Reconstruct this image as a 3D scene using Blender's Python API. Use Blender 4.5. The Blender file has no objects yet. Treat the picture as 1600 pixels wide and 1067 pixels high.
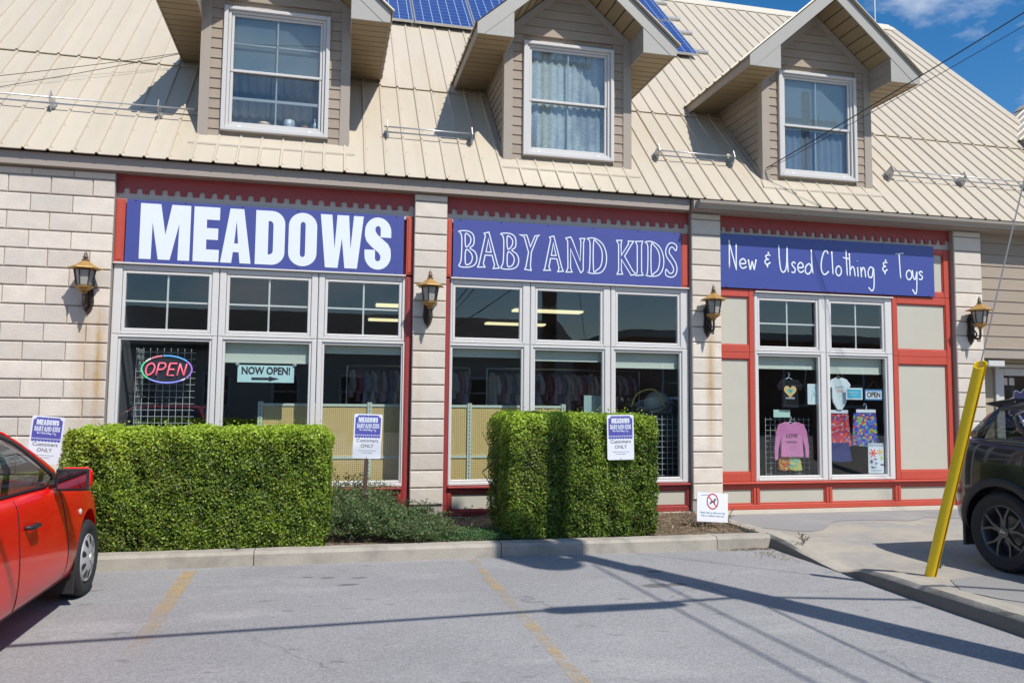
import bpy, bmesh, math, random
import numpy as np
from mathutils import Vector, Matrix

random.seed(7)
rng = np.random.default_rng(7)
scn = bpy.context.scene
COL = scn.collection
R = math.radians

# ------------------------------------------------------------------ camera
cd = bpy.data.cameras.new('camera')
cam = bpy.data.objects.new('camera', cd)
COL.objects.link(cam)
cd.sensor_fit = 'HORIZONTAL'
cd.sensor_width = 36.0
cd.lens = 1240.0 / 1600.0 * 36.0
cd.clip_start = 0.05
cd.clip_end = 2000.0
_yaw, _pitch, _roll = R(13.09), R(4.30), R(0.578)
_f = Vector((math.sin(_yaw) * math.cos(_pitch), math.cos(_yaw) * math.cos(_pitch), math.sin(_pitch)))
_r = Vector((math.cos(_yaw), -math.sin(_yaw), 0))
_u = _r.cross(_f)
_r2 = math.cos(_roll) * _r + math.sin(_roll) * _u
_u2 = -math.sin(_roll) * _r + math.cos(_roll) * _u
_m = Matrix((_r2, _u2, -_f)).transposed().to_4x4()
_m.translation = Vector((0.0, -9.8, 1.433))
cam.matrix_world = _m
scn.camera = cam

# ------------------------------------------------------------------ sky and sun
SUN = Vector((0.45, -1.0, 1.40)).normalized()
EL = math.asin(SUN.z)
AZ = math.atan2(SUN.x, SUN.y)
w = bpy.data.worlds.new('World')
scn.world = w
w.use_nodes = True
nt = w.node_tree
nt.nodes.clear()
wo = nt.nodes.new('ShaderNodeOutputWorld')
bg = nt.nodes.new('ShaderNodeBackground')
sky = nt.nodes.new('ShaderNodeTexSky')
sky.sky_type = 'NISHITA'
sky.sun_disc = False
sky.sun_elevation = EL
sky.sun_rotation = AZ
sky.altitude = 200
sky.air_density = 1.0
sky.dust_density = 0.6
sky.ozone_density = 1.6
# thin fair-weather clouds over the whole sky
tc = nt.nodes.new('ShaderNodeTexCoord')
mp = nt.nodes.new('ShaderNodeMapping')
mp.inputs['Scale'].default_value = (1.0, 1.0, 2.2)
mp.inputs['Location'].default_value = (5.788, 5.428, 3.415)
nz = nt.nodes.new('ShaderNodeTexNoise')
nz.inputs['Scale'].default_value = 2.6
nz.inputs['Detail'].default_value = 9.0
nz.inputs['Roughness'].default_value = 0.62
rp = nt.nodes.new('ShaderNodeValToRGB')
rp.color_ramp.elements[0].position = 0.545
rp.color_ramp.elements[1].position = 0.80
mx = nt.nodes.new('ShaderNodeMixRGB')
mx.inputs['Color2'].default_value = (8.5, 8.7, 9.0, 1)
nt.links.new(tc.outputs['Generated'], mp.inputs['Vector'])
nt.links.new(mp.outputs['Vector'], nz.inputs['Vector'])
nt.links.new(nz.outputs['Fac'], rp.inputs['Fac'])
nt.links.new(rp.outputs['Color'], mx.inputs['Fac'])
hs = nt.nodes.new('ShaderNodeHueSaturation')
hs.inputs['Saturation'].default_value = 1.42
hs.inputs['Value'].default_value = 1.0
nt.links.new(sky.outputs['Color'], hs.inputs['Color'])
nt.links.new(hs.outputs['Color'], mx.inputs['Color1'])
nt.links.new(mx.outputs['Color'], bg.inputs['Color'])
nt.links.new(bg.outputs['Background'], wo.inputs['Surface'])
bg.inputs['Strength'].default_value = 0.135

sd = bpy.data.lights.new('sun', 'SUN')
sd.energy = 5.0
sd.angle = R(0.53)
sd.color = (1.0, 0.955, 0.89)
sun = bpy.data.objects.new('sun', sd)
COL.objects.link(sun)
sun.rotation_euler = (-SUN).to_track_quat('-Z', 'Y').to_euler()
sun.location = (6, -14, 20)

scn.view_settings.view_transform = 'Standard'
scn.view_settings.look = 'None'
scn.view_settings.exposure = 0.0
scn.view_settings.gamma = 1.0
scn.view_settings.use_curve_mapping = False

# ------------------------------------------------------------------ materials
MATS = {}

def nn(t, typ, **kw):
    n = t.nodes.new(typ)
    for k, v in kw.items():
        setattr(n, k, v)
    return n

def math_(t, op, a, b=None, c=None):
    n = t.nodes.new('ShaderNodeMath')
    n.operation = op
    for i, x in enumerate((a, b, c)):
        if x is None:
            continue
        if isinstance(x, (int, float)):
            n.inputs[i].default_value = x
        else:
            t.links.new(x, n.inputs[i])
    return n.outputs[0]

def noise_(t, vec, scale, detail=4.0, rough=0.55, stretch=None):
    if stretch is not None:
        mpn = t.nodes.new('ShaderNodeMapping')
        mpn.inputs['Scale'].default_value = stretch
        t.links.new(vec, mpn.inputs['Vector'])
        vec = mpn.outputs['Vector']
    n = t.nodes.new('ShaderNodeTexNoise')
    n.inputs['Scale'].default_value = scale
    n.inputs['Detail'].default_value = detail
    n.inputs['Roughness'].default_value = rough
    t.links.new(vec, n.inputs['Vector'])
    return n.outputs['Fac']

def ramp_(t, fac, p0, p1):
    n = t.nodes.new('ShaderNodeMapRange')
    n.clamp = True
    n.inputs['From Min'].default_value = p0
    n.inputs['From Max'].default_value = p1
    t.links.new(fac, n.inputs['Value'])
    return n.outputs['Result']

def mix_(t, fac, a, b):
    n = t.nodes.new('ShaderNodeMixRGB')
    for i, x in ((0, fac), (1, a), (2, b)):
        if isinstance(x, (int, float)):
            n.inputs[i].default_value = x
        elif isinstance(x, tuple):
            n.inputs[i].default_value = (*x[:3], 1)
        else:
            t.links.new(x, n.inputs[i])
    return n.outputs[0]

def M(name, col, rough=0.6, metal=0.0, var=None, orand=0.0, bump=None, spec=0.5,
      stain=None, coat=0.0, emit=None, hook=None):
    """var=(scale, amount[, stretch]); stain=(scale, lo, hi, colour, strength); bump=(scale, strength[, stretch])"""
    if name in MATS:
        return MATS[name]
    m = bpy.data.materials.new(name)
    m.use_nodes = True
    t = m.node_tree
    b = t.nodes['Principled BSDF']
    b.inputs['Roughness'].default_value = rough
    b.inputs['Metallic'].default_value = metal
    b.inputs['Specular IOR Level'].default_value = spec
    b.inputs['Coat Weight'].default_value = coat
    b.inputs['Coat Roughness'].default_value = 0.04
    geo = t.nodes.new('ShaderNodeNewGeometry')
    pos = geo.outputs['Position']
    rgb = t.nodes.new('ShaderNodeRGB')
    rgb.outputs[0].default_value = (*col, 1)
    c = rgb.outputs[0]
    if stain:
        f = ramp_(t, noise_(t, pos, stain[0], 6.0, 0.6, stain[5] if len(stain) > 5 else None), stain[1], stain[2])
        c = mix_(t, math_(t, 'MULTIPLY', f, stain[4]), c, stain[3])
    fac = None
    if var:
        n = noise_(t, pos, var[0], 6.0, 0.6, var[2] if len(var) > 2 else None)
        fac = math_(t, 'MULTIPLY_ADD', n, 2.0 * var[1], 1.0 - var[1])
    if orand:
        oi = t.nodes.new('ShaderNodeObjectInfo')
        r_ = math_(t, 'MULTIPLY_ADD', oi.outputs['Random'], 2.0 * orand, 1.0 - orand)
        fac = r_ if fac is None else math_(t, 'MULTIPLY', fac, r_)
    if fac is not None:
        vm = t.nodes.new('ShaderNodeVectorMath')
        vm.operation = 'SCALE'
        t.links.new(c, vm.inputs[0])
        t.links.new(fac, vm.inputs['Scale'])
        c = vm.outputs[0]
    if hook:
        c = hook(t, pos, c, b)
    t.links.new(c, b.inputs['Base Color'])
    if bump:
        bn = t.nodes.new('ShaderNodeBump')
        bn.inputs['Strength'].default_value = bump[1]
        bn.inputs['Distance'].default_value = 0.01
        t.links.new(noise_(t, pos, bump[0], 5.0, 0.65, bump[2] if len(bump) > 2 else None), bn.inputs['Height'])
        t.links.new(bn.outputs['Normal'], b.inputs['Normal'])
    if emit:
        b.inputs['Emission Color'].default_value = (*emit[0], 1)
        b.inputs['Emission Strength'].default_value = emit[1]
    MATS[name] = m
    return m

def glass(name, tint=(0.72, 0.76, 0.76), rough=0.0, refl=1.0):
    if name in MATS:
        return MATS[name]
    m = bpy.data.materials.new(name)
    m.use_nodes = True
    t = m.node_tree
    t.nodes.clear()
    o = nn(t, 'ShaderNodeOutputMaterial')
    tr = nn(t, 'ShaderNodeBsdfTransparent')
    tr.inputs['Color'].default_value = (*tint, 1)
    gl = nn(t, 'ShaderNodeBsdfGlossy')
    gl.inputs['Roughness'].default_value = rough
    gl.inputs['Color'].default_value = (1, 1, 1, 1)
    geo = nn(t, 'ShaderNodeNewGeometry')
    dt = nn(t, 'ShaderNodeVectorMath', operation='DOT_PRODUCT')
    t.links.new(geo.outputs['Incoming'], dt.inputs[0])
    t.links.new(geo.outputs['Normal'], dt.inputs[1])
    om = math_(t, 'SUBTRACT', 1.0, math_(t, 'ABSOLUTE', dt.outputs['Value']))
    sch = math_(t, 'MULTIPLY_ADD', math_(t, 'POWER', om, 5.0), 0.95, 0.045 * refl)
    bp = nn(t, 'ShaderNodeBump')
    bp.inputs['Strength'].default_value = 0.012
    bp.inputs['Distance'].default_value = 0.05
    t.links.new(noise_(t, geo.outputs['Position'], 1.7, 2.0), bp.inputs['Height'])
    t.links.new(bp.outputs['Normal'], gl.inputs['Normal'])
    f2 = sch
    mxs = nn(t, 'ShaderNodeMixShader')
    t.links.new(f2, mxs.inputs[0])
    t.links.new(tr.outputs[0], mxs.inputs[1])
    t.links.new(gl.outputs[0], mxs.inputs[2])
    t.links.new(mxs.outputs[0], o.inputs['Surface'])
    MATS[name] = m
    return m

# ------------------------------------------------------------------ mesh helpers
class MB:
    def __init__(self):
        self.v = []
        self.f = []
        self.mi = []
        self.cur = 0
    def add(self, vs, fs):
        o = len(self.v)
        self.v += [tuple(p) for p in vs]
        self.f += [tuple(i + o for i in q) for q in fs]
        self.mi += [self.cur] * len(fs)
        return self
    def box(self, x0, x1, y0, y1, z0, z1, m=None):
        vs = [(x0, y0, z0), (x1, y0, z0), (x1, y1, z0), (x0, y1, z0), (x0, y0, z1), (x1, y0, z1), (x1, y1, z1), (x0, y1, z1)]
        if m is not None:
            vs = [m @ Vector(p) for p in vs]
        return self.add(vs, [(0, 3, 2, 1), (4, 5, 6, 7), (0, 1, 5, 4), (1, 2, 6, 5), (2, 3, 7, 6), (3, 0, 4, 7)])
    def cbox(self, x0, x1, y0, y1, z0, z1, c=0.006, m=None):
        """box with its front (-y) edges chamfered"""
        vs = [(x0, y0 + c, z0), (x1, y0 + c, z0), (x1, y0 + c, z1), (x0, y0 + c, z1),
              (x0 + c, y0, z0 + c), (x1 - c, y0, z0 + c), (x1 - c, y0, z1 - c), (x0 + c, y0, z1 - c),
              (x0, y1, z0), (x1, y1, z0), (x1, y1, z1), (x0, y1, z1)]
        if m is not None:
            vs = [m @ Vector(p) for p in vs]
        return self.add(vs, [(4, 5, 6, 7), (0, 1, 5, 4), (1, 2, 6, 5), (2, 3, 7, 6), (3, 0, 4, 7),
                             (1, 0, 8, 9), (2, 1, 9, 10), (3, 2, 10, 11), (0, 3, 11, 8), (8, 11, 10, 9)])
    def prism(self, poly, d0, d1, axis='y', m=None):
        """polygon of 2-D points extruded; axis y: points are (x,z); axis x: (y,z); axis z: (x,y)"""
        n = len(poly)
        def p3(p, d):
            return {'y': (p[0], d, p[1]), 'x': (d, p[0], p[1]), 'z': (p[0], p[1], d)}[axis]
        vs = [p3(p, d0) for p in poly] + [p3(p, d1) for p in poly]
        if m is not None:
            vs = [m @ Vector(p) for p in vs]
        fs = [tuple(range(n)), tuple(range(2 * n - 1, n - 1, -1))]
        fs += [(i, i + n, (i + 1) % n + n, (i + 1) % n) for i in range(n)]
        return self.add(vs, fs)
    def tube(self, pts, r, n=6, closed=False, cap=True):
        pts = [Vector(p) for p in pts]
        rs = r if isinstance(r, (list, tuple)) else [r] * len(pts)
        k = len(pts)
        vs, fs = [], []
        up = None
        for i, p in enumerate(pts):
            a = pts[(i - 1) % k] if (i > 0 or closed) else p
            b = pts[(i + 1) % k] if (i < k - 1 or closed) else p
            d = (b - a)
            d = d.normalized() if d.length > 1e-9 else Vector((0, 0, 1))
            if up is None:
                up = d.orthogonal().normalized()
            up = (up - d * up.dot(d))
            up = up.normalized() if up.length > 1e-6 else d.orthogonal().normalized()
            s = d.cross(up)
            for j in range(n):
                t = 2 * math.pi * j / n
                vs.append(p + (up * math.cos(t) + s * math.sin(t)) * rs[i])
        for i in range(k if closed else k - 1):
            i2 = (i + 1) % k
            for j in range(n):
                fs.append((i * n + j, i * n + (j + 1) % n, i2 * n + (j + 1) % n, i2 * n + j))
        if cap and not closed:
            fs.append(tuple(range(n - 1, -1, -1)))
            fs.append(tuple((k - 1) * n + j for j in range(n)))
        return self.add(vs, fs)
    def lathe(self, prof, c=(0, 0, 0), n=16, axis='z', phase=0.0, cap=True):
        """prof: list of (radius, height)"""
        vs, fs = [], []
        for r_, h in prof:
            for j in range(n):
                t = 2 * math.pi * j / n + phase
                a, b = r_ * math.cos(t), r_ * math.sin(t)
                p = {'z': (a, b, h), 'x': (h, a, b), 'y': (b, h, a)}[axis]
                vs.append((p[0] + c[0], p[1] + c[1], p[2] + c[2]))
        for i in range(len(prof) - 1):
            for j in range(n):
                fs.append((i * n + j, i * n + (j + 1) % n, (i + 1) * n + (j + 1) % n, (i + 1) * n + j))
        if cap and prof[0][0] > 1e-5:
            fs.append(tuple(range(n - 1, -1, -1)))
        if cap and prof[-1][0] > 1e-5:
            k = len(prof) - 1
            fs.append(tuple(k * n + j for j in range(n)))
        return self.add(vs, fs)
    def grid(self, P):
        """P: rows of points"""
        r_, c_ = len(P), len(P[0])
        vs = [p for row in P for p in row]
        fs = [(i * c_ + j, i * c_ + j + 1, (i + 1) * c_ + j + 1, (i + 1) * c_ + j) for i in range(r_ - 1) for j in range(c_ - 1)]
        return self.add(vs, fs)
    def mesh(self, name, mats, smooth=False, bevel=0.0):
        me = bpy.data.meshes.new(name)
        me.from_pydata(self.v, [], self.f)
        mats = mats if isinstance(mats, (list, tuple)) else [mats]
        for m in mats:
            me.materials.append(m)
        if len(mats) > 1:
            me.polygons.foreach_set('material_index', self.mi)
        bm = bmesh.new()
        bm.from_mesh(me)
        bmesh.ops.recalc_face_normals(bm, faces=bm.faces)
        if bevel:
            bmesh.ops.bevel(bm, geom=[e for e in bm.edges if len(e.link_faces) == 2 and e.calc_face_angle(0) > 0.5],
                            offset=bevel, segments=1, affect='EDGES', clamp_overlap=True)
        bm.to_mesh(me)
        bm.free()
        if smooth:
            me.polygons.foreach_set('use_smooth', [True] * len(me.polygons))
            if smooth == 'auto':
                me.set_sharp_from_angle(angle=R(40))
        me.update()
        return me
    def build(self, name, mats, parent=None, smooth=False, bevel=0.0):
        return ob(name, self.mesh(name, mats, smooth, bevel), parent)

def ob(name, me, parent=None, loc=None):
    o = bpy.data.objects.new(name, me)
    COL.objects.link(o)
    if parent is not None:
        o.parent = parent
    if loc is not None:
        o.location = loc
    return o

def tag(o, label, cat, group=None, kind=None):
    o['label'] = label
    if cat:
        o['category'] = cat
    if group:
        o['group'] = group
    if kind:
        o['kind'] = kind
    return o

def thing(name, label, cat, loc=(0, 0, 0), rotz=0.0, group=None):
    o = bpy.data.objects.new(name, None)
    o.empty_display_size = 0.2
    COL.objects.link(o)
    o.location = loc
    o.rotation_euler = (0, 0, rotz)
    return tag(o, label, cat, group)

def part(name, parent, loc=(0, 0, 0)):
    o = bpy.data.objects.new(name, None)
    o.empty_display_size = 0.1
    COL.objects.link(o)
    o.parent = parent
    o.location = loc
    return o

def structure(o):
    o['kind'] = 'structure'
    return o

def copy_tree(o, parent=None):
    c = o.copy()
    COL.objects.link(c)
    c.parent = parent
    for ch in list(o.children):
        copy_tree(ch, c)
    return c

def catmull(pts, n=8, closed=False):
    P = [Vector(p) for p in pts]
    k = len(P)
    out = []
    for i in range(k if closed else k - 1):
        p0 = P[(i - 1) % k] if (closed or i > 0) else P[i] * 2 - P[i + 1]
        p1, p2 = P[i], P[(i + 1) % k]
        p3 = P[(i + 2) % k] if (closed or i + 2 < k) else p2 * 2 - p1
        for j in range(n):
            t = j / n
            out.append(0.5 * ((2 * p1) + (p2 - p0) * t + (2 * p0 - 5 * p1 + 4 * p2 - p3) * t * t + (3 * p1 - p0 - 3 * p2 + p3) * t ** 3))
    if not closed:
        out.append(P[-1])
    return out

def filled(splines, depth=0.002):
    """2-D closed outlines (even-odd fill) -> mesh in xz plane facing -y, front at y=0 (extruded to +depth)"""
    cu = bpy.data.curves.new('tmp', 'CURVE')
    cu.dimensions = '2D'
    cu.fill_mode = 'BOTH'
    cu.extrude = depth / 2
    for s in splines:
        sp = cu.splines.new('POLY')
        sp.points.add(len(s) - 1)
        for p, q in zip(sp.points, s):
            p.co = (q[0], q[1], 0, 1)
        sp.use_cyclic_u = True
    o = bpy.data.objects.new('tmp', cu)
    COL.objects.link(o)
    dg = bpy.context.evaluated_depsgraph_get()
    me = bpy.data.meshes.new_from_object(o.evaluated_get(dg))
    bpy.data.objects.remove(o)
    bpy.data.curves.remove(cu)
    me.transform(Matrix(((1, 0, 0, 0), (0, 0, -1, depth / 2), (0, 1, 0, 0), (0, 0, 0, 1))))
    return me

def text_mesh(txt, size, bold=0.0, depth=0.002, align='CENTER', xs=1.0):
    cu = bpy.data.curves.new('tmp', 'FONT')
    cu.body = txt
    cu.size = size
    cu.align_x = align
    cu.align_y = 'CENTER'
    cu.offset = bold
    cu.extrude = depth / 2
    cu.resolution_u = 3
    o = bpy.data.objects.new('tmp', cu)
    COL.objects.link(o)
    dg = bpy.context.evaluated_depsgraph_get()
    me = bpy.data.meshes.new_from_object(o.evaluated_get(dg))
    bpy.data.objects.remove(o)
    bpy.data.curves.remove(cu)
    me.transform(Matrix(((xs, 0, 0, 0), (0, 0, -1, depth / 2), (0, 1, 0, 0), (0, 0, 0, 1))))
    return me

def set_mat(me, m):
    me.materials.clear()
    me.materials.append(m)
    return me

def ribbon(mb, pts, w_, y0=0.0, y1=0.002, closed=False, round_=True):
    """flat stroke of width w_ along 2-D points (x,z), as a thin solid"""
    P = [Vector((p[0], p[1])) for p in pts]
    k = len(P)
    L, Rr = [], []
    for i in range(k):
        a = P[(i - 1) % k] if (closed or i > 0) else P[i]
        b = P[(i + 1) % k] if (closed or i < k - 1) else P[i]
        d1 = (P[i] - a)
        d2 = (b - P[i])
        d1 = d1.normalized() if d1.length > 1e-9 else (d2.normalized() if d2.length > 1e-9 else Vector((1, 0)))
        d2 = d2.normalized() if d2.length > 1e-9 else d1
        n1 = Vector((-d1.y, d1.x))
        n2 = Vector((-d2.y, d2.x))
        nb = n1 + n2
        nb = nb.normalized() if nb.length > 1e-6 else n1
        s = min(1.0 / max(nb.dot(n1), 0.3), 2.2)
        L.append(P[i] + nb * w_ / 2 * s)
        Rr.append(P[i] - nb * w_ / 2 * s)
    vs = []
    for y in (y0, y1):
        vs += [(p.x, y, p.y) for p in L] + [(p.x, y, p.y) for p in Rr]
    fs = []
    for i in range(k if closed else k - 1):
        j = (i + 1) % k
        fs.append((i, j, j + k, i + k))
        fs.append((2 * k + i, 3 * k + i, 3 * k + j, 2 * k + j))
        fs.append((i, 2 * k + i, 2 * k + j, j))
        fs.append((i + k, j + k, 3 * k + j, 3 * k + i))
    mb.add(vs, fs)
    if round_ and not closed:
        for e in (P[0], P[-1]):
            mb.prism([(e.x + w_ / 2 * math.cos(t * math.pi / 4), e.y + w_ / 2 * math.sin(t * math.pi / 4)) for t in range(8)], y0 + 0.0003, y1)

# ================================================================== palette
def stone_hook(t, pos, c, b):
    # rust streaks running down below two of the lamps
    sx = nn(t, 'ShaderNodeSeparateXYZ')
    t.links.new(pos, sx.inputs[0])
    tot = None
    for lx, wd, k in ((-2.53, 0.06, 0.95), (-2.68, 0.12, 0.45), (5.03, 0.06, 0.9), (1.10, 0.06, 0.28)):
        d = math_(t, 'ABSOLUTE', math_(t, 'SUBTRACT', sx.outputs[0], lx))
        n = noise_(t, pos, 3.0, 4.0, 0.6, (9.0, 1.0, 1.1))
        g = ramp_(t, math_(t, 'MULTIPLY_ADD', n, 0.11, d), wd + 0.085, wd * 0.3 + 0.02)
        zf = ramp_(t, sx.outputs[2], 2.55, 2.2)
        zf2 = ramp_(t, sx.outputs[2], 0.5, 1.5)
        g = math_(t, 'MULTIPLY', math_(t, 'MULTIPLY', g, zf), math_(t, 'MULTIPLY', zf2, k))
        tot = g if tot is None else math_(t, 'MAXIMUM', tot, g)
    c = mix_(t, tot, c, (0.44, 0.27, 0.10))
    # soft blotches inside each cast block
    n2 = ramp_(t, noise_(t, pos, 7.0, 3.0, 0.5), 0.45, 0.7)
    return mix_(t, math_(t, 'MULTIPLY', n2, 0.45), c, (0.52, 0.455, 0.40))

m_stone = M('cast_stone', (0.635, 0.57, 0.485), 0.85, var=(14, 0.14), orand=0.13, bump=(45, 0.45),
            stain=(2.1, 0.5, 0.75, (0.53, 0.50, 0.47), 0.6), hook=stone_hook)
m_mortar = M('mortar', (0.34, 0.30, 0.27), 0.9, var=(30, 0.15))
m_roof = M('cream_steel', (0.50, 0.44, 0.345), 0.42, var=(1.6, 0.09, (3, 0.4, 0.4)), orand=0.03, spec=0.4, bump=(2.2, 0.10),
           stain=(0.9, 0.55, 0.8, (0.43, 0.35, 0.235), 0.6, (3.5, 0.4, 0.4)))
m_screw = M('screw', (0.25, 0.23, 0.2), 0.5, metal=0.3)
m_taupe = M('taupe_siding', (0.325, 0.265, 0.205), 0.8, var=(9, 0.13, (0.4, 1, 6)), orand=0.05, bump=(40, 0.35, (0.25, 1, 8)))
m_trim = M('taupe_trim', (0.33, 0.285, 0.235), 0.7, var=(5, 0.07), bump=(60, 0.15, (1, 1, 0.15)))
m_fascia = M('fascia_paint', (0.325, 0.275, 0.235), 0.6, var=(3, 0.08, (0.5, 1, 3)))
m_rake = M('rake_aluminium', (0.35, 0.34, 0.305), 0.5, var=(4, 0.04))
m_soffit = M('tan_soffit', (0.27, 0.205, 0.115), 0.6, var=(4, 0.05), orand=0.04)
m_frame = M('greige_vinyl', (0.61, 0.595, 0.575), 0.42, var=(3, 0.035))
m_dframe = M('dormer_vinyl', (0.55, 0.535, 0.515), 0.42, var=(3, 0.03))
m_red2 = M('dark_red_and_shade', (0.30, 0.042, 0.038), 0.45, var=(6, 0.10), orand=0.03, bump=(60, 0.05))  # darker red of two bays, also painting shade onto posts and frieze
m_red = M('red_paint', (0.47, 0.070, 0.043), 0.45, var=(6, 0.10), orand=0.03, bump=(60, 0.05))
m_beige = M('beige_panel', (0.475, 0.455, 0.375), 0.6, var=(2.5, 0.05), orand=0.02,
            stain=(3.0, 0.55, 0.85, (0.39, 0.37, 0.31), 0.35))
m_band = M('grey_band', (0.50, 0.455, 0.40), 0.6, var=(3, 0.05))
m_blue = M('sign_blue', (0.060, 0.072, 0.27), 0.34, var=(1.5, 0.03), spec=0.6)
m_bluedk = M('sign_blue_deep', (0.050, 0.068, 0.275), 0.34, var=(1.5, 0.03), spec=0.6)
m_white = M('white_vinyl', (0.70, 0.75, 0.82), 0.4)
m_black = M('black_print', (0.02, 0.022, 0.03), 0.5)
m_conc = M('kerb_concrete', (0.37, 0.34, 0.285), 0.9, var=(8, 0.16), orand=0.04, bump=(70, 0.5),
           stain=(2.6, 0.48, 0.7, (0.20, 0.185, 0.155), 0.75))
m_found = M('foundation', (0.58, 0.52, 0.42), 0.85, var=(8, 0.1), bump=(50, 0.3))
m_galv = M('galvanised', (0.50, 0.51, 0.52), 0.38, metal=0.7, var=(20, 0.12))
m_alu = M('aluminium', (0.62, 0.63, 0.64), 0.35, metal=0.8)
m_wire = M('cable', (0.03, 0.03, 0.03), 0.6)
m_gutter = M('gutter_metal', (0.32, 0.285, 0.24), 0.5, var=(4, 0.1))
m_dark = M('dark_interior', (0.035, 0.035, 0.04), 0.9, var=(2, 0.15))
m_glass = glass('window_glass', (0.93, 0.955, 0.95))
m_dglass = glass('dormer_glass', (0.80, 0.85, 0.87), refl=1.4)

# ================================================================== ground
def asphalt_hook(t, pos, c, b):
    big = ramp_(t, noise_(t, pos, 0.55, 5.0, 0.6), 0.38, 0.72)
    c = mix_(t, math_(t, 'MULTIPLY', big, 0.60), c, (0.375, 0.370, 0.365))
    dust = ramp_(t, noise_(t, pos, 1.6, 6.0, 0.62, (0.5, 1.4, 1)), 0.55, 0.75)
    c = mix_(t, math_(t, 'MULTIPLY', dust, 0.55), c, (0.42, 0.41, 0.40))
    spot = ramp_(t, noise_(t, pos, 2.9, 2.0, 0.4, (1.6, 3.0, 1)), 0.68, 0.76)
    c = mix_(t, math_(t, 'MULTIPLY', spot, 0.4), c, (0.10, 0.10, 0.105))
    # oil drips
    sxy = nn(t, 'ShaderNodeSeparateXYZ'); t.links.new(pos, sxy.inputs[0])
    wob = noise_(t, pos, 9.0, 3.0)
    oil = None
    for ox, oy, rx, ry in ((2.79, -3.36, .15, .08), (2.97, -3.35, .10, .06), (2.99, -2.83, .09, .04), (0.05, -2.55, .07, .03), (-.12, -2.5, .06, .025), (.32, -2.6, .08, .03), (.22, -2.85, .10, .04), (.12, -5.9, .55, .5)):
        dx = math_(t, 'DIVIDE', math_(t, 'SUBTRACT', sxy.outputs[0], ox), rx)
        dy = math_(t, 'DIVIDE', math_(t, 'SUBTRACT', sxy.outputs[1], oy), ry)
        dd = math_(t, 'ADD', math_(t, 'ADD', math_(t, 'MULTIPLY', dx, dx), math_(t, 'MULTIPLY', dy, dy)), math_(t, 'MULTIPLY', wob, 0.9))
        g_ = math_(t, 'MULTIPLY', ramp_(t, dd, 1.55, 1.0), 0.75 if rx < .3 else 0.35)
        oil = g_ if oil is None else math_(t, 'MAXIMUM', oil, g_)
    c = mix_(t, oil, c, (0.10, 0.098, 0.095))
    # fine cracks
    vo = nn(t, 'ShaderNodeTexVoronoi', feature='DISTANCE_TO_EDGE')
    vo.inputs['Scale'].default_value = 0.42
    wv = nn(t, 'ShaderNodeVectorMath', operation='ADD')
    nz_ = t.nodes.new('ShaderNodeTexNoise')
    nz_.inputs['Scale'].default_value = 2.2
    nz_.inputs['Detail'].default_value = 6
    t.links.new(pos, nz_.inputs['Vector'])
    sc = nn(t, 'ShaderNodeVectorMath', operation='SCALE')
    sc.inputs['Scale'].default_value = 0.55
    t.links.new(nz_.outputs['Color'], sc.inputs[0])
    t.links.new(pos, wv.inputs[0])
    t.links.new(sc.outputs[0], wv.inputs[1])
    t.links.new(wv.outputs[0], vo.inputs['Vector'])
    cr = ramp_(t, vo.outputs['Distance'], 0.006, 0.0015)
    msk = ramp_(t, noise_(t, pos, 0.7, 2.0), 0.50, 0.60)
    c = mix_(t, math_(t, 'MULTIPLY', math_(t, 'MULTIPLY', cr, msk), 0.45), c, (0.12, 0.12, 0.12))
    sp = ramp_(t, noise_(t, pos, 70.0, 3.0, 0.7), 0.32, 0.70)
    f = math_(t, 'MULTIPLY_ADD', sp, 0.52, 0.73)
    vm = nn(t, 'ShaderNodeVectorMath', operation='SCALE')
    t.links.new(c, vm.inputs[0])
    t.links.new(f, vm.inputs['Scale'])
    return vm.outputs[0]

m_asph = M('asphalt', (0.275, 0.272, 0.272), 0.92, bump=(110, 0.55), hook=asphalt_hook, spec=0.25)
mb = MB()
mb.add([(-300, -400, -0.12), (300, -400, -0.12), (300, 300, -0.12), (-300, 300, -0.12)], [(0, 1, 2, 3)])
lot = structure(mb.build('parking_lot', m_asph))
lot['label'] = 'grey worn asphalt of the parking lot in front of the shop'

def paint_mat(name, lo, hi, y0=None, y1=None):
    m = bpy.data.materials.new(name)
    m.use_nodes = True
    t = m.node_tree
    b = t.nodes['Principled BSDF']
    b.inputs['Base Color'].default_value = (0.58, 0.40, 0.16, 1)
    b.inputs['Roughness'].default_value = 0.8
    geo = t.nodes.new('ShaderNodeNewGeometry')
    pos = geo.outputs['Position']
    wear = ramp_(t, math_(t, 'ADD', math_(t, 'MULTIPLY', noise_(t, pos, 55.0, 4.0, 0.7), 0.6),
                          math_(t, 'MULTIPLY', noise_(t, pos, 5.0, 4.0, 0.6), 0.4)), lo, hi)
    sx = nn(t, 'ShaderNodeSeparateXYZ')
    t.links.new(pos, sx.inputs[0])
    if y0 is not None:
        wear = math_(t, 'MULTIPLY', wear, ramp_(t, sx.outputs[1], y0, y1))
    tr = t.nodes.new('ShaderNodeBsdfTransparent')
    ms = t.nodes.new('ShaderNodeMixShader')
    t.links.new(math_(t, 'MULTIPLY', wear, 0.70), ms.inputs[0])
    t.links.new(tr.outputs[0], ms.inputs[1])
    t.links.new(b.outputs[0], ms.inputs[2])
    t.links.new(ms.outputs[0], t.nodes['Material Output'].inputs['Surface'])
    return m
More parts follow.
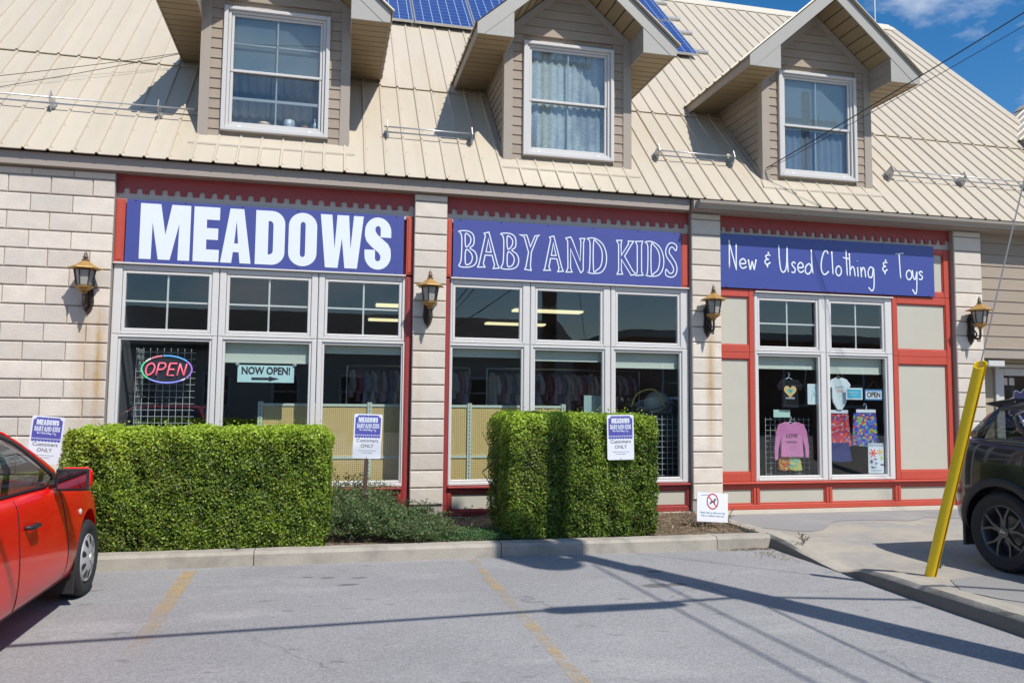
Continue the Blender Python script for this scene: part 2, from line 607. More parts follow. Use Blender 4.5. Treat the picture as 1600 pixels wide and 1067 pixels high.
for (x0, y0, x1, y1, wd, mt) in ((-1.155, -2.06, -1.10, -4.6, 0.12, paint_mat('worn_yellow_a', 0.40, 0.58, -4.6, -2.6)),
                                 (1.44, -1.98, 1.41, -9.5, 0.085, paint_mat('worn_yellow_b', 0.44, 0.62))):
    mb = MB()
    n = 24
    P = [[(x0 + (x1 - x0) * i / n + s * wd / 2 + 0.006 * math.sin(i * 1.7 + s), y0 + (y1 - y0) * i / n, -0.116) for s in (-1, 1)] for i in range(n + 1)]
    mb.grid(P)
    mb.build('painted_line', mt, lot)

# garden bed
m_soil = M('soil', (0.115, 0.085, 0.055), 0.95, var=(25, 0.45), bump=(40, 1.0),
           stain=(9, 0.52, 0.62, (0.26, 0.20, 0.13), 0.8))
mb = MB()
P = []
for j in range(15):
    y = -1.76 + j * (1.85 / 14)
    P.append([(x, y, -0.015 + 0.03 * math.sin(x * 3.1 + j) * math.sin(j * 1.3 + x) - (0.02 if j == 0 else 0)) for x in np.linspace(-8.0, 4.72, 90)])
mb.grid(P)
bed = structure(mb.build('garden_bed', m_soil, smooth=True))

# kerb along the bed, in cast lengths
kerb = bpy.data.objects.new('kerb', None)
COL.objects.link(kerb)
structure(kerb)
cuts = [-8.0, -5.6, -3.4, -0.62, 1.745, 4.10, 4.74]
def kerb_len(x0, x1, y0, y1, zt):
    mb = MB()
    n = max(3, int((x1 - x0) / 0.12))
    rows = []
    for i in range(n + 1):
        x = x0 + (x1 - x0) * i / n
        j = lambda s: 0.006 * (noise_tab(x * 9 + s) - 0.5)
        e = 0.012 if i in (0, n) else 0.0
        rows.append([(x, y0 + e + j(1), -0.16), (x, y0 + e + j(2), zt - 0.035), (x, y0 + 0.022 + e + j(5) * 1.6, zt - 0.006 + j(3)),
                     (x, y1 - 0.02, zt + j(4)), (x, y1, zt - 0.02), (x, y1, -0.16)])
    mb.grid(rows)
    k = 6
    mb.f.append(tuple(range(k))); mb.mi.append(0)
    o_ = n * k
    mb.f.append(tuple(o_ + i for i in range(k - 1, -1, -1))); mb.mi.append(0)
    return mb
_tab = rng.random(4096)
def noise_tab(x):
    i = int(math.floor(x)); f = x - i
    f = f * f * (3 - 2 * f)
    return _tab[i % 4096] * (1 - f) + _tab[(i + 1) % 4096] * f
for a, b_ in zip(cuts[:-1], cuts[1:]):
    kerb_len(a + 0.004, b_ - 0.004, -1.935, -1.755, 0.02).build('kerb_stone', m_conc, kerb)

# kerb that turns the corner, drops to the lot and rises again towards the street
prof = [(-1.765, 0.02), (-2.0, 0.012), (-2.3, -0.012), (-2.6, -0.055), (-2.9, -0.09), (-3.15, -0.112), (-3.25, -0.108), (-3.35, -0.06),
        (-3.5, -0.015), (-3.8, 0.002), (-4.4, 0.010), (-5.2, 0.014), (-6.5, 0.014), (-8.5, 0.014), (-13.0, 0.014)]
def kx(y):
    return 4.735 - 0.10 * min(1.0, max(0.0, (-2.0 - y) / 2.2))
def kz(y):
    for (a, za), (b_, zb) in zip(prof[:-1], prof[1:]):
        if b_ <= y <= a:
            return za + (zb - za) * (a - y) / (a - b_)
    return prof[0][1] if y > -1.8 else prof[-1][1]
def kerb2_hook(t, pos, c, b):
    # steep faces painted dark for shade and dirt; the top stays pale
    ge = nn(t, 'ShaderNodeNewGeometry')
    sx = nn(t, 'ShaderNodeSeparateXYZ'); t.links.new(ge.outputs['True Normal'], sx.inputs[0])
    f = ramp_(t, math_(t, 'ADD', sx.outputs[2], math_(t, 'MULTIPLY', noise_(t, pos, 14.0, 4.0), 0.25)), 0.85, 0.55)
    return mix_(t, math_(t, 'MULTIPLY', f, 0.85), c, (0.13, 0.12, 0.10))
m_conc2 = M('kerb_shade_dirt', (0.40, 0.365, 0.305), 0.9, var=(8, 0.16), bump=(70, 0.5), stain=(2.6, 0.48, 0.7, (0.27, 0.25, 0.21), 0.6), hook=kerb2_hook)
def kerb_run(y0, y1):
    mb = MB()
    n = max(3, int((y0 - y1) / 0.1))
    rows = []
    for i in range(n + 1):
        y = y0 + (y1 - y0) * i / n
        x, z = kx(y), kz(y)
        j = lambda s: 0.010 * (noise_tab(y * 11 + s * 31) - 0.5)
        c_ = min(0.035, max(0.002, (z + 0.12) * 0.3))
        rows.append([(x - 0.01, y, -0.16), (x + j(1), y, max(z - c_, -0.13)), (x + 0.03 + j(2) * 1.5, y, z + j(3) * 0.5),
                     (x + 0.19, y, z + 0.004), (x + 0.20, y, -0.2)])
    mb.grid(rows)
    return mb
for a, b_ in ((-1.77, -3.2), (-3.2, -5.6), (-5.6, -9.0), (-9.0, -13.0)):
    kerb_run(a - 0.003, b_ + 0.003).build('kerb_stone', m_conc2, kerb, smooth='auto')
mb = MB()
mb.cbox(4.745, 4.93, -1.765, -0.05, -0.16, 0.005, 0.015)
mb.build('kerb_stone', m_conc, kerb)

# concrete apron to the right, worn asphalt strip along the shopfront
def az(x, y):
    t_ = min(1.0, max(0.0, (x - 4.82) / 1.1))
    t_ = t_ * t_ * (3 - 2 * t_)
    if y > -1.765:
        return -0.055
    return (kz(y) - 0.004) * (1 - t_) + (-0.06) * t_
m_apron = M('apron_concrete', (0.37, 0.335, 0.275), 0.92, var=(9, 0.22), bump=(80, 0.4),
            stain=(1.3, 0.42, 0.62, (0.275, 0.268, 0.26), 0.85))
m_asph2 = M('old_asphalt', (0.26, 0.255, 0.25), 0.92, var=(60, 0.18), bump=(100, 0.5), stain=(1.4, 0.5, 0.7, (0.34, 0.33, 0.31), 0.6))
mb = MB()
xs = [4.80, 4.95, 5.1, 5.3, 5.5, 5.7, 5.95, 6.5, 7.5, 9, 12, 20, 30]
ys = [0.1, -0.6, -1.2, -1.7, -1.80, -2.0, -2.3, -2.6, -2.9, -3.15, -3.3, -3.45, -3.65, -3.9, -4.4, -5.2, -6.5, -8.5, -13]
mb.grid([[(x, y, az(x, y)) for x in xs] for y in ys])
structure(mb.build('pavement', m_apron, smooth=True))
mb = MB()
out = []
for i in range(40):
    x = 4.93 + i * 0.22
    out.append((x, -0.62 - 0.28 * noise_tab(i * 0.45) - (0.55 * math.exp(-((x - 5.6) / 0.5) ** 2)), -0.051))
mb.grid([[(p[0], 0.03, -0.051) for p in out], out])
mb.build('asphalt_patch', m_asph2)['kind'] = 'structure'
mb = MB()
o2 = [(5.0 + 0.0 * i, 0, 0) for i in range(1)]
ring = [(5.95 + 1.15 * math.cos(t) + 0.08 * noise_tab(t * 3), -4.55 + 0.62 * math.sin(t) + 0.1 * noise_tab(t * 4 + 9)) for t in np.linspace(0, 2 * math.pi, 26)[:-1]]
mb.add([(x, y, az(x, y) + 0.005) for x, y in ring] + [(5.95, -4.55, az(5.95, -4.55) + 0.005)], [(i, (i + 1) % 25, 25) for i in range(25)])
mb.build('asphalt_patch', m_asph2)['kind'] = 'structure'

# ================================================================== building shell
bld = thing('shop_building', 'long stone fronted shop building with cream metal roof, dormers and red trimmed bays', 'building')
COURSE = 0.2095
J0 = 3.926
rows_z = [(J0 - COURSE * k, J0 - COURSE * (k - 1)) for k in range(0, 19)]     # first is the top course
_blk = {}
def block_mesh(w_, h, shape):
    k = (round(w_, 3), round(h, 3), shape)
    if k not in _blk:
        mb = MB()
        c = 0.009
        q = lambda s: 0.004 * (noise_tab(s * 7.3 + w_ * 50 + shape * 13) - 0.5)
        vs = [(0, c, 0), (w_, c, 0), (w_, c, h), (0, c, h), (c, q(1), c), (w_ - c, q(2), c), (w_ - c, q(3), h - c), (c, q(4), h - c),
              (0, 0.06, 0), (w_, 0.06, 0), (w_, 0.06, h), (0, 0.06, h), (w_ / 2, q(5) - 0.001, h / 2)]
        mb.add(vs, [(4, 5, 12), (5, 6, 12), (6, 7, 12), (7, 4, 12), (0, 1, 5, 4), (1, 2, 6, 5), (2, 3, 7, 6), (3, 0, 4, 7),
                    (1, 0, 8, 9), (2, 1, 9, 10), (3, 2, 10, 11), (0, 3, 11, 8)])
        _blk[k] = mb.mesh('stone_block', m_stone)
    return _blk[k]
def stone_run(name, x0, x1, ydep, brick=True):
    p = part(name, bld)
    mb = MB()
    mb.box(x0 + 0.002, x1 - 0.002, 0.022, ydep, -0.1, 4.02)
    mb.build('mortar_core', m_mortar, p)
    for r_, (za, zb) in enumerate(rows_z):
        za = max(za, -0.03)
        if zb - za < 0.05:
            continue
        h = zb - za - 0.013
        h = min(h, 4.0 - za)
        segs = []
        if brick:
            x = x1
            first = 0.2335 if r_ % 2 == 1 else 0.4365
            L_ = first
            while x > x0 + 0.02:
                a = max(x - L_, x0)
                segs.append((a, x))
                x = a
                L_ = 0.4345
        else:
            segs = [(x0, x1)]
        for a, b_ in segs:
            ob('stone_block', block_mesh(b_ - a - 0.006, h, random.randint(0, 3)), p,
               (a + 0.003, random.uniform(-0.002, 0.002), za + 0.0065))
stone_run('stone_wall', -7.9, -2.438, 0.3)
stone_run('stone_pier', 1.015, 1.428, 0.3, False)
stone_run('stone_pier', 4.765, 5.198, 0.3, False)
stone_run('stone_pier', 8.962, 9.44, 0.3, False)

# foundation strip, fascia, eave boards, gutter
mb = MB(); mb.box(-7.9, 1.43, 0.03, 0.25, -0.14, -0.004); mb.box(1.43, 4.765, 0.05, 0.25, -0.14, -0.004); mb.box(5.2, 8.96, 0.03, 0.25, -0.14, -0.004)
mb.build('foundation', m_found, bld)
mb = MB(); mb.prism([(-0.085, 4.022), (-0.085, 4.165), (-0.05, 4.185), (0.1, 4.185), (0.1, 4.022)], -7.9, 4.70, 'x')
mb.build('fascia', m_fascia, bld)
mb = MB(); mb.prism([(-0.165, 4.022), (-0.165, 4.135), (-0.05, 4.185), (0.1, 4.185), (0.1, 4.022)], 4.72, 15.5, 'x')
mb.build('fascia', m_fascia, bld)
# K-style gutter: open trough
mb = MB()
gp = [(-0.108, 4.125), (-0.108, 4.03), (-0.17, 4.028), (-0.185, 4.06), (-0.222, 4.085), (-0.228, 4.122), (-0.222, 4.122), (-0.217, 4.09), (-0.18, 4.066), (-0.166, 4.034), (-0.112, 4.036), (-0.112, 4.125)]
gp = [(a_ - 0.060, b_) for a_, b_ in gp]
mb.prism(gp, 4.76, 15.5, 'x')
gut = mb.build('gutter', m_gutter, bld)
mb = MB(); mb.prism([(a_ - 0.060, b_) for a_, b_ in [(-0.108, 4.125), (-0.108, 4.03), (-0.17, 4.028), (-0.185, 4.06), (-0.222, 4.085), (-0.228, 4.122)]], 4.752, 4.759, 'x')
mb.build('gutter_end', m_gutter, gut)
mb = MB()
n = 60
mb.grid([[(4.8 + i * 0.18, -0.285 + 0.01 * noise_tab(i), 4.127 + 0.008 * noise_tab(i * 1.7 + 3)) for i in range(n)],
         [(4.8 + i * 0.18, -0.160, 4.150 + 0.012 * noise_tab(i * 1.3 + 50)) for i in range(n)]])
mb.build('gutter_guard', M('gutter_guard', (0.30, 0.275, 0.245), 0.7, var=(14, 0.25)), gut)

# ------------------------------------------------------------------ roof
SL = R(45.4)
EO, EZ = -0.155, 4.178
TS = math.tan(SL)
def roof_z(y):
    return EZ + (y - EO) * TS
roof = part('roof', bld)
mb = MB()
dk = [(-0.09, roof_z(-0.09) - 0.03), (5.95, roof_z(5.95) - 0.03), (5.95, roof_z(5.95) - 0.12), (0.02, roof_z(0.02) - 0.13)]
mb.prism(dk, -7.9, 12.70, 'x')
mb.build('roof_deck', m_taupe, roof)
def panel_mesh(L_, w_=0.25):
    mb = MB()
    prof_ = [(-0.019, 0.001), (-0.010, 0.021), (0.010, 0.021), (0.019, 0.0), (w_ * 0.5, -0.001), (w_ - 0.019, 0.0)]
    n = 2
    for s in (0, 1):
        pass
    mb.grid([[(x, 0.0 + L_ * i, z) for x, z in prof_] for i in (0, 1)])
    # turned-down lip at the lower edge
    mb.grid([[(x, 0.0, z) for x, z in prof_], [(x, 0.004, z - 0.014) for x, z in prof_]])
    return mb.mesh('roof_panel', m_roof)
YB = 1.62
low = panel_mesh((YB + 0.12 - EO) / math.cos(SL))
upp = panel_mesh((5.95 - YB) / math.cos(SL))
wing = panel_mesh((2.38 - YB) / math.cos(SL))
x = -7.86
k = 0
while x < 15.4:
    if x < 12.70:
        o = ob('roof_panel', upp, roof, (x, YB - 0.012, roof_z(YB) + 0.02))
    else:
        o = ob('roof_panel', wing, roof, (x, YB - 0.012, roof_z(YB) + 0.012))
    o.rotation_euler = (SL, 0, 0)
    o = ob('roof_panel', low, roof, (x, EO, EZ))
    o.rotation_euler = (SL + random.uniform(-0.0008, 0.0008), 0, 0)
    x += 0.25
    k += 1
mb = MB()
for i in range(93):
    xx = -7.86 + 0.25 * i
    s = 0.06
    while s < 8.4:
        y = EO + s * math.cos(SL)
        if xx > 12.7 and y > 2.3:
            break
        zz = roof_z(y) + (0.012 + 0.012 if y > YB else 0.0)
        for dx in (0.032,):
            c = Vector((xx + dx, y - 0.004, zz + 0.004))
            mb.add([c + Vector((-0.007, 0, 0)), c + Vector((0, -0.005, -0.005)), c + Vector((0.007, 0, 0)), c + Vector((0, 0.005, 0.005)), c + Vector((0, -0.006, 0.006))],
                   [(0, 1, 4), (1, 2, 4), (2, 3, 4), (3, 0, 4)])
        s += 0.62 if s > 0.3 else 0.55
o = mb.build('roof_screws', m_screw, roof); o['kind'] = 'stuff'
# ridge cap and rake trim
mb = MB()
rz = roof_z(5.95)
mb.prism([(5.70, rz - 0.20), (5.70, rz - 0.175), (5.95, rz + 0.065), (6.2, rz - 0.175), (6.2, rz - 0.2), (5.95, rz + 0.035)], -7.9, 12.76, 'x')
mb.build('ridge_cap', M('ridge_cream', (0.62, 0.565, 0.46), 0.45, var=(3, 0.05)), roof)
mb = MB()
a = Vector((12.70, YB - 0.5, roof_z(YB - 0.5) + 0.03)); 
y0, y1 = 2.36, 5.95
mb.add([(12.68, y0, roof_z(y0) + 0.045), (12.78, y0, roof_z(y0) + 0.045), (12.78, y1, roof_z(y1) + 0.045), (12.68, y1, roof_z(y1) + 0.045),
        (12.68, y0, roof_z(y0) + 0.01), (12.78, y0, roof_z(y0) - 0.15), (12.78, y1, roof_z(y1) - 0.15), (12.68, y1, roof_z(y1) + 0.01)],
       [(0, 1, 2, 3), (1, 5, 6, 2), (0, 4, 5, 1), (3, 2, 6, 7), (0, 3, 7, 4), (4, 7, 6, 5)])
mb.build('rake_trim', m_roof, roof)
# rear slope and end walls so that the house is closed
mb = MB()
mb.add([(-7.9, 5.96, rz), (12.7, 5.96, rz), (12.7, 12.0, 4.1), (-7.9, 12.0, 4.1)], [(0, 1, 2, 3)])
mb.build('rear_slope', m_roof, roof)
mb = MB()
mb.prism([(0.1, -0.1), (11.9, -0.1), (11.9, 4.1), (5.95, rz - 0.1), (0.1, 4.15)], -7.89, -7.8, 'x')
mb.prism([(0.1, 4.0), (11.9, 4.0), (11.9, 4.1), (5.95, rz - 0.1), (0.1, 4.15)], 12.6, 12.69, 'x')
mb.box(-7.8, 15.4, 11.8, 11.9, -0.1, 4.1)
mb.box(15.3, 15.4, 0.3, 11.8, -0.1, 4.1)
mb.build('end_wall', m_taupe, bld)

# ------------------------------------------------------------------ lap boards
def lap_front(x0b, x1b, x0t, x1t, z0, z1, y, parent, mat=None, th=0.02):
    mb = MB()
    yb, yt = y - 0.013, y - 0.002
    vs = [(x0b, yb, z0), (x1b, yb, z0), (x1b, y + th, z0), (x0b, y + th, z0), (x0t, yt, z1), (x1t, yt, z1), (x1t, y + th, z1), (x0t, y + th, z1)]
    mb.add(vs, [(0, 3, 2, 1), (4, 5, 6, 7), (0, 1, 5, 4), (1, 2, 6, 5), (2, 3, 7, 6), (3, 0, 4, 7)])
    return mb.build('siding_board', mat or m_taupe, parent)
def lap_side(y0b, y1b, y0t, y1t, z0, z1, x, s, parent):
    """cheek board on plane x, facing direction s (+1/-1)"""
    mb = MB()
    xb, xt, xi = x + s * 0.013, x + s * 0.002, x - s * 0.02
    vs = [(xb, y0b, z0), (xb, y1b, z0), (xi, y1b, z0), (xi, y0b, z0), (xt, y0t, z1), (xt, y1t, z1), (xi, y1t, z1), (xi, y0t, z1)]
    mb.add(vs, [(0, 3, 2, 1), (4, 5, 6, 7), (0, 1, 5, 4), (1, 2, 6, 5), (2, 3, 7, 6), (3, 0, 4, 7)])
    return mb.build('siding_board', m_taupe, parent)

# ------------------------------------------------------------------ dormers
PK = 0.87            # gable pitch
YW, YF = 0.30, -0.20  # wall plane, front of the overhang
ZS = 6.09            # soffit level
def inner_z(dx):
    return 6.43 + (0.885 - abs(dx)) * PK
def outer_z(dx):
    return 6.235 + (1.36 - abs(dx)) * PK
def y_on_roof(z):
    return EO + (z - EZ) / TS
dpan = None
def dormer(xc, windowed=True, wall=True):
    global dpan
    d = part('dormer', bld)
    X = lambda v: xc + v
    # wall backing around the window opening
    mb = MB()
    mb.box(X(-0.86), X(-0.60), YW + 0.022, YW + 0.10, 4.45, 6.4)
    mb.box(X(0.60), X(0.86), YW + 0.022, YW + 0.10, 4.45, 6.4)
    mb.box(X(-0.60), X(0.60), YW + 0.022, YW + 0.10, 4.45, 4.75)
    mb.prism([(X(-0.60), 6.24), (X(0.60), 6.24), (X(0.60), 6.6), (X(0), 7.15), (X(-0.60), 6.6)], YW + 0.022, YW + 0.10)
    for s in (-1, 1):
        mb.prism([(YW + 0.1, 4.5), (YW + 0.1, 6.2), (1.85, 6.2), (1.80, 6.1)], X(s * 0.86), X(s * 0.80), 'x')
    mb.build('wall_core', m_taupe, d)
    # siding beside, below and above the window
    E_ = 0.127
    z = 4.60
    while z < 7.15:
        z1 = z + E_
        za, zb = z + 0.002, z1 - 0.002
        if zb > 4.71 and za < 6.29 - 0.03:
            lap_front(X(-0.785), X(-0.642), X(-0.785), X(-0.642), za, zb, YW, d)
            lap_front(X(0.642), X(0.785), X(0.642), X(0.785), za, zb, YW, d)
        elif zb <= 4.72:
            lap_front(X(-0.785), X(0.785), X(-0.785), X(0.785), za, zb, YW, d)
        else:
            hb = min(0.785, 0.885 - (za + 0.10 - 6.43) / PK)
            ht = min(0.785, 0.885 - (zb + 0.10 - 6.43) / PK)
            if ht > 0.05:
                lap_front(X(-hb), X(hb), X(-ht), X(ht), za, zb, YW, d)
            elif hb > 0.06:
                lap_front(X(-hb), X(hb), X(-0.01), X(0.01), za, zb, YW, d)
        z = z1
    # sloping boards under the gable soffit
    for s in (-1, 1):
        mb = MB()
        mb.prism([(X(s * 0.885), 6.42), (X(0), inner_z(0) - 0.01), (X(0), inner_z(0) - 0.13), (X(s * 0.885), 6.30)], YW - (0.028 if s > 0 else 0.0265), YW + 0.02)
        mb.build('gable_trim', m_trim, d)
        # corner boards
        mb = MB()
        mb.prism([(X(s * 0.785), YW - 0.022), (X(s * 0.905), YW - 0.022), (X(s * 0.905), YW + 0.10), (X(s * 0.88), YW + 0.10), (X(s * 0.88), YW + 0.02), (X(s * 0.785), YW + 0.02)], 4.60, 6.50, 'z')
        mb.build('corner_board', m_trim, d)
        # cheek siding
        z = 4.62
        while z < ZS - 0.01:
            z1 = min(z + E_, ZS)
            za, zb = z + 0.002, z1 - 0.002
            ya, yb = y_on_roof(za) - 0.03, y_on_roof(zb) - 0.03
            if yb > YW + 0.12:
                lap_side(YW + 0.10, max(ya, YW + 0.104), YW + 0.10, yb, za, zb, X(s * 0.885), s, d)
            z = z1
        # flashing board where cheek meets roof
        mb = MB()
        a_, b_ = YW + 0.05, y_on_roof(ZS)
        mb.prism([(a_, roof_z(a_) + 0.005), (a_ , roof_z(a_) + 0.10), (b_ - 0.08, ZS), (b_, ZS)], X(s * 0.900), X(s * 0.912), 'x')
        mb.build('flashing', m_trim, d)
        # soffit boards
        y = YF + 0.012
        while y < 1.70:
            y1 = min(y + 0.148, 1.74)
            mb = MB()
            xa, xb = X(s * 0.89), X(s * 1.345)
            mb.box(min(xa, xb), max(xa, xb), y + 0.007, y1 - 0.007, ZS + 0.002, ZS + 0.02)
            mb.build('soffit_board', m_soffit, d)
            y += 0.148
        mb = MB(); mb.box(*sorted((X(s * 0.89), X(s * 1.345))), YF + 0.02, 1.74, ZS + 0.0205, ZS + 0.03)
        mb.build('soffit_backing', m_dark, d)
        # eave fascia, rake fascia, return
        mb = MB(); mb.box(*sorted((X(s * 1.345), X(s * 1.362))), YF + 0.016, 2.05, ZS - 0.006, 6.225)
        mb.build('eave_fascia', m_trim, d)
        mb = MB(); mb.prism([(X(s * 1.363), ZS - 0.008), (X(s * 1.363), 6.225), (X(0), 7.405), (X(0), inner_z(0)), (X(s * 1.276), ZS - 0.008)], YF - 0.005, YF + 0.014)
        mb.build('rake_fascia', m_rake, d)
        mb = MB(); mb.prism([(X(s * 1.275), ZS - 0.008), (X(s * 0.885), 6.432), (X(s * 0.885), ZS - 0.008)], YF, YF + 0.018)
        mb.build('eave_return', m_rake, d)
        mb = MB()
        for q in range(3):
            z0_, z1_ = ZS - 0.004 + q * 0.145, min(ZS - 0.004 + (q + 1) * 0.145 - 0.004, 6.43)
            mb.box(*sorted((X(s * 0.885), X(s * 0.900))), YF + 0.02, YW - 0.024, z0_, z1_)
        mb.build('return_side', m_trim, d)
        # gable soffit boards, across the overhang
        nb = 7
        for q in range(nb):
            t0, t1 = q / nb, (q + 1) / nb - 0.018
            xa, xb = 0.885 * (1 - t0), 0.885 * (1 - t1)
            za_, zb_ = inner_z(xa), inner_z(xb)
            mb = MB()
            vs = []
            for yy in (YF + 0.016, YW - 0.004):
                vs += [(X(s * xa), yy, za_ + 0.004), (X(s * xb), yy, zb_ + 0.004), (X(s * xb), yy, zb_ + 0.024), (X(s * xa), yy, za_ + 0.024)]
            mb.add(vs, [(0, 1, 2, 3), (7, 6, 5, 4), (0, 4, 5, 1), (1, 5, 6, 2), (2, 6, 7, 3), (3, 7, 4, 0)])
            mb.build('soffit_board', m_soffit, d)
        # roof slab and ribbed panels
        mb = MB()
        mb.add([(X(s * 1.36), YF, 6.232), (X(0), YF, 7.412), (X(0), 3.1, 7.412), (X(s * 1.36), 3.1, 6.232),
                (X(s * 1.34), YF + 0.02, 6.20), (X(0), YF + 0.02, 7.36), (X(0), 3.1, 7.36), (X(s * 1.34), 3.1, 6.20)],
               [(0, 1, 2, 3), (4, 7, 6, 5), (0, 4, 5, 1), (0, 3, 7, 4), (2, 6, 7, 3)])
        mb.build('roof_slab', m_rake, d)
        if dpan is None:
            dpan = panel_mesh(1.41 / math.cos(math.atan(PK)))
        y = YF - 0.03
        kk = 0
        while y < 2.6:
            o = ob('roof_panel', dpan, d)
            ang = math.atan(PK)
            up = Vector((-s * math.cos(ang), 0, math.sin(ang)))
            along = Vector((0, 1, 0)) if s < 0 else Vector((0, 1, 0))
            nrm = Vector((s * math.sin(ang), 0, math.cos(ang)))
            ax = up.cross(nrm)
            org = Vector((X(s * 1.40), y if ax.y > 0 else y + 0.25, outer_z(1.40) + 0.012))
            o.matrix_local = Matrix(((ax.x, up.x, nrm.x, org.x), (ax.y, up.y, nrm.y, org.y), (ax.z, up.z, nrm.z, org.z), (0, 0, 0, 1)))
            y += 0.25
            kk += 1
    mb = MB()
    mb.prism([(X(-0.12), 7.33), (X(0), 7.455), (X(0.12), 7.33), (X(0.12), 7.315), (X(0), 7.43), (X(-0.12), 7.315)], YF - 0.035, 3.1)
    mb.build('ridge_cap', m_roof, d)
    # apron flashing under the front wall
    mb = MB()
    mb.add([(X(-0.98), 0.13, roof_z(0.13) + 0.026), (X(0.98), 0.13, roof_z(0.13) + 0.026), (X(0.92), 0.31, 4.66), (X(-0.92), 0.31, 4.66),
            (X(-0.98), 0.13, roof_z(0.13) + 0.005), (X(0.98), 0.13, roof_z(0.13) + 0.005)], [(0, 1, 2, 3), (0, 4, 5, 1)])
    mb.build('apron_flashing', m_roof, d)
    return d
DX = [-0.715, 3.105, 6.92]
for xc in DX:
    dormer(xc)
dormer(13.45)

m_curt = [M('dormer_curtain_a', (0.10, 0.105, 0.115), 0.9, var=(60, 0.3, (1, 1, 0.3)), stain=(1.2, 0.4, 0.7, (0.15, 0.17, 0.20), 0.8)),
          M('dormer_curtain_b', (0.70, 0.70, 0.66), 0.9, var=(45, 0.7, (0.35, 1, 2.2)), stain=(1.3, 0.48, 0.62, (0.27, 0.28, 0.33), 0.7, (2, 1, 0.6))),
          M('dormer_curtain_c', (0.25, 0.28, 0.34), 0.9, var=(8, 0.12, (0.2, 1, 6)), stain=(1.0, 0.4, 0.6, (0.11, 0.13, 0.17), 0.7))]
def dormer_window(xc, ci):
    wd = part('dormer_window', bld)
    X = lambda v: xc + v
    zb, zt = 4.71, 6.285
    def ring(name, h0, h1, z0, z1, wx, wz0, wz1, y0, y1, mat):
        mb = MB()
        mb.cbox(X(h0), X(h0 + wx), y0, y1, z0, z1, 0.006)
        mb.cbox(X(h1 - wx), X(h1), y0, y1, z0, z1, 0.006)
        mb.cbox(X(h0 + wx), X(h1 - wx), y0 + 0.001, y1, z1 - wz1, z1, 0.006)
        mb.cbox(X(h0 + wx), X(h1 - wx), y0 + 0.001, y1, z0, z0 + wz0, 0.006)
        return mb.build(name, mat, wd)
    ring('casing', -0.642, 0.642, zb, zt, 0.05, 0.05, 0.045, YW - 0.055, YW + 0.05, m_dframe)
    ring('frame', -0.59, 0.59, zb + 0.051, zt - 0.046, 0.035, 0.035, 0.03, YW - 0.025, YW + 0.05, m_dframe)
    zm = 5.475
    ring('sash', -0.553, 0.553, zm - 0.01, zt - 0.078, 0.032, 0.035, 0.03, YW - 0.005, YW + 0.03, m_dframe)
    ring('sash', -0.553, 0.553, zb + 0.09, zm + 0.022, 0.034, 0.035, 0.032, YW + 0.005, YW + 0.055, m_dframe)
    for z0, z1, y in ((zm + 0.02, zt - 0.105, YW + 0.012), (zb + 0.12, zm - 0.005, YW + 0.035)):
        mb = MB(); mb.box(X(-0.525), X(0.525), y, y + 0.005, z0, z1)
        mb.build('pane', m_dglass, wd)
        mb = MB(); mb.box(X(-0.009), X(0.009), y + 0.006, y + 0.014, z0, z1)
        mb.build('muntin', m_dframe, wd)
        if ci == 0 and z0 > 5.3:
            mb = MB(); mb.box(X(-0.52), X(0.52), y + 0.006, y + 0.0138, (z0 + z1) / 2 - 0.008, (z0 + z1) / 2 + 0.008)
            mb.build('muntin', m_dframe, wd)
    if ci == 0:   # lower sash pushed part-way up
        mb = MB(); mb.box(X(-0.52), X(0.52), YW + 0.042, YW + 0.07, 5.13, 5.165); mb.build('raised_rail', m_dframe, wd)
    for sx in (-0.42, 0.42):
        mb = MB(); mb.box(X(sx - 0.02), X(sx + 0.02), YW - 0.034, YW - 0.0, zb + 0.052, zb + 0.07)
        mb.build('sash_latch', m_white, wd)
    # pleated curtain / blind behind the glass
    mb = MB()
    P = []
    for r_ in range(2):
        P.append([(X(-0.62 + i * 0.0155), (0.50 if ci == 0 else 0.385) + 0.010 * math.sin(i * 0.9) + 0.006 * math.sin(i * 2.3), 4.80 + r_ * 1.5) for i in range(81)])
    mb.grid(P)
    mb.build('curtain', m_curt[ci], wd, smooth=True)
    if ci == 2 or ci == 0:
        mb = MB()
        z = 6.24
        zend = 5.46 if ci == 2 else 5.50
        while z > zend:
            mb.add([(X(-0.56), 0.358, z), (X(0.56), 0.358, z), (X(0.56), 0.366, z - 0.0195), (X(-0.56), 0.366, z - 0.0195)], [(0, 1, 2, 3)])
            z -= 0.021
        mb.build('blind', M('blind_slats%d' % ci, (0.50, 0.55, 0.57) if ci == 2 else (0.34, 0.42, 0.45), 0.6), wd)
    mb = MB(); mb.box(X(-0.60), X(0.60), YW + 0.056, 0.37 if ci else 0.47, zb + 0.045, zb + 0.10)
    mb.build('inner_sill', m_dframe, wd)
    return wd
for i, xc in enumerate(DX):
    dormer_window(xc, i)

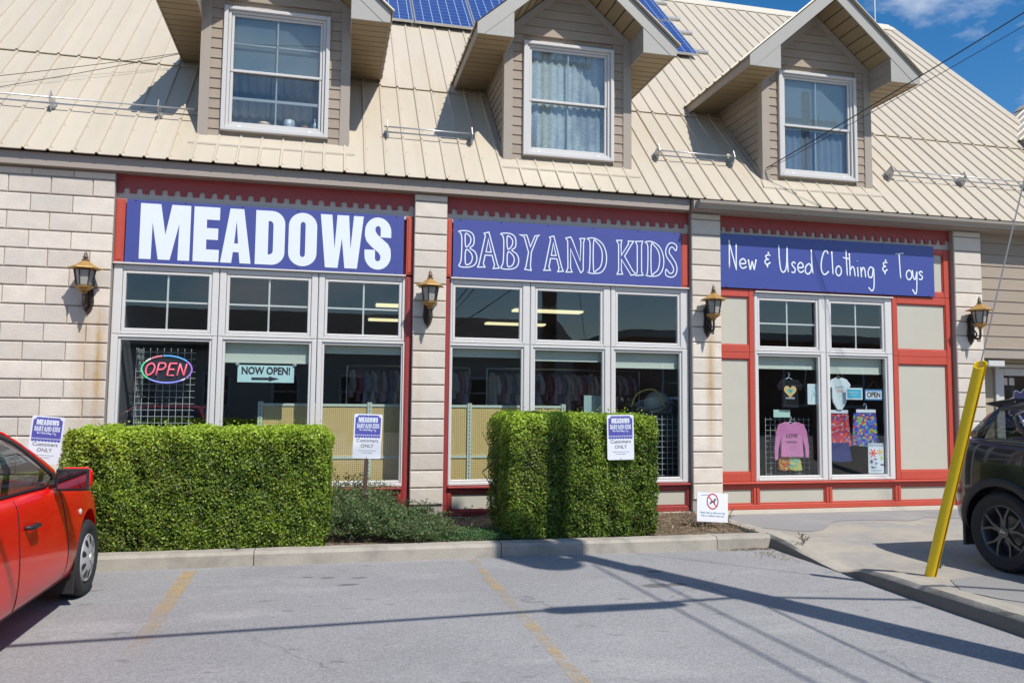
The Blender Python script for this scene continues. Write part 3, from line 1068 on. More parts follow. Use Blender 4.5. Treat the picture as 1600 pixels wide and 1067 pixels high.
# ================================================================== shopfront bays
def frieze(x0, x1):
    p = part('frieze', bld)
    mb = MB(); mb.box(x0, x1, 0.045, 0.12, 3.70, 4.05)
    mb.build('backing_board', m_band, p)
    n = int(round((x1 - x0) / 0.137))
    pt = (x1 - x0) / n
    poly = [(x0, 4.04)]
    for i in range(n):
        a = x0 + i * pt
        # tooth, then an arched notch
        poly += [(a, 3.812), (a + pt * 0.50, 3.812), (a + pt * 0.51, 3.855), (a + pt * 0.60, 3.873), (a + pt * 0.75, 3.878), (a + pt * 0.90, 3.873), (a + pt * 0.99, 3.855)]
    poly += [(x1, 3.855), (x1, 4.04)]
    me = filled([poly], 0.022)
    ob('toothed_trim', set_mat(me, m_red2), p, (0, 0.022, 0))
frieze(-2.438, 1.015)
frieze(1.428, 4.765)
frieze(5.198, 8.962)
mb = MB()
mb.box(-2.438, 1.015, 0.10, 0.2, 2.98, 4.05); mb.box(1.428, 4.765, 0.10, 0.2, 2.98, 4.05); mb.box(5.198, 8.962, 0.10, 0.2, 2.98, 4.05)
mb.build('header_wall', m_red, bld)

def post(x0, x1, z0, z1, bead=True, mt=None):
    mb = MB()
    mb.cbox(x0, x1, 0.018, 0.12, z0, z1, 0.006)
    if bead and x1 - x0 > 0.07:
        mb.box(x0 + 0.022, x1 - 0.022, 0.010, 0.02, z0 + 0.03, z1 - 0.03)
    mb.build('red_post', mt or m_red, bld)
post(-2.437, -2.335, 2.995, 3.735)
post(0.925, 1.014, 0.0, 2.97, True, m_red2)
post(0.925, 1.014, 2.995, 3.735)
post(1.429, 1.490, 0.0, 2.975, False, m_red2)
post(1.429, 1.505, 2.995, 3.735)
post(4.640, 4.764, 2.995, 3.735)

def base_panels(xs_, mr=None):
    mr = mr or m_red
    p = part('base_panelling', bld)
    x0, x1 = xs_[0], xs_[-1]
    mb = MB(); mb.cbox(x0, x1, 0.016, 0.13, 0.0, 0.07, 0.008); mb.build('bottom_rail', mr, p)
    mb = MB(); mb.cbox(x0, x1, 0.016, 0.13, 0.285, 0.340, 0.008); mb.build('top_rail', mr, p)
    mb = MB(); mb.cbox(x0, x1, -0.028, 0.13, 0.343, 0.372, 0.008); mb.build('sill_nosing', mr, p)
    for i, x in enumerate(xs_):
        a, b_ = x - 0.045, x + 0.045
        a, b_ = max(a, x0), min(b_, x1)
        mb = MB()
        if 0 < i < len(xs_) - 1:
            mb.cbox(a, x - 0.004, 0.014, 0.13, 0.071, 0.284, 0.006); mb.cbox(x + 0.004, b_, 0.014, 0.13, 0.071, 0.284, 0.006)
        else:
            mb.cbox(a, b_, 0.014, 0.13, 0.071, 0.284, 0.006)
        mb.build('stile', mr, p)
    for a, b_ in zip(xs_[:-1], xs_[1:]):
        a, b_ = a + 0.046, b_ - 0.046
        mb = MB(); mb.box(a, b_, 0.05, 0.12, 0.071, 0.284); mb.build('panel', m_beige, p)
        mb = MB()
        for (q0, q1, r0, r1) in ((a + 0.001, b_ - 0.001, 0.072, 0.088), (a + 0.001, b_ - 0.001, 0.267, 0.283), (a + 0.001, a + 0.017, 0.089, 0.266), (b_ - 0.017, b_ - 0.001, 0.089, 0.266)):
            mb.box(q0, q1, 0.032, 0.06, r0, r1)
        mb.build('bead', mr, p)
base_panels([-2.437, -1.275, -0.13, 0.924], m_red2)
base_panels([1.491, 2.54, 3.64, 4.764], m_red2)
base_panels([5.199, 5.74, 6.86, 7.97, 8.961])

def red_panel(x0, x1, z0, z1, px0, px1, pz0, pz1):
    """framed beige panel: frame outline x0..x1, z0..z1; panel opening px/pz"""
    p = part('framed_panel', bld)
    mb = MB(); mb.cbox(x0, px0, 0.018, 0.12, z0, z1, 0.006); mb.build('stile', m_red, p)
    mb = MB(); mb.cbox(px1, x1, 0.018, 0.12, z0, z1, 0.006); mb.build('stile', m_red, p)
    mb = MB(); mb.cbox(px0 + 0.001, px1 - 0.001, 0.020, 0.12, z0, pz0, 0.006); mb.build('rail', m_red, p)
    mb = MB(); mb.cbox(px0 + 0.001, px1 - 0.001, 0.020, 0.12, pz1, z1, 0.006); mb.build('rail', m_red, p)
    mb = MB(); mb.box(px0, px1, 0.05, 0.12, pz0, pz1); mb.build('panel', m_beige, p)
    mb = MB()
    for (q0, q1, r0, r1) in ((px0 + .001, px1 - .001, pz0 + .001, pz0 + 0.013), (px0 + .001, px1 - .001, pz1 - 0.013, pz1 - .001), (px0 + .001, px0 + 0.013, pz0 + 0.0135, pz1 - 0.0135), (px1 - 0.013, px1 - .001, pz0 + 0.0135, pz1 - 0.0135)):
        mb.box(q0, q1, 0.034, 0.06, r0, r1)
    mb.build('bead', m_red, p)
red_panel(5.199, 5.738, 2.135, 3.012, 5.232, 5.662, 2.235, 2.905)
red_panel(5.199, 5.738, 0.375, 2.133, 5.232, 5.662, 0.50, 2.045)
red_panel(7.952, 8.961, 2.135, 3.012, 8.035, 8.865, 2.235, 2.905)
red_panel(7.952, 8.961, 0.375, 2.133, 8.035, 8.865, 0.50, 2.025)
red_panel(8.60, 8.961, 3.015, 3.735, 8.635, 8.85, 3.09, 3.665)

# ------------------------------------------------------------------ shop windows
def ring_(mb, x0, x1, z0, z1, t, y0, y1, c=0.006):
    mb.cbox(x0, x0 + t, y0, y1, z0, z1, c)
    mb.cbox(x1 - t, x1, y0, y1, z0, z1, c)
    mb.cbox(x0 + t, x1 - t, y0 + 0.0012, y1, z1 - t, z1, c)
    mb.cbox(x0 + t, x1 - t, y0 + 0.0012, y1, z0, z0 + t, c)
def shop_window(x0, x1, ux0, ux1, lx0, lx1, grid_):
    wn = part('shop_window', bld)
    x0, x1 = x0 + 0.004, x1 - 0.004
    uz0, uz1, lz0, lz1 = 2.232, 2.869, 0.449, 2.093
    S_ = 0.034
    # fixed frame
    mb = MB()
    for (a, b_) in ((x0, ux0 - S_ - 0.004), (ux1 + S_ + 0.004, x1)):
        mb.cbox(a, b_, 0.022, 0.12, 2.16, 2.968, 0.008)
    for (a, b_) in ((x0, lx0 - 0.03), (lx1 + 0.03, x1)):
        mb.cbox(a, b_, 0.022, 0.12, 0.376, 2.157, 0.008)
    mb.cbox(ux0 - S_ - 0.0035, ux1 + S_ + 0.0035, 0.024, 0.12, uz1 + S_ + 0.004, 2.967, 0.008)
    mb.cbox(ux0 - S_ - 0.0035, ux1 + S_ + 0.0035, 0.024, 0.12, 2.161, uz0 - S_ - 0.003, 0.006)
    mb.cbox(lx0 - 0.0295, lx1 + 0.0295, 0.024, 0.12, lz1 + 0.031, 2.156, 0.006)
    mb.cbox(lx0 - 0.0295, lx1 + 0.0295, 0.018, 0.12, 0.377, lz0 - 0.031, 0.008)
    mb.build('frame', m_frame, wn)
    mb = MB(); ring_(mb, ux0 - S_, ux1 + S_, uz0 - S_, uz1 + S_, S_, 0.036, 0.09)
    mb.build('sash', m_frame, wn)
    mb = MB(); ring_(mb, lx0 - 0.029, lx1 + 0.029, lz0 - 0.029, lz1 + 0.029, 0.028, 0.040, 0.10)
    mb.build('glazing_bead', m_frame, wn)
    mb = MB(); mb.box(ux0 - 0.01, ux1 + 0.01, 0.060, 0.066, uz0 - 0.01, uz1 + 0.01); mb.build('pane', m_glass, wn)
    mb = MB(); mb.box(lx0 - 0.01, lx1 + 0.01, 0.066, 0.073, lz0 - 0.01, lz1 + 0.01); mb.build('pane', m_glass, wn)
    if grid_:
        xm, zm = (ux0 + ux1) / 2, (uz0 + uz1) / 2
        mb = MB(); mb.box(xm - 0.010, xm + 0.010, 0.067, 0.075, uz0, uz1); mb.build('muntin', m_frame, wn)
        mb = MB(); mb.box(ux0, ux1, 0.0672, 0.0748, zm - 0.010, zm + 0.010); mb.build('muntin', m_frame, wn)
    return wn
shop_window(-2.437, -1.275, -2.299, -1.393, -2.327, -1.365, True)
shop_window(-1.275, -0.130, -1.157, -0.250, -1.185, -0.222, True)
shop_window(-0.130, 0.924, -0.016, 0.850, -0.040, 0.890, True)
shop_window(1.491, 2.540, 1.560, 2.400, 1.535, 2.428, False)
shop_window(2.540, 3.640, 2.640, 3.500, 2.615, 3.528, False)
shop_window(3.640, 4.764, 3.746, 4.600, 3.718, 4.628, False)
shop_window(5.740, 6.860, 5.833, 6.715, 5.811, 6.740, True)
shop_window(6.860, 7.950, 6.960, 7.790, 6.930, 7.830, True)
# drip ledge over the windows
for a, b_ in ((-2.437, 0.924), (1.491, 4.764), (5.742, 7.950)):
    mb = MB(); mb.cbox(a, b_, -0.018, 0.115, 2.970, 2.990, 0.004); mb.build('drip_ledge', m_frame, bld)

# the infill sits back from the faces of the stone piers
for c_ in bld.children:
    if c_.name.split('.')[0] in ('frieze', 'header_wall', 'red_post', 'base_panelling', 'framed_panel', 'shop_window', 'drip_ledge'):
        c_.location.y += 0.07

# ------------------------------------------------------------------ sided wall and door beyond the last pier
p = part('side_wall', bld)
z = 2.30
while z < 4.05:
    zt = min(z + 0.176, 4.03)
    lap_front(9.442, 15.3, 9.442, 15.3, z + 0.002, zt - 0.003, 0.10, p, m_taupe, 0.03)
    z += 0.176
mb = MB(); mb.cbox(9.442, 15.3, 0.075, 0.16, 2.14, 2.298, 0.008); mb.build('header_board', m_trim, p)
mb = MB(); mb.cbox(9.442, 15.3, 0.055, 0.16, 2.285, 2.30, 0.004); mb.build('drip_cap', m_trim, p)
mb = MB(); mb.box(9.442, 15.3, 0.14, 0.55, 2.10, 2.138); mb.build('porch_soffit', m_soffit, p)
mb = MB(); mb.box(9.6, 10.06, 0.50, 0.56, -0.06, 2.10); mb.box(11.25, 15.3, 0.50, 0.56, -0.06, 2.10); mb.box(9.44, 9.6, 0.3, 0.56, -0.06, 2.10)
mb.build('porch_wall', M('olive_wall', (0.36, 0.31, 0.22), 0.8, var=(4, 0.08)), p)
mb = MB(); mb.box(9.442, 15.3, 0.16, 0.2, 2.14, 4.0); mb.build('wall_core', m_taupe, p)
dr = part('entrance_door', bld)
mb = MB(); ring_(mb, 10.07, 11.24, -0.05, 2.09, 0.06, 0.46, 0.54); mb.build('door_frame', m_dframe, dr)
mb = MB(); ring_(mb, 10.135, 11.175, 0.0, 2.02, 0.11, 0.48, 0.52); mb.build('door_leaf', m_dframe, dr)
mb = MB(); mb.box(10.24, 11.07, 0.497, 0.503, 0.105, 1.915); mb.build('pane', m_glass, dr)
mb = MB(); mb.tube([(11.03, 0.47, 0.95), (11.03, 0.43, 0.97), (11.03, 0.43, 1.2), (11.03, 0.47, 1.22)], 0.012); mb.build('handle', m_alu, dr)
mb = MB(); mb.box(9.60, 9.90, 0.10, 0.20, 2.02, 2.12); mb.build('porch_light', m_dframe, p, bevel=0.012)
for sx in (10.27, 10.40):
    mb = MB(); mb.box(sx - 0.05, sx + 0.05, 0.4945, 0.4965, 1.76, 1.87); mb.build('sticker', M('sticker_paper', (0.55, 0.45, 0.40), 0.7, var=(60, 0.3)), dr)
me = filled([[(10.60 + (0.27 + 0.03 * math.cos(9 * t_)) * math.cos(t_), 1.42 + (0.27 + 0.03 * math.cos(9 * t_)) * math.sin(t_)) for t_ in np.linspace(0, 2 * math.pi, 73)[:-1]]], 0.001)
ob('decal', set_mat(me, M('decal_white', (0.6, 0.58, 0.66), 0.5)), dr, (0, 0.4948, 0))
me = filled([[(10.60 + (0.25 + 0.03 * math.cos(9 * t_)) * math.cos(t_), 1.42 + (0.25 + 0.03 * math.cos(9 * t_)) * math.sin(t_)) for t_ in np.linspace(0, 2 * math.pi, 73)[:-1]]], 0.001)
ob('decal', set_mat(me, M('decal_purple', (0.09, 0.06, 0.16), 0.5)), dr, (0, 0.4935, 0))

# ================================================================== sign boards
def box_poly(pts, x0, x1, z0, z1):
    return [(x0 + (x1 - x0) * p[0], z0 + (z1 - z0) * p[1]) for p in pts]
def arc(cx, cy, rx, ry, a0, a1, n=8):
    return [(cx + rx * math.cos(R(a0 + (a1 - a0) * i / n)), cy + ry * math.sin(R(a0 + (a1 - a0) * i / n))) for i in range(n + 1)]
def rrect(x0, x1, y0, y1, rx, ry, n=6):
    return (arc(x1 - rx, y1 - ry, rx, ry, 0, 90, n) + arc(x0 + rx, y1 - ry, rx, ry, 90, 180, n)
            + arc(x0 + rx, y0 + ry, rx, ry, 180, 270, n) + arc(x1 - rx, y0 + ry, rx, ry, 270, 360, n))
HEAVY = {
    'M': [[(0, 0), (0, 1), (.40, 1), (.505, .45), (.62, 1), (1, 1), (1, 0), (.765, 0), (.775, .66), (.61, 0), (.375, 0), (.245, .66), (.235, 0)]],
    'E': [[(0, 0), (0, 1), (1, 1), (1, .77), (.50, .77), (.50, .615), (.95, .615), (.95, .405), (.50, .405), (.50, .225), (1, .225), (1, 0)]],
    'A': [[(0, 0), (.28, 1), (.73, 1), (1, 0), (.635, 0), (.595, .20), (.405, .20), (.36, 0)], [(.435, .36), (.565, .36), (.50, .78)]],
    'D': [[(0, 0), (0, 1), (.5, 1)] + arc(.55, .76, .45, .24, 90, 0) + arc(.55, .24, .45, .24, 0, -90) + [(.5, 0)],
          [(.43, .19), (.43, .81)] + arc(.48, .74, .12, .07, 90, 0, 4) + arc(.48, .26, .12, .07, 0, -90, 4)],
    'O': [rrect(0, 1, 0, 1, .5, .25, 8), rrect(.41, .59, .17, .83, .09, .06, 5)],
    'W': [[(0, 1), (.265, 1), (.335, .36), (.385, 1), (.655, 1), (.705, .36), (.77, 1), (1, 1), (.865, 0), (.575, 0), (.50, .56), (.415, 0), (.125, 0)]],
    'S': [[(1, .62), (1, .73)] + arc(.5, .73, .5, .27, 0, 180, 12)[1:] + [(0, .64), (.06, .54), (.24, .44), (.52, .33), (.60, .27)]
          + arc(.5, .225, .105, .065, 0, -180, 8) + [(.395, .375), (0, .375), (0, .27)] + arc(.5, .27, .5, .27, 180, 360, 12)[1:]
          + [(.985, .40), (.88, .50), (.66, .59), (.46, .68), (.395, .74)] + arc(.495, .775, .10, .06, 180, 0, 8) + [(.595, .62)]],
}
def heavy_word(letters, parent, mat, y, z0, z1):
    for ch, a, b_ in letters:
        me = filled([box_poly(s, a, b_, z0, z1) for s in HEAVY[ch]], 0.003)
        ob('letter', set_mat(me, mat), parent, (0, y, 0))

def board(name, label, x0, x1, z0, z1, y, mat, grommets):
    o = thing(name, label, 'sign', ((x0 + x1) / 2, y, z0))
    def L(me_or_mb, nm, mt, **k):
        q = me_or_mb.build(nm, mt, o, **k)
        return q
    X0, X1 = x0 - (x0 + x1) / 2, x1 - (x0 + x1) / 2
    mb = MB(); mb.cbox(X0, X1, 0, 0.014, 0, z1 - z0, 0.002)
    L(mb, 'panel', mat)
    for t_ in grommets:
        for zz in (0.012, z1 - z0 - 0.012):
            mb = MB(); mb.lathe([(0.009, -0.004), (0.009, 0.001)], (X0 + (X1 - X0) * t_, 0, zz), 8, 'y'); L(mb, 'screw', m_black)
    return o
off = lambda L_, dx: [(c, a - dx, b_ - dx) for c, a, b_ in L_]
# 1: MEADOWS
s1 = board('shop_sign', 'blue sign board with huge heavy white letters MEADOWS', -2.318, 0.890, 2.992, 3.73, 0.060, m_blue, (0.03, 0.2, 0.4, 0.6, 0.8, 0.97))
heavy_word(off([('M', -2.165, -1.615), ('E', -1.578, -1.29), ('A', -1.271, -.926), ('D', -.88, -.541), ('O', -.498, -.165), ('W', -.126, .392), ('S', .41, .733)], -0.714),
           s1, m_white, -0.0035, 0.045, 0.70)
# 2: BABY AND KIDS, outlined letters
OUTL = {
    'B': [[(.02, .98), (.45, 1.0), (.75, .93), (.84, .78), (.80, .62), (.62, .53), (.88, .44), (1.0, .28), (.92, .10), (.60, .01), (.06, .02), (.16, .20), (.18, .75), (.12, .92)],
          [(.36, .90), (.52, .90), (.66, .80), (.62, .66), (.40, .56)], [(.40, .47), (.64, .42), (.76, .28), (.66, .12), (.40, .09)]],
    'A': [[(.0, .02), (.06, .10), (.34, .90), (.28, .96), (.50, 1.0), (.92, .12), (1.0, .02), (.72, .0), (.78, .10), (.66, .36), (.34, .36), (.26, .12), (.34, .03)],
          [(.38, .45), (.62, .45), (.48, .80)]],
    'Y': [[(.0, .98), (.24, .93), (.46, .50), (.34, .10), (.28, .02), (.60, .0), (.56, .12), (.60, .50), (.90, .95), (1.0, 1.0), (.78, .97), (.55, .66), (.42, .90), (.36, .98)]],
    'N': [[(.03, .0), (.12, .12), (.10, .88), (.0, .96), (.26, 1.0), (.36, .90), (.76, .34), (.80, .88), (.74, .97), (1.0, .98), (.94, .86), (.92, .06), (.80, .0), (.70, .10), (.26, .66), (.26, .12), (.34, .01)]],
    'D': [[(.02, .98), (.40, 1.0), (.78, .86), (.98, .58), (.96, .26), (.74, .05), (.40, .0), (.06, .02), (.14, .12), (.16, .86)],
          [(.34, .90), (.50, .89), (.72, .72), (.78, .48), (.70, .22), (.50, .10), (.34, .10)]],
    'K': [[(.02, .98), (.28, .99), (.24, .86), (.26, .56), (.62, .90), (.60, .98), (.88, .98), (.76, .88), (.42, .54), (.82, .14), (1.0, .03), (.74, .0), (.66, .08), (.26, .44), (.26, .12), (.32, .02), (.04, .01), (.12, .12), (.12, .86)]],
    'I': [[(.0, .98), (.95, 1.0), (.80, .88), (.80, .12), (1.0, .02), (.05, .0), (.22, .12), (.22, .86)]],
    'S': [[(.96, .92), (.90, .78), (.62, .88), (.40, .82), (.38, .70), (.60, .58), (.90, .40), (.98, .22), (.82, .05), (.45, .0), (.08, .06), (.12, .22), (.40, .11), (.64, .14), (.70, .26), (.48, .42), (.14, .60), (.10, .80), (.34, .97), (.66, 1.0)]],
}
s2 = board('shop_sign', 'blue sign board with thin white outlined letters BABY AND KIDS', 1.512, 4.638, 2.992, 3.735, 0.060, m_blue, (0.03, 0.2, 0.4, 0.6, 0.8, 0.97))
xm = (1.510 + 4.628) / 2
bk = [('B', 1.574, 1.815), ('A', 1.826, 2.108), ('B', 2.12, 2.364), ('Y', 2.371, 2.637), ('A', 2.7, 2.965), ('N', 2.996, 3.257), ('D', 3.286, 3.563), ('K', 3.697, 3.979), ('I', 3.972, 4.078), ('D', 4.103, 4.378), ('S', 4.39, 4.572)]
def outline_word(letters, parent, mat, y, z0, z1, wd):
    for i, (ch, a, b_) in enumerate(letters):
        mb = MB()
        for s in OUTL[ch]:
            pts = box_poly(s, a, b_, z0, z1)
            P = catmull([(p[0], p[1], 0) for p in pts], 4, True) if ch in 'BDS' else [Vector((p[0], p[1], 0)) for p in pts]
            ribbon(mb, P, wd, 0, 0.003, True)
        o = mb.build('letter', mat, parent)
        o.location = (0, y, 0)
outline_word(off(bk, xm), s2, m_white, -0.0035, 3.122 - 2.992, 3.590 - 2.992, 0.0145)
# 3: New & Used Clothing & Toys, monoline script
STR = {
    'N': [[(.08, 0), (.10, 1), (.12, .95), (.85, .06), (.88, .1), (.92, .98)]],
    'e': [[(.08, .45), (.85, .55), (.75, .9), (.45, 1), (.12, .75), (.08, .35), (.35, .02), (.7, .05), (.98, .22)]],
    'w': [[(.02, .95), (.22, .05), (.30, .08), (.48, .72), (.54, .70), (.72, .05), (.78, .08), (1.0, 1.0)]],
    '&': [[(.95, .78), (.55, .80), (.15, .72), (.30, .58), (.62, .54), (.20, .50), (.0, .36), (.35, .22), (.95, .36)], [(.62, .98), (.60, .80)], [(.45, .22), (.40, .0)]],
    'U': [[(.05, 1.0), (.10, .45), (.25, .08), (.55, .02), (.80, .25), (.88, .95), (.90, .4), (.97, .0)]],
    's': [[(.85, .85), (.55, 1.0), (.22, .82), (.45, .58), (.80, .35), (.62, .04), (.1, .06)]],
    'd': [[(.80, .30), (.55, .42), (.15, .30), (.08, .10), (.35, .0), (.70, .10), (.86, .34)], [(.82, 1.0), (.86, .4), (.98, .02)]],
    'C': [[(.92, .86), (.70, 1.0), (.35, .88), (.08, .50), (.10, .15), (.45, .0), (.95, .14)]],
    'l': [[(.2, 1), (.4, .5), (.6, 0)]],
    'o': [[(.55, 1), (.15, .75), (.08, .30), (.45, .0), (.88, .25), (.90, .72), (.55, 1.0)]],
    't': [[(.48, 1), (.52, .5), (.60, .03)], [(.0, .70), (1.0, .66)]],
    'h': [[(.08, 1), (.12, .5), (.15, .0)], [(.14, .25), (.45, .42), (.72, .36), (.88, .0)]],
    'i': [[(.4, .58), (.5, .3), (.6, .0)], [(.35, .92), (.40, .95)]],
    'n': [[(.05, 1), (.1, .5), (.14, .0)], [(.12, .5), (.45, .95), (.78, .75), (.92, .0)]],
    'g': [[(.80, .95), (.40, 1.0), (.08, .80), (.20, .58), (.60, .60), (.82, .95), (.88, .5), (.80, .12), (.5, .0), (.10, .14)]],
    'y': [[(.05, 1), (.20, .70), (.55, .62), (.85, .95), (.80, .5), (.70, .10), (.45, .0), (.0, .18)]],
    'T': [[(.0, .95), (1.0, 1.0)], [(.45, .98), (.50, .5), (.58, .0)]],
}
s3 = board('shop_sign', 'deep blue sign board with handwritten white words New & Used Clothing & Toys', 5.20, 8.66, 3.020, 3.765, 0.060, m_bluedk, (0.03, 0.2, 0.49, 0.52, 0.75, 0.97))
xm3 = (5.196 + 8.625) / 2
NUC = [('N', 5.323, 5.45, 3.272, 3.645), ('e', 5.482, 5.596, 3.293, 3.425), ('w', 5.619, 5.74, 3.286, 3.426), ('&', 5.876, 5.966, 3.312, 3.547), ('U', 6.086, 6.243, 3.264, 3.655), ('s', 6.276, 6.365, 3.266, 3.42), ('e', 6.381, 6.487, 3.277, 3.417), ('d', 6.497, 6.63, 3.259, 3.612), ('C', 6.753, 6.888, 3.265, 3.61), ('l', 6.928, 6.962, 3.265, 3.602), ('o', 6.989, 7.09, 3.257, 3.402), ('t', 7.111, 7.227, 3.245, 3.644), ('h', 7.21, 7.322, 3.256, 3.589), ('i', 7.336, 7.37, 3.254, 3.502), ('n', 7.398, 7.487, 3.249, 3.4), ('g', 7.512, 7.633, 3.064, 3.407), ('&', 7.765, 7.849, 3.305, 3.534), ('T', 7.982, 8.123, 3.255, 3.639), ('o', 8.152, 8.258, 3.253, 3.397), ('y', 8.258, 8.354, 3.051, 3.396), ('s', 8.358, 8.451, 3.262, 3.385)]
def script_word(letters, parent, mat, y, dx, dz, wd, sc=1.0):
    for ch, a, b_, z0, z1 in letters:
        mb = MB()
        for s in STR[ch]:
            pts = box_poly(s, (a - dx) * sc, (b_ - dx) * sc, (z0 - dz) * sc, (z1 - dz) * sc)
            P = catmull([(p[0], p[1], 0) for p in pts], 5) if len(pts) > 2 else [Vector((p[0], p[1], 0)) for p in pts]
            mb.tube([(p_[0], 0.0, p_[1]) for p_ in P], wd / 2, 8)
        mb.v = [(a_, b__ * 0.12, c_) for a_, b__, c_ in mb.v]
        o = mb.build('letter', mat, parent, smooth=True)
        o.location = (0, y, 0)
script_word(NUC, s3, m_white, -0.0035, xm3, 3.020, 0.022)

# ================================================================== wall lanterns
m_gold = M('lantern_gold', (0.40, 0.235, 0.065), 0.5, metal=0.2, var=(30, 0.3))
m_bronze = M('lantern_bronze', (0.055, 0.04, 0.03), 0.5, metal=0.4, var=(20, 0.2))
m_brzl = M('lantern_finial', (0.16, 0.115, 0.075), 0.5, metal=0.4, var=(20, 0.2))
m_lglass = M('lantern_glass', (0.34, 0.33, 0.30), 0.2, var=(25, 0.35))
def lantern(x, z, label):
    o = thing('wall_lantern', label, 'lamp', (x, 0, z + 0.10), 0, 'gold capped lanterns on the stone piers')
    o.scale = (0.82, 0.82, 0.82)
    ax = -0.225
    # wall plate
    mb = MB()
    pl = [(-.055, -.21), (-.075, -.12), (-.06, .06), (-.075, .16), (-.03, .24), (0, .27), (.03, .24), (.075, .16), (.06, .06), (.075, -.12), (.055, -.21), (0, -.29)]
    mb.prism(pl, -0.03, 0.0); mb.prism([(p[0] * .6, p[1] * .75) for p in pl], -0.05, -0.03)
    mb.build('wall_plate', m_bronze, o, bevel=0.004)
    # scrolled arm
    mb = MB()
    P = catmull([(0, -.04, -.10), (0, -.10, -.17), (0, -.19, -.19), (0, ax, -.14), (0, ax, -.06), (0, ax, .0)], 6)
    mb.tube(P, 0.020, 8)
    mb.tube(catmull([(0, -.04, .0), (0, -.09, -.03), (0, -.14, -.10), (0, -.12, -.16), (0, -.085, -.14)], 6), 0.012, 6)
    mb.tube(catmull([(0, -.15, -.19), (0, -.17, -.235), (0, -.215, -.23), (0, -.21, -.20)], 5), 0.010, 6)
    mb.build('arm', m_bronze, o, smooth='auto')
    n = 6
    ph = R(12)
    mb = MB(); mb.lathe([(0.02, -.03), (0.045, -.01), (0.03, .0), (0.075, .025), (0.118, .06), (0.122, .075), (0.105, .078)], (0, ax, 0), n, 'z', ph)
    mb.build('gallery', m_gold, o)
    mb = MB(); mb.lathe([(0.088, .079), (0.122, .30), (0.117, .30), (0.083, .082)], (0, ax, 0), n, 'z', ph)
    mb.build('glass', m_lglass, o)
    mb = MB()
    for k in range(n):
        t = ph + 2 * math.pi * k / n
        c, s = math.cos(t), math.sin(t)
        mb.tube([(0.094 * c, ax + 0.094 * s, .077), (0.132 * c, ax + 0.132 * s, .305)], 0.010, 5)
    for rr, zz in ((0.130, .297), (0.094, .082)):
        mb.tube([(rr * math.cos(ph + 2 * math.pi * k / n), ax + rr * math.sin(ph + 2 * math.pi * k / n), zz) for k in range(n)], 0.009, 4, closed=True)
    mb.build('cage', m_bronze, o)
    mb = MB(); mb.lathe([(0.11, .300), (0.195, .302), (0.212, .312), (0.205, .326), (0.15, .345), (0.10, .375), (0.062, .408), (0.045, .418), (0.03, .42)], (0, ax, 0), n, 'z', ph)
    for k in range(n):
        t = ph + 2 * math.pi * k / n
        mb.lathe([(0.004, .300), (0.016, .308), (0.012, .322), (0.003, .328)], (0.207 * math.cos(t), ax + 0.207 * math.sin(t), 0), 6)
    mb.build('cap', m_gold, o)
    mb = MB(); mb.lathe([(0.03, .418), (0.046, .426), (0.046, .440), (0.026, .446), (0.022, .455), (0.042, .468), (0.03, .478), (0.026, .49), (0.024, .51), (0.010, .545), (0.002, .565)], (0, ax, 0), 10)
    mb.build('finial', m_brzl, o, smooth='auto')
    return o
lantern(-2.668 + 0.01, 2.50, 'gold capped wall lantern on the wide stone wall left of MEADOWS')
lantern(1.200, 2.47, 'gold capped wall lantern on the pier between MEADOWS and BABY AND KIDS')
lantern(4.985, 2.45, 'gold capped wall lantern on the pier left of the New & Used sign')
lantern(9.20, 2.46, 'gold capped wall lantern on the last pier, above the yellow guard')

# ================================================================== snow guards
def snow_guard(x0, x1, brk, label):
    y0 = 0.53
    o = thing('snow_guard', label, 'snow guard', (x0, y0, roof_z(y0)), 0, 'rail snow guards along the eave')
    nrm = Vector((0, -math.sin(SL), math.cos(SL)))
    up = Vector((0, math.cos(SL), math.sin(SL)))
    for bx in brk:
        mb = MB()
        P = [(-.07, .022), (.16, .022), (.12, .07), (.075, .215), (-.035, .175)]
        pts = [up * a + nrm * b_ for a, b_ in P]
        n = len(pts)
        vs = [p_ + Vector((bx - x0 - 0.004, 0, 0.0)) for p_ in pts] + [p_ + Vector((bx - x0 + 0.004, 0, 0)) for p_ in pts]
        mb.add(vs, [tuple(range(n)), tuple(range(2 * n - 1, n - 1, -1))] + [(i, i + n, (i + 1) % n + n, (i + 1) % n) for i in range(n)])
        vs = [up * a + nrm * 0.024 + Vector((bx - x0 + s, 0, 0)) for a, s in ((-.02, -.03), (-.02, .03), (.14, .03), (.14, -.03))]
        vs += [v + nrm * 0.005 for v in vs]
        mb.add(vs, [(0, 3, 2, 1), (4, 5, 6, 7), (0, 1, 5, 4), (1, 2, 6, 5), (2, 3, 7, 6), (3, 0, 4, 7)])
        mb.build('bracket', m_galv, o)
    for a, b_ in ((.012, .075), (.022, .145)):
        mb = MB()
        c = up * a + nrm * b_
        mb.tube([Vector((-0.02, 0, 0)) + c, Vector((x1 - x0 + 0.02, 0, 0)) + c], 0.010, 8)
        mb.build('rail', m_galv, o, smooth=True)
    return o
snow_guard(-7.7, -1.66, (-7.6, -6.2, -4.9, -3.30, -2.10), 'galvanised double rail snow guard left of the first dormer')
snow_guard(0.66, 1.82, (0.68, 1.80), 'short galvanised snow guard between the first and second dormers')
snow_guard(4.46, 5.66, (4.48, 5.64), 'short galvanised snow guard between the second and third dormers')
snow_guard(8.27, 12.2, (8.29, 9.60, 10.85, 12.0), 'long galvanised snow guard right of the third dormer')

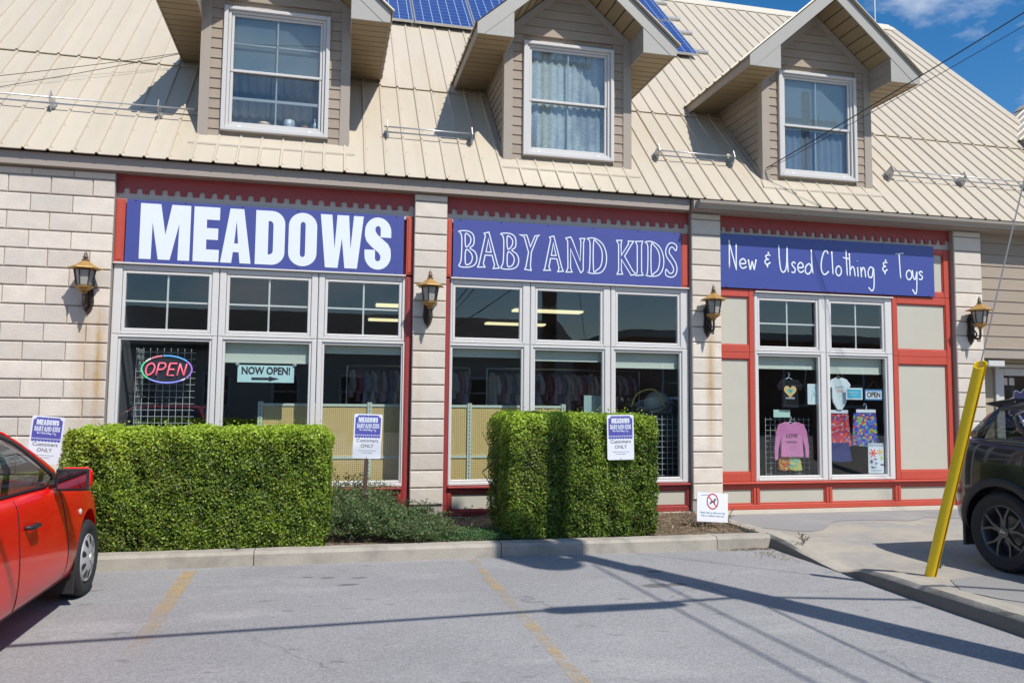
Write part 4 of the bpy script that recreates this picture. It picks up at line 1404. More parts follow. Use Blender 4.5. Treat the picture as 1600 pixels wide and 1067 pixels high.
# ================================================================== solar panels
def cell_mat():
    m = bpy.data.materials.new('solar_cells')
    m.use_nodes = True
    t = m.node_tree
    b = t.nodes['Principled BSDF']
    b.inputs['Roughness'].default_value = 0.16
    b.inputs['Specular IOR Level'].default_value = 0.5
    tcn = t.nodes.new('ShaderNodeTexCoord')
    sx = nn(t, 'ShaderNodeSeparateXYZ')
    t.links.new(tcn.outputs['Object'], sx.inputs[0])
    def lines(sock, per, wd):
        f = math_(t, 'FRACT', math_(t, 'DIVIDE', sock, per))
        d = math_(t, 'ABSOLUTE', math_(t, 'SUBTRACT', f, 0.5))
        return math_(t, 'GREATER_THAN', d, 0.5 - wd / per / 2)
    l1 = lines(sx.outputs[0], 0.159, 0.010)
    l2 = lines(sx.outputs[1], 0.159, 0.007)
    l3 = lines(sx.outputs[1], 0.053, 0.003)
    vo = nn(t, 'ShaderNodeTexVoronoi')
    vo.inputs['Scale'].default_value = 60
    t.links.new(tcn.outputs['Object'], vo.inputs['Vector'])
    cc = mix_(t, vo.outputs['Color'], (0.020, 0.045, 0.165), (0.030, 0.068, 0.24))
    cc = mix_(t, math_(t, 'MULTIPLY', l3, 0.25), cc, (0.35, 0.45, 0.62))
    cc = mix_(t, math_(t, 'MULTIPLY', l2, 0.5), cc, (0.40, 0.50, 0.68))
    cc = mix_(t, math_(t, 'MULTIPLY', l1, 0.75), cc, (0.45, 0.55, 0.72))
    t.links.new(cc, b.inputs['Base Color'])
    return m
m_cell = cell_mat()
PW, PL = 1.035, 1.66
mbc = MB(); mbc.box(0.022, PW - 0.022, 0.022, PL - 0.022, 0.018, 0.036); me_cell = mbc.mesh('cells', m_cell)
mbf = MB()
for (a, b_, c, d_) in ((0, 0.024, 0, PL), (PW - 0.024, PW, 0, PL), (0.0242, PW - 0.0242, 0.0, 0.024), (0.0242, PW - 0.0242, PL - 0.024, PL)):
    mbf.box(a, b_, c, d_, 0.0, 0.040)
me_fr = mbf.mesh('frame', m_alu)
ordn = ['first', 'second', 'third', 'fourth', 'fifth', 'sixth']
for row in range(2):
    for k in range(6):
        x0 = 6.535 - (k + 1) * 1.05 + 0.008
        s = (3.385 - EO) / math.cos(SL) + row * (PL + 0.045)
        y = EO + s * math.cos(SL) - 0.09 * math.sin(SL)
        z = EZ + s * math.sin(SL) + 0.09 * math.cos(SL)
        o = thing('solar_panel', 'blue solar panel in the %s row on the roof, %s from the right end' % (('lower', 'upper')[row], ordn[k]), 'solar panel', (x0, y, z), 0, 'solar panels on the roof')
        o.rotation_euler = (SL, 0, 0)
        ob('frame', me_fr, o); ob('cells', me_cell, o)
for q, (s_) in enumerate((0.36, 1.32, 2.08, 3.02)):
    s = (3.385 - EO) / math.cos(SL) + s_
    c = Vector((0.2, EO + s * math.cos(SL) - 0.06 * math.sin(SL), EZ + s * math.sin(SL) + 0.06 * math.cos(SL)))
    o = thing('mounting_rail', 'aluminium rail under the solar panels, %s from the bottom' % ordn[q], 'rail', c, 0, 'rails carrying the solar panels')
    o.rotation_euler = (SL, 0, 0)
    mb = MB(); mb.box(0, 6.68, -0.022, 0.022, -0.028, 0.028); mb.build('rail', m_alu, o, bevel=0.006)
    mb = MB(); mb.box(6.50, 6.56, -0.05, 0.05, -0.055, -0.03); mb.box(6.6, 6.66, -0.05, 0.05, -0.055, -0.03); mb.build('foot', m_galv, o)

# roof-top aerial
o = thing('antenna', 'thin metal aerial standing on the far end of the ridge', 'antenna', (12.40, 5.95, rz + 0.03))
mb = MB(); mb.tube([(0, 0, 0), (0, 0, 1.9)], 0.022, 6); mb.build('mast', m_galv, o)
mb = MB(); mb.tube([(-0.07, 0, .55), (-0.07, 0, 1.5)], 0.012, 5); mb.tube([(0.07, 0, .6), (0.07, 0, 1.35)], 0.012, 5); mb.tube([(-.08, 0, .75), (.08, 0, .75)], 0.012, 5); mb.box(-.05, .05, -.04, .04, .62, .78)
mb.build('element', m_galv, o)

# ================================================================== utility poles, wires, guy guard
m_wood = M('pole_wood', (0.20, 0.15, 0.105), 0.9, var=(12, 0.25, (1, 1, 0.08)), bump=(40, 0.6, (1, 1, 0.05)))
m_tank = M('transformer_grey', (0.33, 0.35, 0.35), 0.5, var=(4, 0.08))
def utility_pole(x, y, label, tank=True):
    o = thing('utility_pole', label, 'utility pole', (x, y, -0.1), 0, 'utility poles by the street')
    mb = MB(); mb.tube([(0, 0, -0.3), (0, 0, 4), (0, 0, 10.4)], [0.165, 0.145, 0.11], 14); mb.build('shaft', m_wood, o, smooth='auto')
    mb = MB(); mb.box(-1.15, 1.15, -0.20, -0.10, 9.55, 9.67); mb.build('crossarm', m_wood, o)
    for xx in (-1.05, -0.5, 0.5, 1.05):
        mb = MB(); mb.lathe([(0.02, 9.67), (0.05, 9.70), (0.03, 9.74), (0.055, 9.77), (0.02, 9.83)], (xx, -0.15, 0), 8); mb.build('insulator', m_white, o)
    if tank:
        mb = MB(); mb.lathe([(0.0, 6.72), (0.27, 6.75), (0.29, 6.82), (0.29, 7.62), (0.25, 7.70), (0.0, 7.74)], (-0.50, 0.0, 0), 18)
        mb.box(-0.24, -0.10, -0.06, 0.06, 6.95, 7.05); mb.box(-0.24, -0.10, -0.06, 0.06, 7.35, 7.45)
        mb.build('transformer', m_tank, o, smooth='auto')
        mb = MB(); mb.lathe([(0.05, 7.7), (0.07, 7.76), (0.04, 7.82), (0.06, 7.88), (0.02, 7.95)], (-0.55, 0.1, 0), 8); mb.build('bushing', m_white, o)
        mb = MB(); mb.tube([(0.16, 0.05, 0.1), (0.16, 0.05, 3.6), (0.14, 0.05, 6.4)], 0.03, 6); mb.build('conduit', m_galv, o)
    return o
POLE = (4.86, -7.20)
utility_pole(*POLE, 'wooden utility pole with transformer out of view on the right, its shadow crosses the lot')
utility_pole(13.1, -9.2, 'wooden utility pole far to the right, out of view, carrying the service wires', False)

def wire(name, label, a, b_, sag, r, n=24, grp='overhead wires'):
    a, b_ = Vector(a), Vector(b_)
    P = [a.lerp(b_, i / n) - Vector((0, 0, sag * 4 * (i / n) * (1 - i / n))) for i in range(n + 1)]
    mb = MB(); mb.tube(P, r, 5)
    return tag(mb.build(name, m_wire, None, smooth=True), label, 'wire', grp)
# service drops to the third dormer
wire('overhead_wire', 'thicker black service wire running from the third dormer up to the right', (6.06, 0.26, 4.80), (13.1, -9.1, 10.2), 0.2, 0.008)
wire('overhead_wire', 'thinner lower wire running from the third dormer up to the right', (6.06, 0.25, 4.77), (13.1, -9.1, 9.75), 0.22, 0.0045)
# wires on the left
wire('overhead_wire', 'upper thin wire from the left edge to the first dormer', (-2.05, 1.50, 6.14), (-12.0, -1.5, 3.2), 0.3, 0.0045)
wire('overhead_wire', 'lower thin wire from the left edge to the first dormer', (-2.05, 1.48, 6.12), (-12.0, -1.8, 2.4), 0.3, 0.0045)
# lines along the street (their shadows cross the lot)
wire('overhead_wire', 'thick communication cable along the street, only its shadow on the asphalt shows', (POLE[0], POLE[1], 4.55), (-16.0, -8.3, 5.0), 0.15, 0.028)
wire('overhead_wire', 'communication cable continuing right of the pole above the pavement', (POLE[0], POLE[1], 4.55), (13.1, -9.2, 5.2), 0.3, 0.028)
wire('overhead_wire', 'service wire crossing the street from the pole, only its shadow shows', (POLE[0] + .12, POLE[1], 6.70), (5.4, -30.4, 5.3), 0.5, 0.016)
wire('overhead_wire', 'second service wire crossing the street beside the first, only its shadow shows', (POLE[0] - .18, POLE[1], 6.55), (4.9, -30.4, 5.2), 0.55, 0.016)
wire('overhead_wire', 'low telephone wire crossing the street from the pole, only its shadow shows', (POLE[0], POLE[1], 4.60), (4.4, -30.4, 4.6), 0.35, 0.014)
wire('overhead_wire', 'high power line along the street, out of view', (POLE[0] - 1.05, POLE[1] - .15, 9.75), (-16.0, -9.0, 9.9), 0.5, 0.009)
# splice case on the cable
mb = MB(); mb.lathe([(0.0, -0.62), (0.06, -0.58), (0.085, -0.5), (0.085, 0.3), (0.05, 0.5), (0.0, 0.55)], (0, 0, 0), 10, 'x')
o = mb.build('splice_case', m_wire); o.location = (3.7, -7.26, 4.47); tag(o, 'black splice case on the cable near the pole, out of view', 'cable box')

g0 = Vector((5.02, -3.93, -0.03))
gt = Vector((POLE[0], POLE[1], 9.0))
dirv = (gt - g0).normalized()
mb = MB(); mb.tube([g0 + dirv * 0.02, gt], 0.006, 6)
tag(mb.build('guy_wire', m_galv), 'steel guy wire rising from the yellow guard towards the top right', 'wire')
m_yel = M('yellow_plastic', (0.88, 0.60, 0.008), 0.40, var=(3, 0.05), stain=(6, 0.62, 0.8, (0.5, 0.34, 0.05), 0.35))
gg = thing('guy_guard', 'tall yellow plastic guy wire guard leaning on the kerb by the black car', 'wire guard', g0)
q = dirv.to_track_quat('Z', 'Y').to_matrix().to_4x4()
mb = MB()
sec = [(0.045 * math.cos(a_), 0.045 * math.sin(a_)) for a_ in np.linspace(R(-70), R(250), 18)] + [(0.040 * math.cos(a_), 0.040 * math.sin(a_)) for a_ in np.linspace(R(250), R(-70), 18)]
rot_ = Matrix.Rotation(R(20), 4, 'Z')
n = len(sec)
vs = []
for s in (-0.02, 1.90):
    for p_ in sec:
        vs.append(q @ rot_ @ Vector((p_[0], p_[1], s + (0.03 * p_[0] / 0.05 if s > 1 else 0))))
mb.add(vs, [tuple(range(n)), tuple(range(2 * n - 1, n - 1, -1))] + [(i, i + n, (i + 1) % n + n, (i + 1) % n) for i in range(n)])
mb.build('shell', m_yel, gg, smooth='auto')
mb = MB()
for s in (0.25, 1.55):
    c = q @ Vector((0, 0, s))
    mb.box(c.x - 0.02, c.x + 0.02, c.y - 0.02, c.y + 0.02, c.z - 0.008, c.z + 0.008)
mb.build('clip', m_galv, gg)

# ================================================================== shop interior
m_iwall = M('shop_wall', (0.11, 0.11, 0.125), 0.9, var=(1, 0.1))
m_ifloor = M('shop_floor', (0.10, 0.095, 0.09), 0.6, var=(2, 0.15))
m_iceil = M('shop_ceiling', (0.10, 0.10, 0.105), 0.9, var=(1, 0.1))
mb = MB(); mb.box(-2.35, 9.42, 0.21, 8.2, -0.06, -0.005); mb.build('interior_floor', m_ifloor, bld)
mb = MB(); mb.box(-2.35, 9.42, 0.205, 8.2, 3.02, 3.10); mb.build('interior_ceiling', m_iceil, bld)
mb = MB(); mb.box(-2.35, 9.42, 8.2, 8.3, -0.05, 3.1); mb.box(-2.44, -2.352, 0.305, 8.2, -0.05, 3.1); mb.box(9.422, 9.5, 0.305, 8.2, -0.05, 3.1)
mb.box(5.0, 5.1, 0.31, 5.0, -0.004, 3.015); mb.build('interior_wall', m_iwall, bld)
m_tubeL = M('fluorescent', (0.8, 0.75, 0.5), 0.5, emit=((1.0, 0.90, 0.52), 1.1))
mbx = MB(); mbx.box(0, 1.2, 0, 0.26, 0.0, 0.03); me_d = mbx.mesh('diffuser', m_tubeL)
mbx = MB(); mbx.box(-0.02, 1.22, -0.02, 0.28, 0.031, 0.06); me_h = mbx.mesh('housing', m_white)
names_ = ['left', 'middle', 'right']
for r_, y in enumerate((3.1, 5.5)):
    for k, x in enumerate((0.75, 3.05, 5.35)):
        o = thing('ceiling_light', 'lit strip light on the shop ceiling, %s row, %s one' % (('front', 'back')[r_], names_[k]), 'light', (x, y, 2.955), 0, 'strip lights on the shop ceiling')
        ob('diffuser', me_d, o); ob('housing', me_h, o)

# roller blinds at the heads of the lower panes
m_blind = M('roller_blind', (0.58, 0.62, 0.55), 0.8, var=(3, 0.05))
for a, b_, h in ((-1.20, -0.21, 0.25), (-0.05, 0.90, 0.115), (1.52, 2.44, 0.12), (2.60, 3.54, 0.15), (3.70, 4.64, 0.22), (5.80, 6.75, 0.19), (6.92, 7.84, 0.24)):
    p = part('roller_blind', bld)
    mb = MB()
    mb.box(a, b_, 0.205, 0.208, 2.13 - h, 2.14)
    mb.build('cloth', m_blind, p)
    mb = MB(); mb.box(a, b_, 0.200, 0.213, 2.13 - h - 0.02, 2.13 - h); mb.build('hem_bar', m_blind, p)

# pegboard shelving along the window
def peg_mat():
    def hook(t, pos, c, b):
        sx = nn(t, 'ShaderNodeSeparateXYZ'); t.links.new(pos, sx.inputs[0])
        f = None
        for s in (0, 2):
            fr = math_(t, 'SUBTRACT', math_(t, 'FRACT', math_(t, 'DIVIDE', sx.outputs[s], 0.0254)), 0.5)
            q_ = math_(t, 'MULTIPLY', fr, fr)
            f = q_ if f is None else math_(t, 'ADD', f, q_)
        return mix_(t, math_(t, 'LESS_THAN', f, 0.045), c, (0.10, 0.075, 0.03))
    return M('pegboard', (0.66, 0.49, 0.22), 0.7, var=(3, 0.06), hook=hook)
m_peg = peg_mat()
def slot_hook(t, pos, c, b):
    sx = nn(t, 'ShaderNodeSeparateXYZ'); t.links.new(pos, sx.inputs[0])
    return mix_(t, math_(t, 'GREATER_THAN', math_(t, 'FRACT', math_(t, 'DIVIDE', sx.outputs[2], 0.05)), 0.62), c, (0.08, 0.10, 0.09))
m_slot = M('slotted_upright', (0.50, 0.58, 0.50), 0.5, hook=slot_hook)
m_upr = M('upright_paint', (0.56, 0.63, 0.55), 0.5)
sh = thing('pegboard_shelving', 'tan pegboard shelving backs with pale green uprights behind the shop windows', 'shelving', (-0.79, 0.5, 0.0))
posts = [0.0, 1.33, 2.62, 3.90]
for i, x in enumerate(posts):
    mb = MB(); mb.box(x - 0.028, x + 0.028, -0.03, 0.03, 0.0, 1.40); mb.build('upright', m_upr, sh)
    mb = MB(); mb.box(x - 0.006, x + 0.006, -0.0335, -0.0305, 0.02, 1.39); mb.build('slot_strip', m_slot, sh)
for a, b_ in zip(posts[:-1], posts[1:]):
    for z0, z1 in ((0.08, 0.69), (0.72, 1.345)):
        mb = MB(); mb.box(a + 0.03, b_ - 0.03, -0.004, 0.004, z0, z1); mb.build('pegboard', m_peg, sh)
    for z in (0.705, 1.36):
        mb = MB(); mb.box(a + 0.03, b_ - 0.03, -0.016, 0.016, z - 0.014, z + 0.018); mb.build('rail', m_upr, sh)
    mb = MB(); mb.box(a + 0.03, b_ - 0.03, 0.03, 0.40, 0.50, 0.52); mb.box(a + 0.03, b_ - 0.03, 0.03, 0.36, 0.95, 0.97); mb.build('shelf', m_upr, sh)

# wire grid panels
m_grid = M('white_wire', (0.62, 0.66, 0.64), 0.4)
def wire_grid(loc, w_, h, label, side=0.0, st=0.076):
    o = thing('wire_grid', label, 'display grid', loc)
    mb = MB()
    for i in range(int(w_ / st) + 1):
        mb.tube([(i * st, 0, 0), (i * st, 0, h)], 0.0032, 4)
    for k in range(int(h / st) + 1):
        mb.tube([(0, 0.006, k * st), (w_, 0.006, k * st)], 0.0032, 4)
    mb.build('front_grid', m_grid, o)
    if side:
        mb = MB()
        for i in range(1, int(side / st) + 1):
            mb.tube([(0, i * st, 0), (0, i * st, h)], 0.0032, 4)
        for k in range(int(h / st) + 1):
            mb.tube([(0.006, 0, k * st), (0.006, side, k * st)], 0.0032, 4)
        mb.build('side_grid', m_grid, o)
    mb = MB(); mb.box(-0.01, 0.01, 0, 0.3, -0.3, 0.0); mb.box(w_ - 0.01, w_ + 0.01, 0, 0.3, -0.3, 0.0); mb.build('foot', m_grid, o)
wire_grid((-2.20, 0.34, 0.3), 0.66, 1.72, 'white wire display grid behind the neon sign', 0.40)
wire_grid((3.95, 0.36, 0.3), 0.76, 0.96, 'white wire display grid right of the clipped hedge, low in the window')
wire_grid((6.05, 0.36, 0.3), 0.72, 0.94, 'white wire display grid behind the pink shirt')

# neon OPEN sign
def glow(name, col, s):
    return M(name, col, 0.4, emit=(col, s))
neon = thing('neon_sign', 'oval neon sign reading OPEN in pink letters, in the first window', 'neon sign', (-1.83, 0.175, 1.765))
mb = MB(); mb.prism([(0.265 * math.cos(t), 0.15 * math.sin(t)) for t in np.linspace(0, 2 * math.pi, 40)[:-1]], 0.012, 0.020); mb.build('backplate', m_black, neon)
def ell(a0, a1, rx=0.275, rz=0.158, n=20):
    return [(rx * math.cos(R(a0 + (a1 - a0) * i / n)), 0, rz * math.sin(R(a0 + (a1 - a0) * i / n))) for i in range(n + 1)]
for a0, a1, c in ((150, 225, (0.10, 0.75, 0.35)), (226, 305, (0.30, 0.30, 0.95)), (306, 318, (0.8, 0.75, 0.9)), (-38, 35, (0.45, 0.20, 0.75)), (36, 100, (0.12, 0.40, 0.85)), (102, 128, (0.85, 0.25, 0.30)), (130, 148, (0.75, 0.78, 0.72))):
    mb = MB(); mb.tube(ell(a0, a1), 0.009, 6); mb.build('tube', glow('neon_%d' % a0, c, 0.55), neon, smooth=True)
mpk = glow('neon_pink', (1.0, 0.16, 0.24), 0.75)
def neon_letter(paths, x, w_=0.092, h=0.14):
    mb = MB()
    for s in paths:
        P = catmull([(x + p[0] * w_ + 0.03 * (p[1] - .5), -0.004, (p[1] - 0.5) * h) for p in s], 5) if len(s) > 3 else [(x + p[0] * w_ + 0.03 * (p[1] - .5), -0.004, (p[1] - 0.5) * h) for p in s]
        mb.tube(P, 0.0085, 6)
    mb.build('letter', mpk, neon, smooth=True)
neon_letter([[(.5, 1), (.08, .8), (.02, .35), (.35, 0), (.85, .2), (.95, .7), (.55, 1)]], -0.225)
neon_letter([[(.05, 0), (.05, 1)], [(.05, 1), (.7, 1.0), (.9, .76), (.65, .5), (.05, .48)]], -0.105)
neon_letter([[(.9, 0), (.1, 0), (.1, 1)], [(.1, 1), (.95, 1)], [(.1, .5), (.8, .5)]], 0.01)
neon_letter([[(.05, 0), (.05, 1)], [(.05, 1), (.85, 0)], [(.85, 0), (.85, 1)]], 0.125)

def label_text(parent, txt, size, x, y, z, mat, bold=0.0, xs=1.0, name='lettering'):
    return ob(name, set_mat(text_mesh(txt, size, bold, 0.0015, 'CENTER', xs), mat), parent, (x, y, z))

m_aqua = M('aqua_card', (0.52, 0.74, 0.76), 0.6)
so = thing('hanging_sign', 'pale aqua card reading NOW OPEN! with an arrow, in the second window', 'sign', (-0.715, 0.17, 1.628))
mb = MB(); mb.box(-0.325, 0.325, 0, 0.006, 0, 0.205); mb.build('card', m_aqua, so)
label_text(so, 'NOW OPEN!', 0.122, 0, -0.002, 0.135, m_black, 0.0042, 0.80)
mb = MB()
for x_, w2 in ((-0.275, .014), (0.285, .014)):
    pass
mb.prism([(-0.165, .028), (0.035, .028), (0.035, .012), (0.155, .043), (0.035, .074), (0.035, .058), (-0.165, .058)], -0.002, 0.0)
mb.build('arrow', m_black, so)
for sx in (-.33, .33):
    mb = MB(); mb.lathe([(0.0, -0.02), (0.022, -0.012), (0.024, 0.004)], (sx, 0, 0.215), 10, 'y'); mb.build('suction_cup', M('clear_rubber', (0.35, 0.38, 0.38), 0.2), so)

# ---------------------------------------------------------------- clothes racks at the back
gcols = [(0.50, 0.46, 0.48), (0.42, 0.16, 0.20), (0.30, 0.32, 0.42), (0.55, 0.52, 0.50), (0.22, 0.10, 0.14), (0.44, 0.30, 0.36), (0.14, 0.16, 0.24), (0.50, 0.40, 0.34)]
gm = [M('garment_%d' % i, c, 0.9, var=(8, 0.15)) for i, c in enumerate(gcols)]
def side_garment(k):
    """a shirt on a hanger seen nearly edge-on: a folded, tapering body with a hanging sleeve"""
    mb = MB()
    h = 0.42 + 0.05 * (k % 4)
    rows = []
    for i in range(7):
        t = i / 6
        z = -h * t
        wd = 0.03 + 0.03 * t + 0.012 * math.sin(k + i * 2)
        dp = 0.17 + 0.02 * math.sin(i + k) if i else 0.06
        rows.append([(wd * math.cos(a) * (1 + 0.25 * math.sin(3 * a + k + i)), dp * math.sin(a), z) for a in np.linspace(0, 2 * math.pi, 13)])
    mb.grid(rows)
    mb.tube([(0.02, -0.15, -0.04), (0.05, -0.19, -0.2), (0.045, -0.17, -0.32)], [0.03, 0.045, 0.04], 6)
    return mb
gmesh = [side_garment(k).mesh('garment', gm[k % len(gm)], smooth=True) for k in range(8)]
def rack(x0, x1, y, z, label):
    o = thing('clothes_rack', label, 'clothes rack', (x0, y, 0))
    mb = MB(); mb.tube([(0, 0, z), (x1 - x0, 0, z)], 0.014, 8); mb.build('bar', m_alu, o)
    for x in (0.0, x1 - x0):
        mb = MB(); mb.tube([(x, 0, 0.0), (x, 0, z)], 0.014, 8); mb.tube([(x, -0.25, 0.02), (x, 0.25, 0.02)], 0.014, 6); mb.build('leg', m_alu, o)
ga = 0
for (x0, x1, y, z, lb, gl, gp_) in ((0.3, 2.2, 2.6, 1.95, 'long clothes rack deep in the shop behind the third MEADOWS window', 'children\'s garment hanging on the rack behind the third MEADOWS window', 'clothes on the left rack'),
                                    (2.4, 4.9, 2.2, 1.93, 'clothes rack hung with pastel clothes behind the BABY AND KIDS windows', 'children\'s garment hanging on the rack behind the BABY AND KIDS windows', 'clothes on the middle rack')):
    rack(x0, x1, y, z, lb)
    x = x0 + 0.08
    while x < x1 - 0.05:
        o = ob('hanging_garment', gmesh[ga % 8], None, (x, y, z - 0.06 - 0.02 * random.random()))
        o.rotation_euler = (0, 0, random.uniform(-0.25, 0.25))
        tag(o, gl, 'garment', gp_)
        x += random.uniform(0.075, 0.12)
        ga += 1

# ---------------------------------------------------------------- display in the last bay
m_hang = M('hanger', (0.55, 0.58, 0.60), 0.4)
def flat_cloth(poly, depth=0.03, n=1):
    cu = bpy.data.curves.new('tmp', 'CURVE'); cu.dimensions = '2D'; cu.fill_mode = 'BOTH'
    cu.extrude = depth * 0.2; cu.bevel_depth = depth * 0.3; cu.bevel_resolution = 2
    for pl in (poly if isinstance(poly[0], list) else [poly]):
        sp = cu.splines.new('POLY'); sp.points.add(len(pl) - 1); sp.use_cyclic_u = True
        for p_, q_ in zip(sp.points, pl):
            p_.co = (q_[0], q_[1], 0, 1)
    o_ = bpy.data.objects.new('tmp', cu); COL.objects.link(o_)
    me = bpy.data.meshes.new_from_object(o_.evaluated_get(bpy.context.evaluated_depsgraph_get()))
    bpy.data.objects.remove(o_); bpy.data.curves.remove(cu)
    me.transform(Matrix(((1, 0, 0, 0), (0, 0, -1, 0), (0, 1, 0, 0), (0, 0, 0, 1))))
    return me
def hanger(parent, z, w_=0.2, y=0.02):
    mb = MB()
    mb.tube(catmull([(0, y, z + 0.06), (0.02, y, z + 0.085), (0.0, y, z + 0.105), (-0.018, y, z + 0.085)], 4), 0.004, 5)
    mb.tube([(0, y, z + 0.06), (0, y, z + 0.03)], 0.004, 5)
    mb.tube([(-w_ / 2, y, z - 0.02), (0, y, z + 0.03), (w_ / 2, y, z - 0.02)], 0.007, 6)
    mb.build('hanger', m_hang, parent)
DY = 0.23
# black tee with heart
t1 = thing('tee_shirt', 'black child\'s t-shirt with a rainbow heart hanging in the last bay', 't-shirt', (6.358, DY, 1.39))
me = flat_cloth([(-.125, 0), (-.12, .20), (-.115, .265), (-.165, .235), (-.20, .30), (-.13, .372), (-.055, .385), (-.03, .365), (.03, .365), (.055, .385), (.13, .372), (.20, .30), (.165, .235), (.115, .265), (.12, .20), (.128, 0), (0, -.008)])
ob('body', set_mat(me, M('black_cotton', (0.016, 0.016, 0.02), 0.95, var=(9, 0.3), bump=(18, 1.0), spec=0.15)), t1)
def heart(s):
    return [(s * 0.0625 * 16 * math.sin(t) ** 3 / 16, s * 0.0625 * (13 * math.cos(t) - 5 * math.cos(2 * t) - 2 * math.cos(3 * t) - math.cos(4 * t)) / 16) for t in np.linspace(0, 2 * math.pi, 28)[:-1]]
for s, c in ((1.55, (0.80, 0.62, 0.16)), (1.28, (0.75, 0.25, 0.30)), (1.05, (0.72, 0.62, 0.18)), (0.8, (0.20, 0.50, 0.28)), (0.45, (0.10, 0.30, 0.55))):
    ob('print', set_mat(filled([heart(s)], 0.001), M('heart_%d' % int(s * 100), c, 0.8)), t1, (0, -0.0162 - 0.001 * (2 - s), 0.225))
label_text(t1, 'KINDNESS', 0.030, 0, -0.0165, 0.125, m_white, 0.0006)
hanger(t1, 0.385)
# pink long-sleeved top
t2 = thing('long_sleeved_top', 'pink long-sleeved top printed LOVE hanging in the last bay', 'shirt', (6.385, DY + 0.02, 0.70))
me = flat_cloth([(-.165, 0.0), (-.155, .28), (-.16, .33), (-.215, .10), (-.225, -.04), (-.262, -.04), (-.262, .12), (-.235, .34), (-.19, .44), (-.075, .475), (-.03, .445), (.03, .445), (.075, .475), (.19, .44), (.235, .34), (.262, .12), (.262, -.01), (.222, -.01), (.215, .12), (.165, .33), (.16, .28), (.178, 0.0)])
ob('body', set_mat(me, M('pink_cotton', (0.58, 0.22, 0.42), 0.95, var=(7, 0.22), bump=(16, 1.0), spec=0.2)), t2)
label_text(t2, 'LOVE', 0.075, 0.0, -0.0165, 0.285, m_black, 0.0012)
label_text(t2, 'UNIVERSAL', 0.034, 0.0, -0.0165, 0.20, m_black, 0.0006)
hanger(t2, 0.455)
def blot(name, cols, scale):
    if name in MATS:
        return MATS[name]
    m = bpy.data.materials.new(name); m.use_nodes = True
    t = m.node_tree
    vo = nn(t, 'ShaderNodeTexVoronoi'); vo.inputs['Scale'].default_value = scale
    geo = nn(t, 'ShaderNodeNewGeometry'); t.links.new(geo.outputs['Position'], vo.inputs['Vector'])
    sp = nn(t, 'ShaderNodeSeparateColor'); t.links.new(vo.outputs['Color'], sp.inputs[0])
    cr = nn(t, 'ShaderNodeValToRGB'); cr.color_ramp.interpolation = 'CONSTANT'
    els = cr.color_ramp.elements
    while len(els) < len(cols):
        els.new(0.5)
    for i, c in enumerate(cols):
        els[i].position = i / len(cols); els[i].color = (*c, 1)
    t.links.new(sp.outputs[0], cr.inputs['Fac'])
    b = t.nodes['Principled BSDF']; b.inputs['Roughness'].default_value = 0.8
    t.links.new(cr.outputs['Color'], b.inputs['Base Color'])
    MATS[name] = m
    return m
t3 = thing('shorts', 'tie-dyed child\'s shorts hanging below the pink top', 'shorts', (6.37, DY + 0.05, 0.50))
ob('leg', set_mat(flat_cloth([(-.17, .03), (-.155, .24), (-.005, .25), (-.005, .02), (-.09, .0)]), blot('tie_red', [(0.45, 0.06, 0.03), (0.5, 0.25, 0.04), (0.30, 0.05, 0.05), (0.45, 0.4, 0.08)], 45)), t3)
ob('leg', set_mat(flat_cloth([(.005, .02), (.005, .25), (.14, .235), (.19, .01), (.09, .0)]), blot('tie_blue', [(0.06, 0.42, 0.52), (0.55, 0.50, 0.08), (0.08, 0.35, 0.25), (0.5, 0.45, 0.12)], 45)), t3)
# white onesie
t4 = thing('baby_bodysuit', 'white baby bodysuit on a hanger beside the OPEN card', 'baby clothes', (7.15, DY, 1.365))
me = flat_cloth([(-.035, 0), (-.10, .10), (-.115, .16), (-.115, .33), (-.155, .30), (-.175, .35), (-.115, .42), (-.05, .44), (0, .42), (.05, .44), (.115, .42), (.175, .35), (.155, .30), (.115, .33), (.115, .16), (.10, .10), (.035, 0)])
ob('body', set_mat(me, M('white_cotton', (0.66, 0.74, 0.78), 0.9, var=(8, 0.12), bump=(18, 1.0))), t4)
label_text(t4, 'HAPPY', 0.048, 0, -0.0165, 0.31, M('grey_print', (0.30, 0.36, 0.42), 0.8), 0.0006)
label_text(t4, 'VIBES', 0.048, 0, -0.0165, 0.26, M('peach_print', (0.62, 0.34, 0.26), 0.8), 0.0006)
hanger(t4, 0.44)
# trunks
def trunks(x, z, wd, h, mat, label, hang=True):
    o = thing('swim_trunks', label, 'shorts', (x, DY + 0.04, z))
    ob('leg', set_mat(flat_cloth([(-wd * .55, .02), (-wd * .42, h), (-.004, h), (-.006, .0)], 0.04), mat), o)
    ob('leg', set_mat(flat_cloth([(.006, .0), (.004, h), (wd * .42, h), (wd * .55, .02)], 0.04), mat), o)
    mb = MB(); mb.box(-wd * .42, wd * .42, -.024, .024, h - 0.02, h + 0.03); mb.build('waistband', mat, o)
    if hang:
        mb = MB(); mb.box(-wd * .40, wd * .40, -0.034, -0.025, h + 0.03, h + 0.075); mb.tube(catmull([(0, -.03, h + .07), (0.01, -.03, h + .13), (-.02, -.03, h + .16), (-.04, -.03, h + .13)], 4), 0.008, 6); mb.build('clip_hanger', m_white, o)
trunks(7.15, 0.83, 0.36, 0.45, blot('trunk_red', [(0.55, 0.05, 0.05), (0.60, 0.10, 0.08), (0.50, 0.30, 0.32), (0.05, 0.06, 0.25), (0.52, 0.04, 0.06), (0.40, 0.02, 0.04)], 38), 'red patterned swim trunks on a white clip hanger')
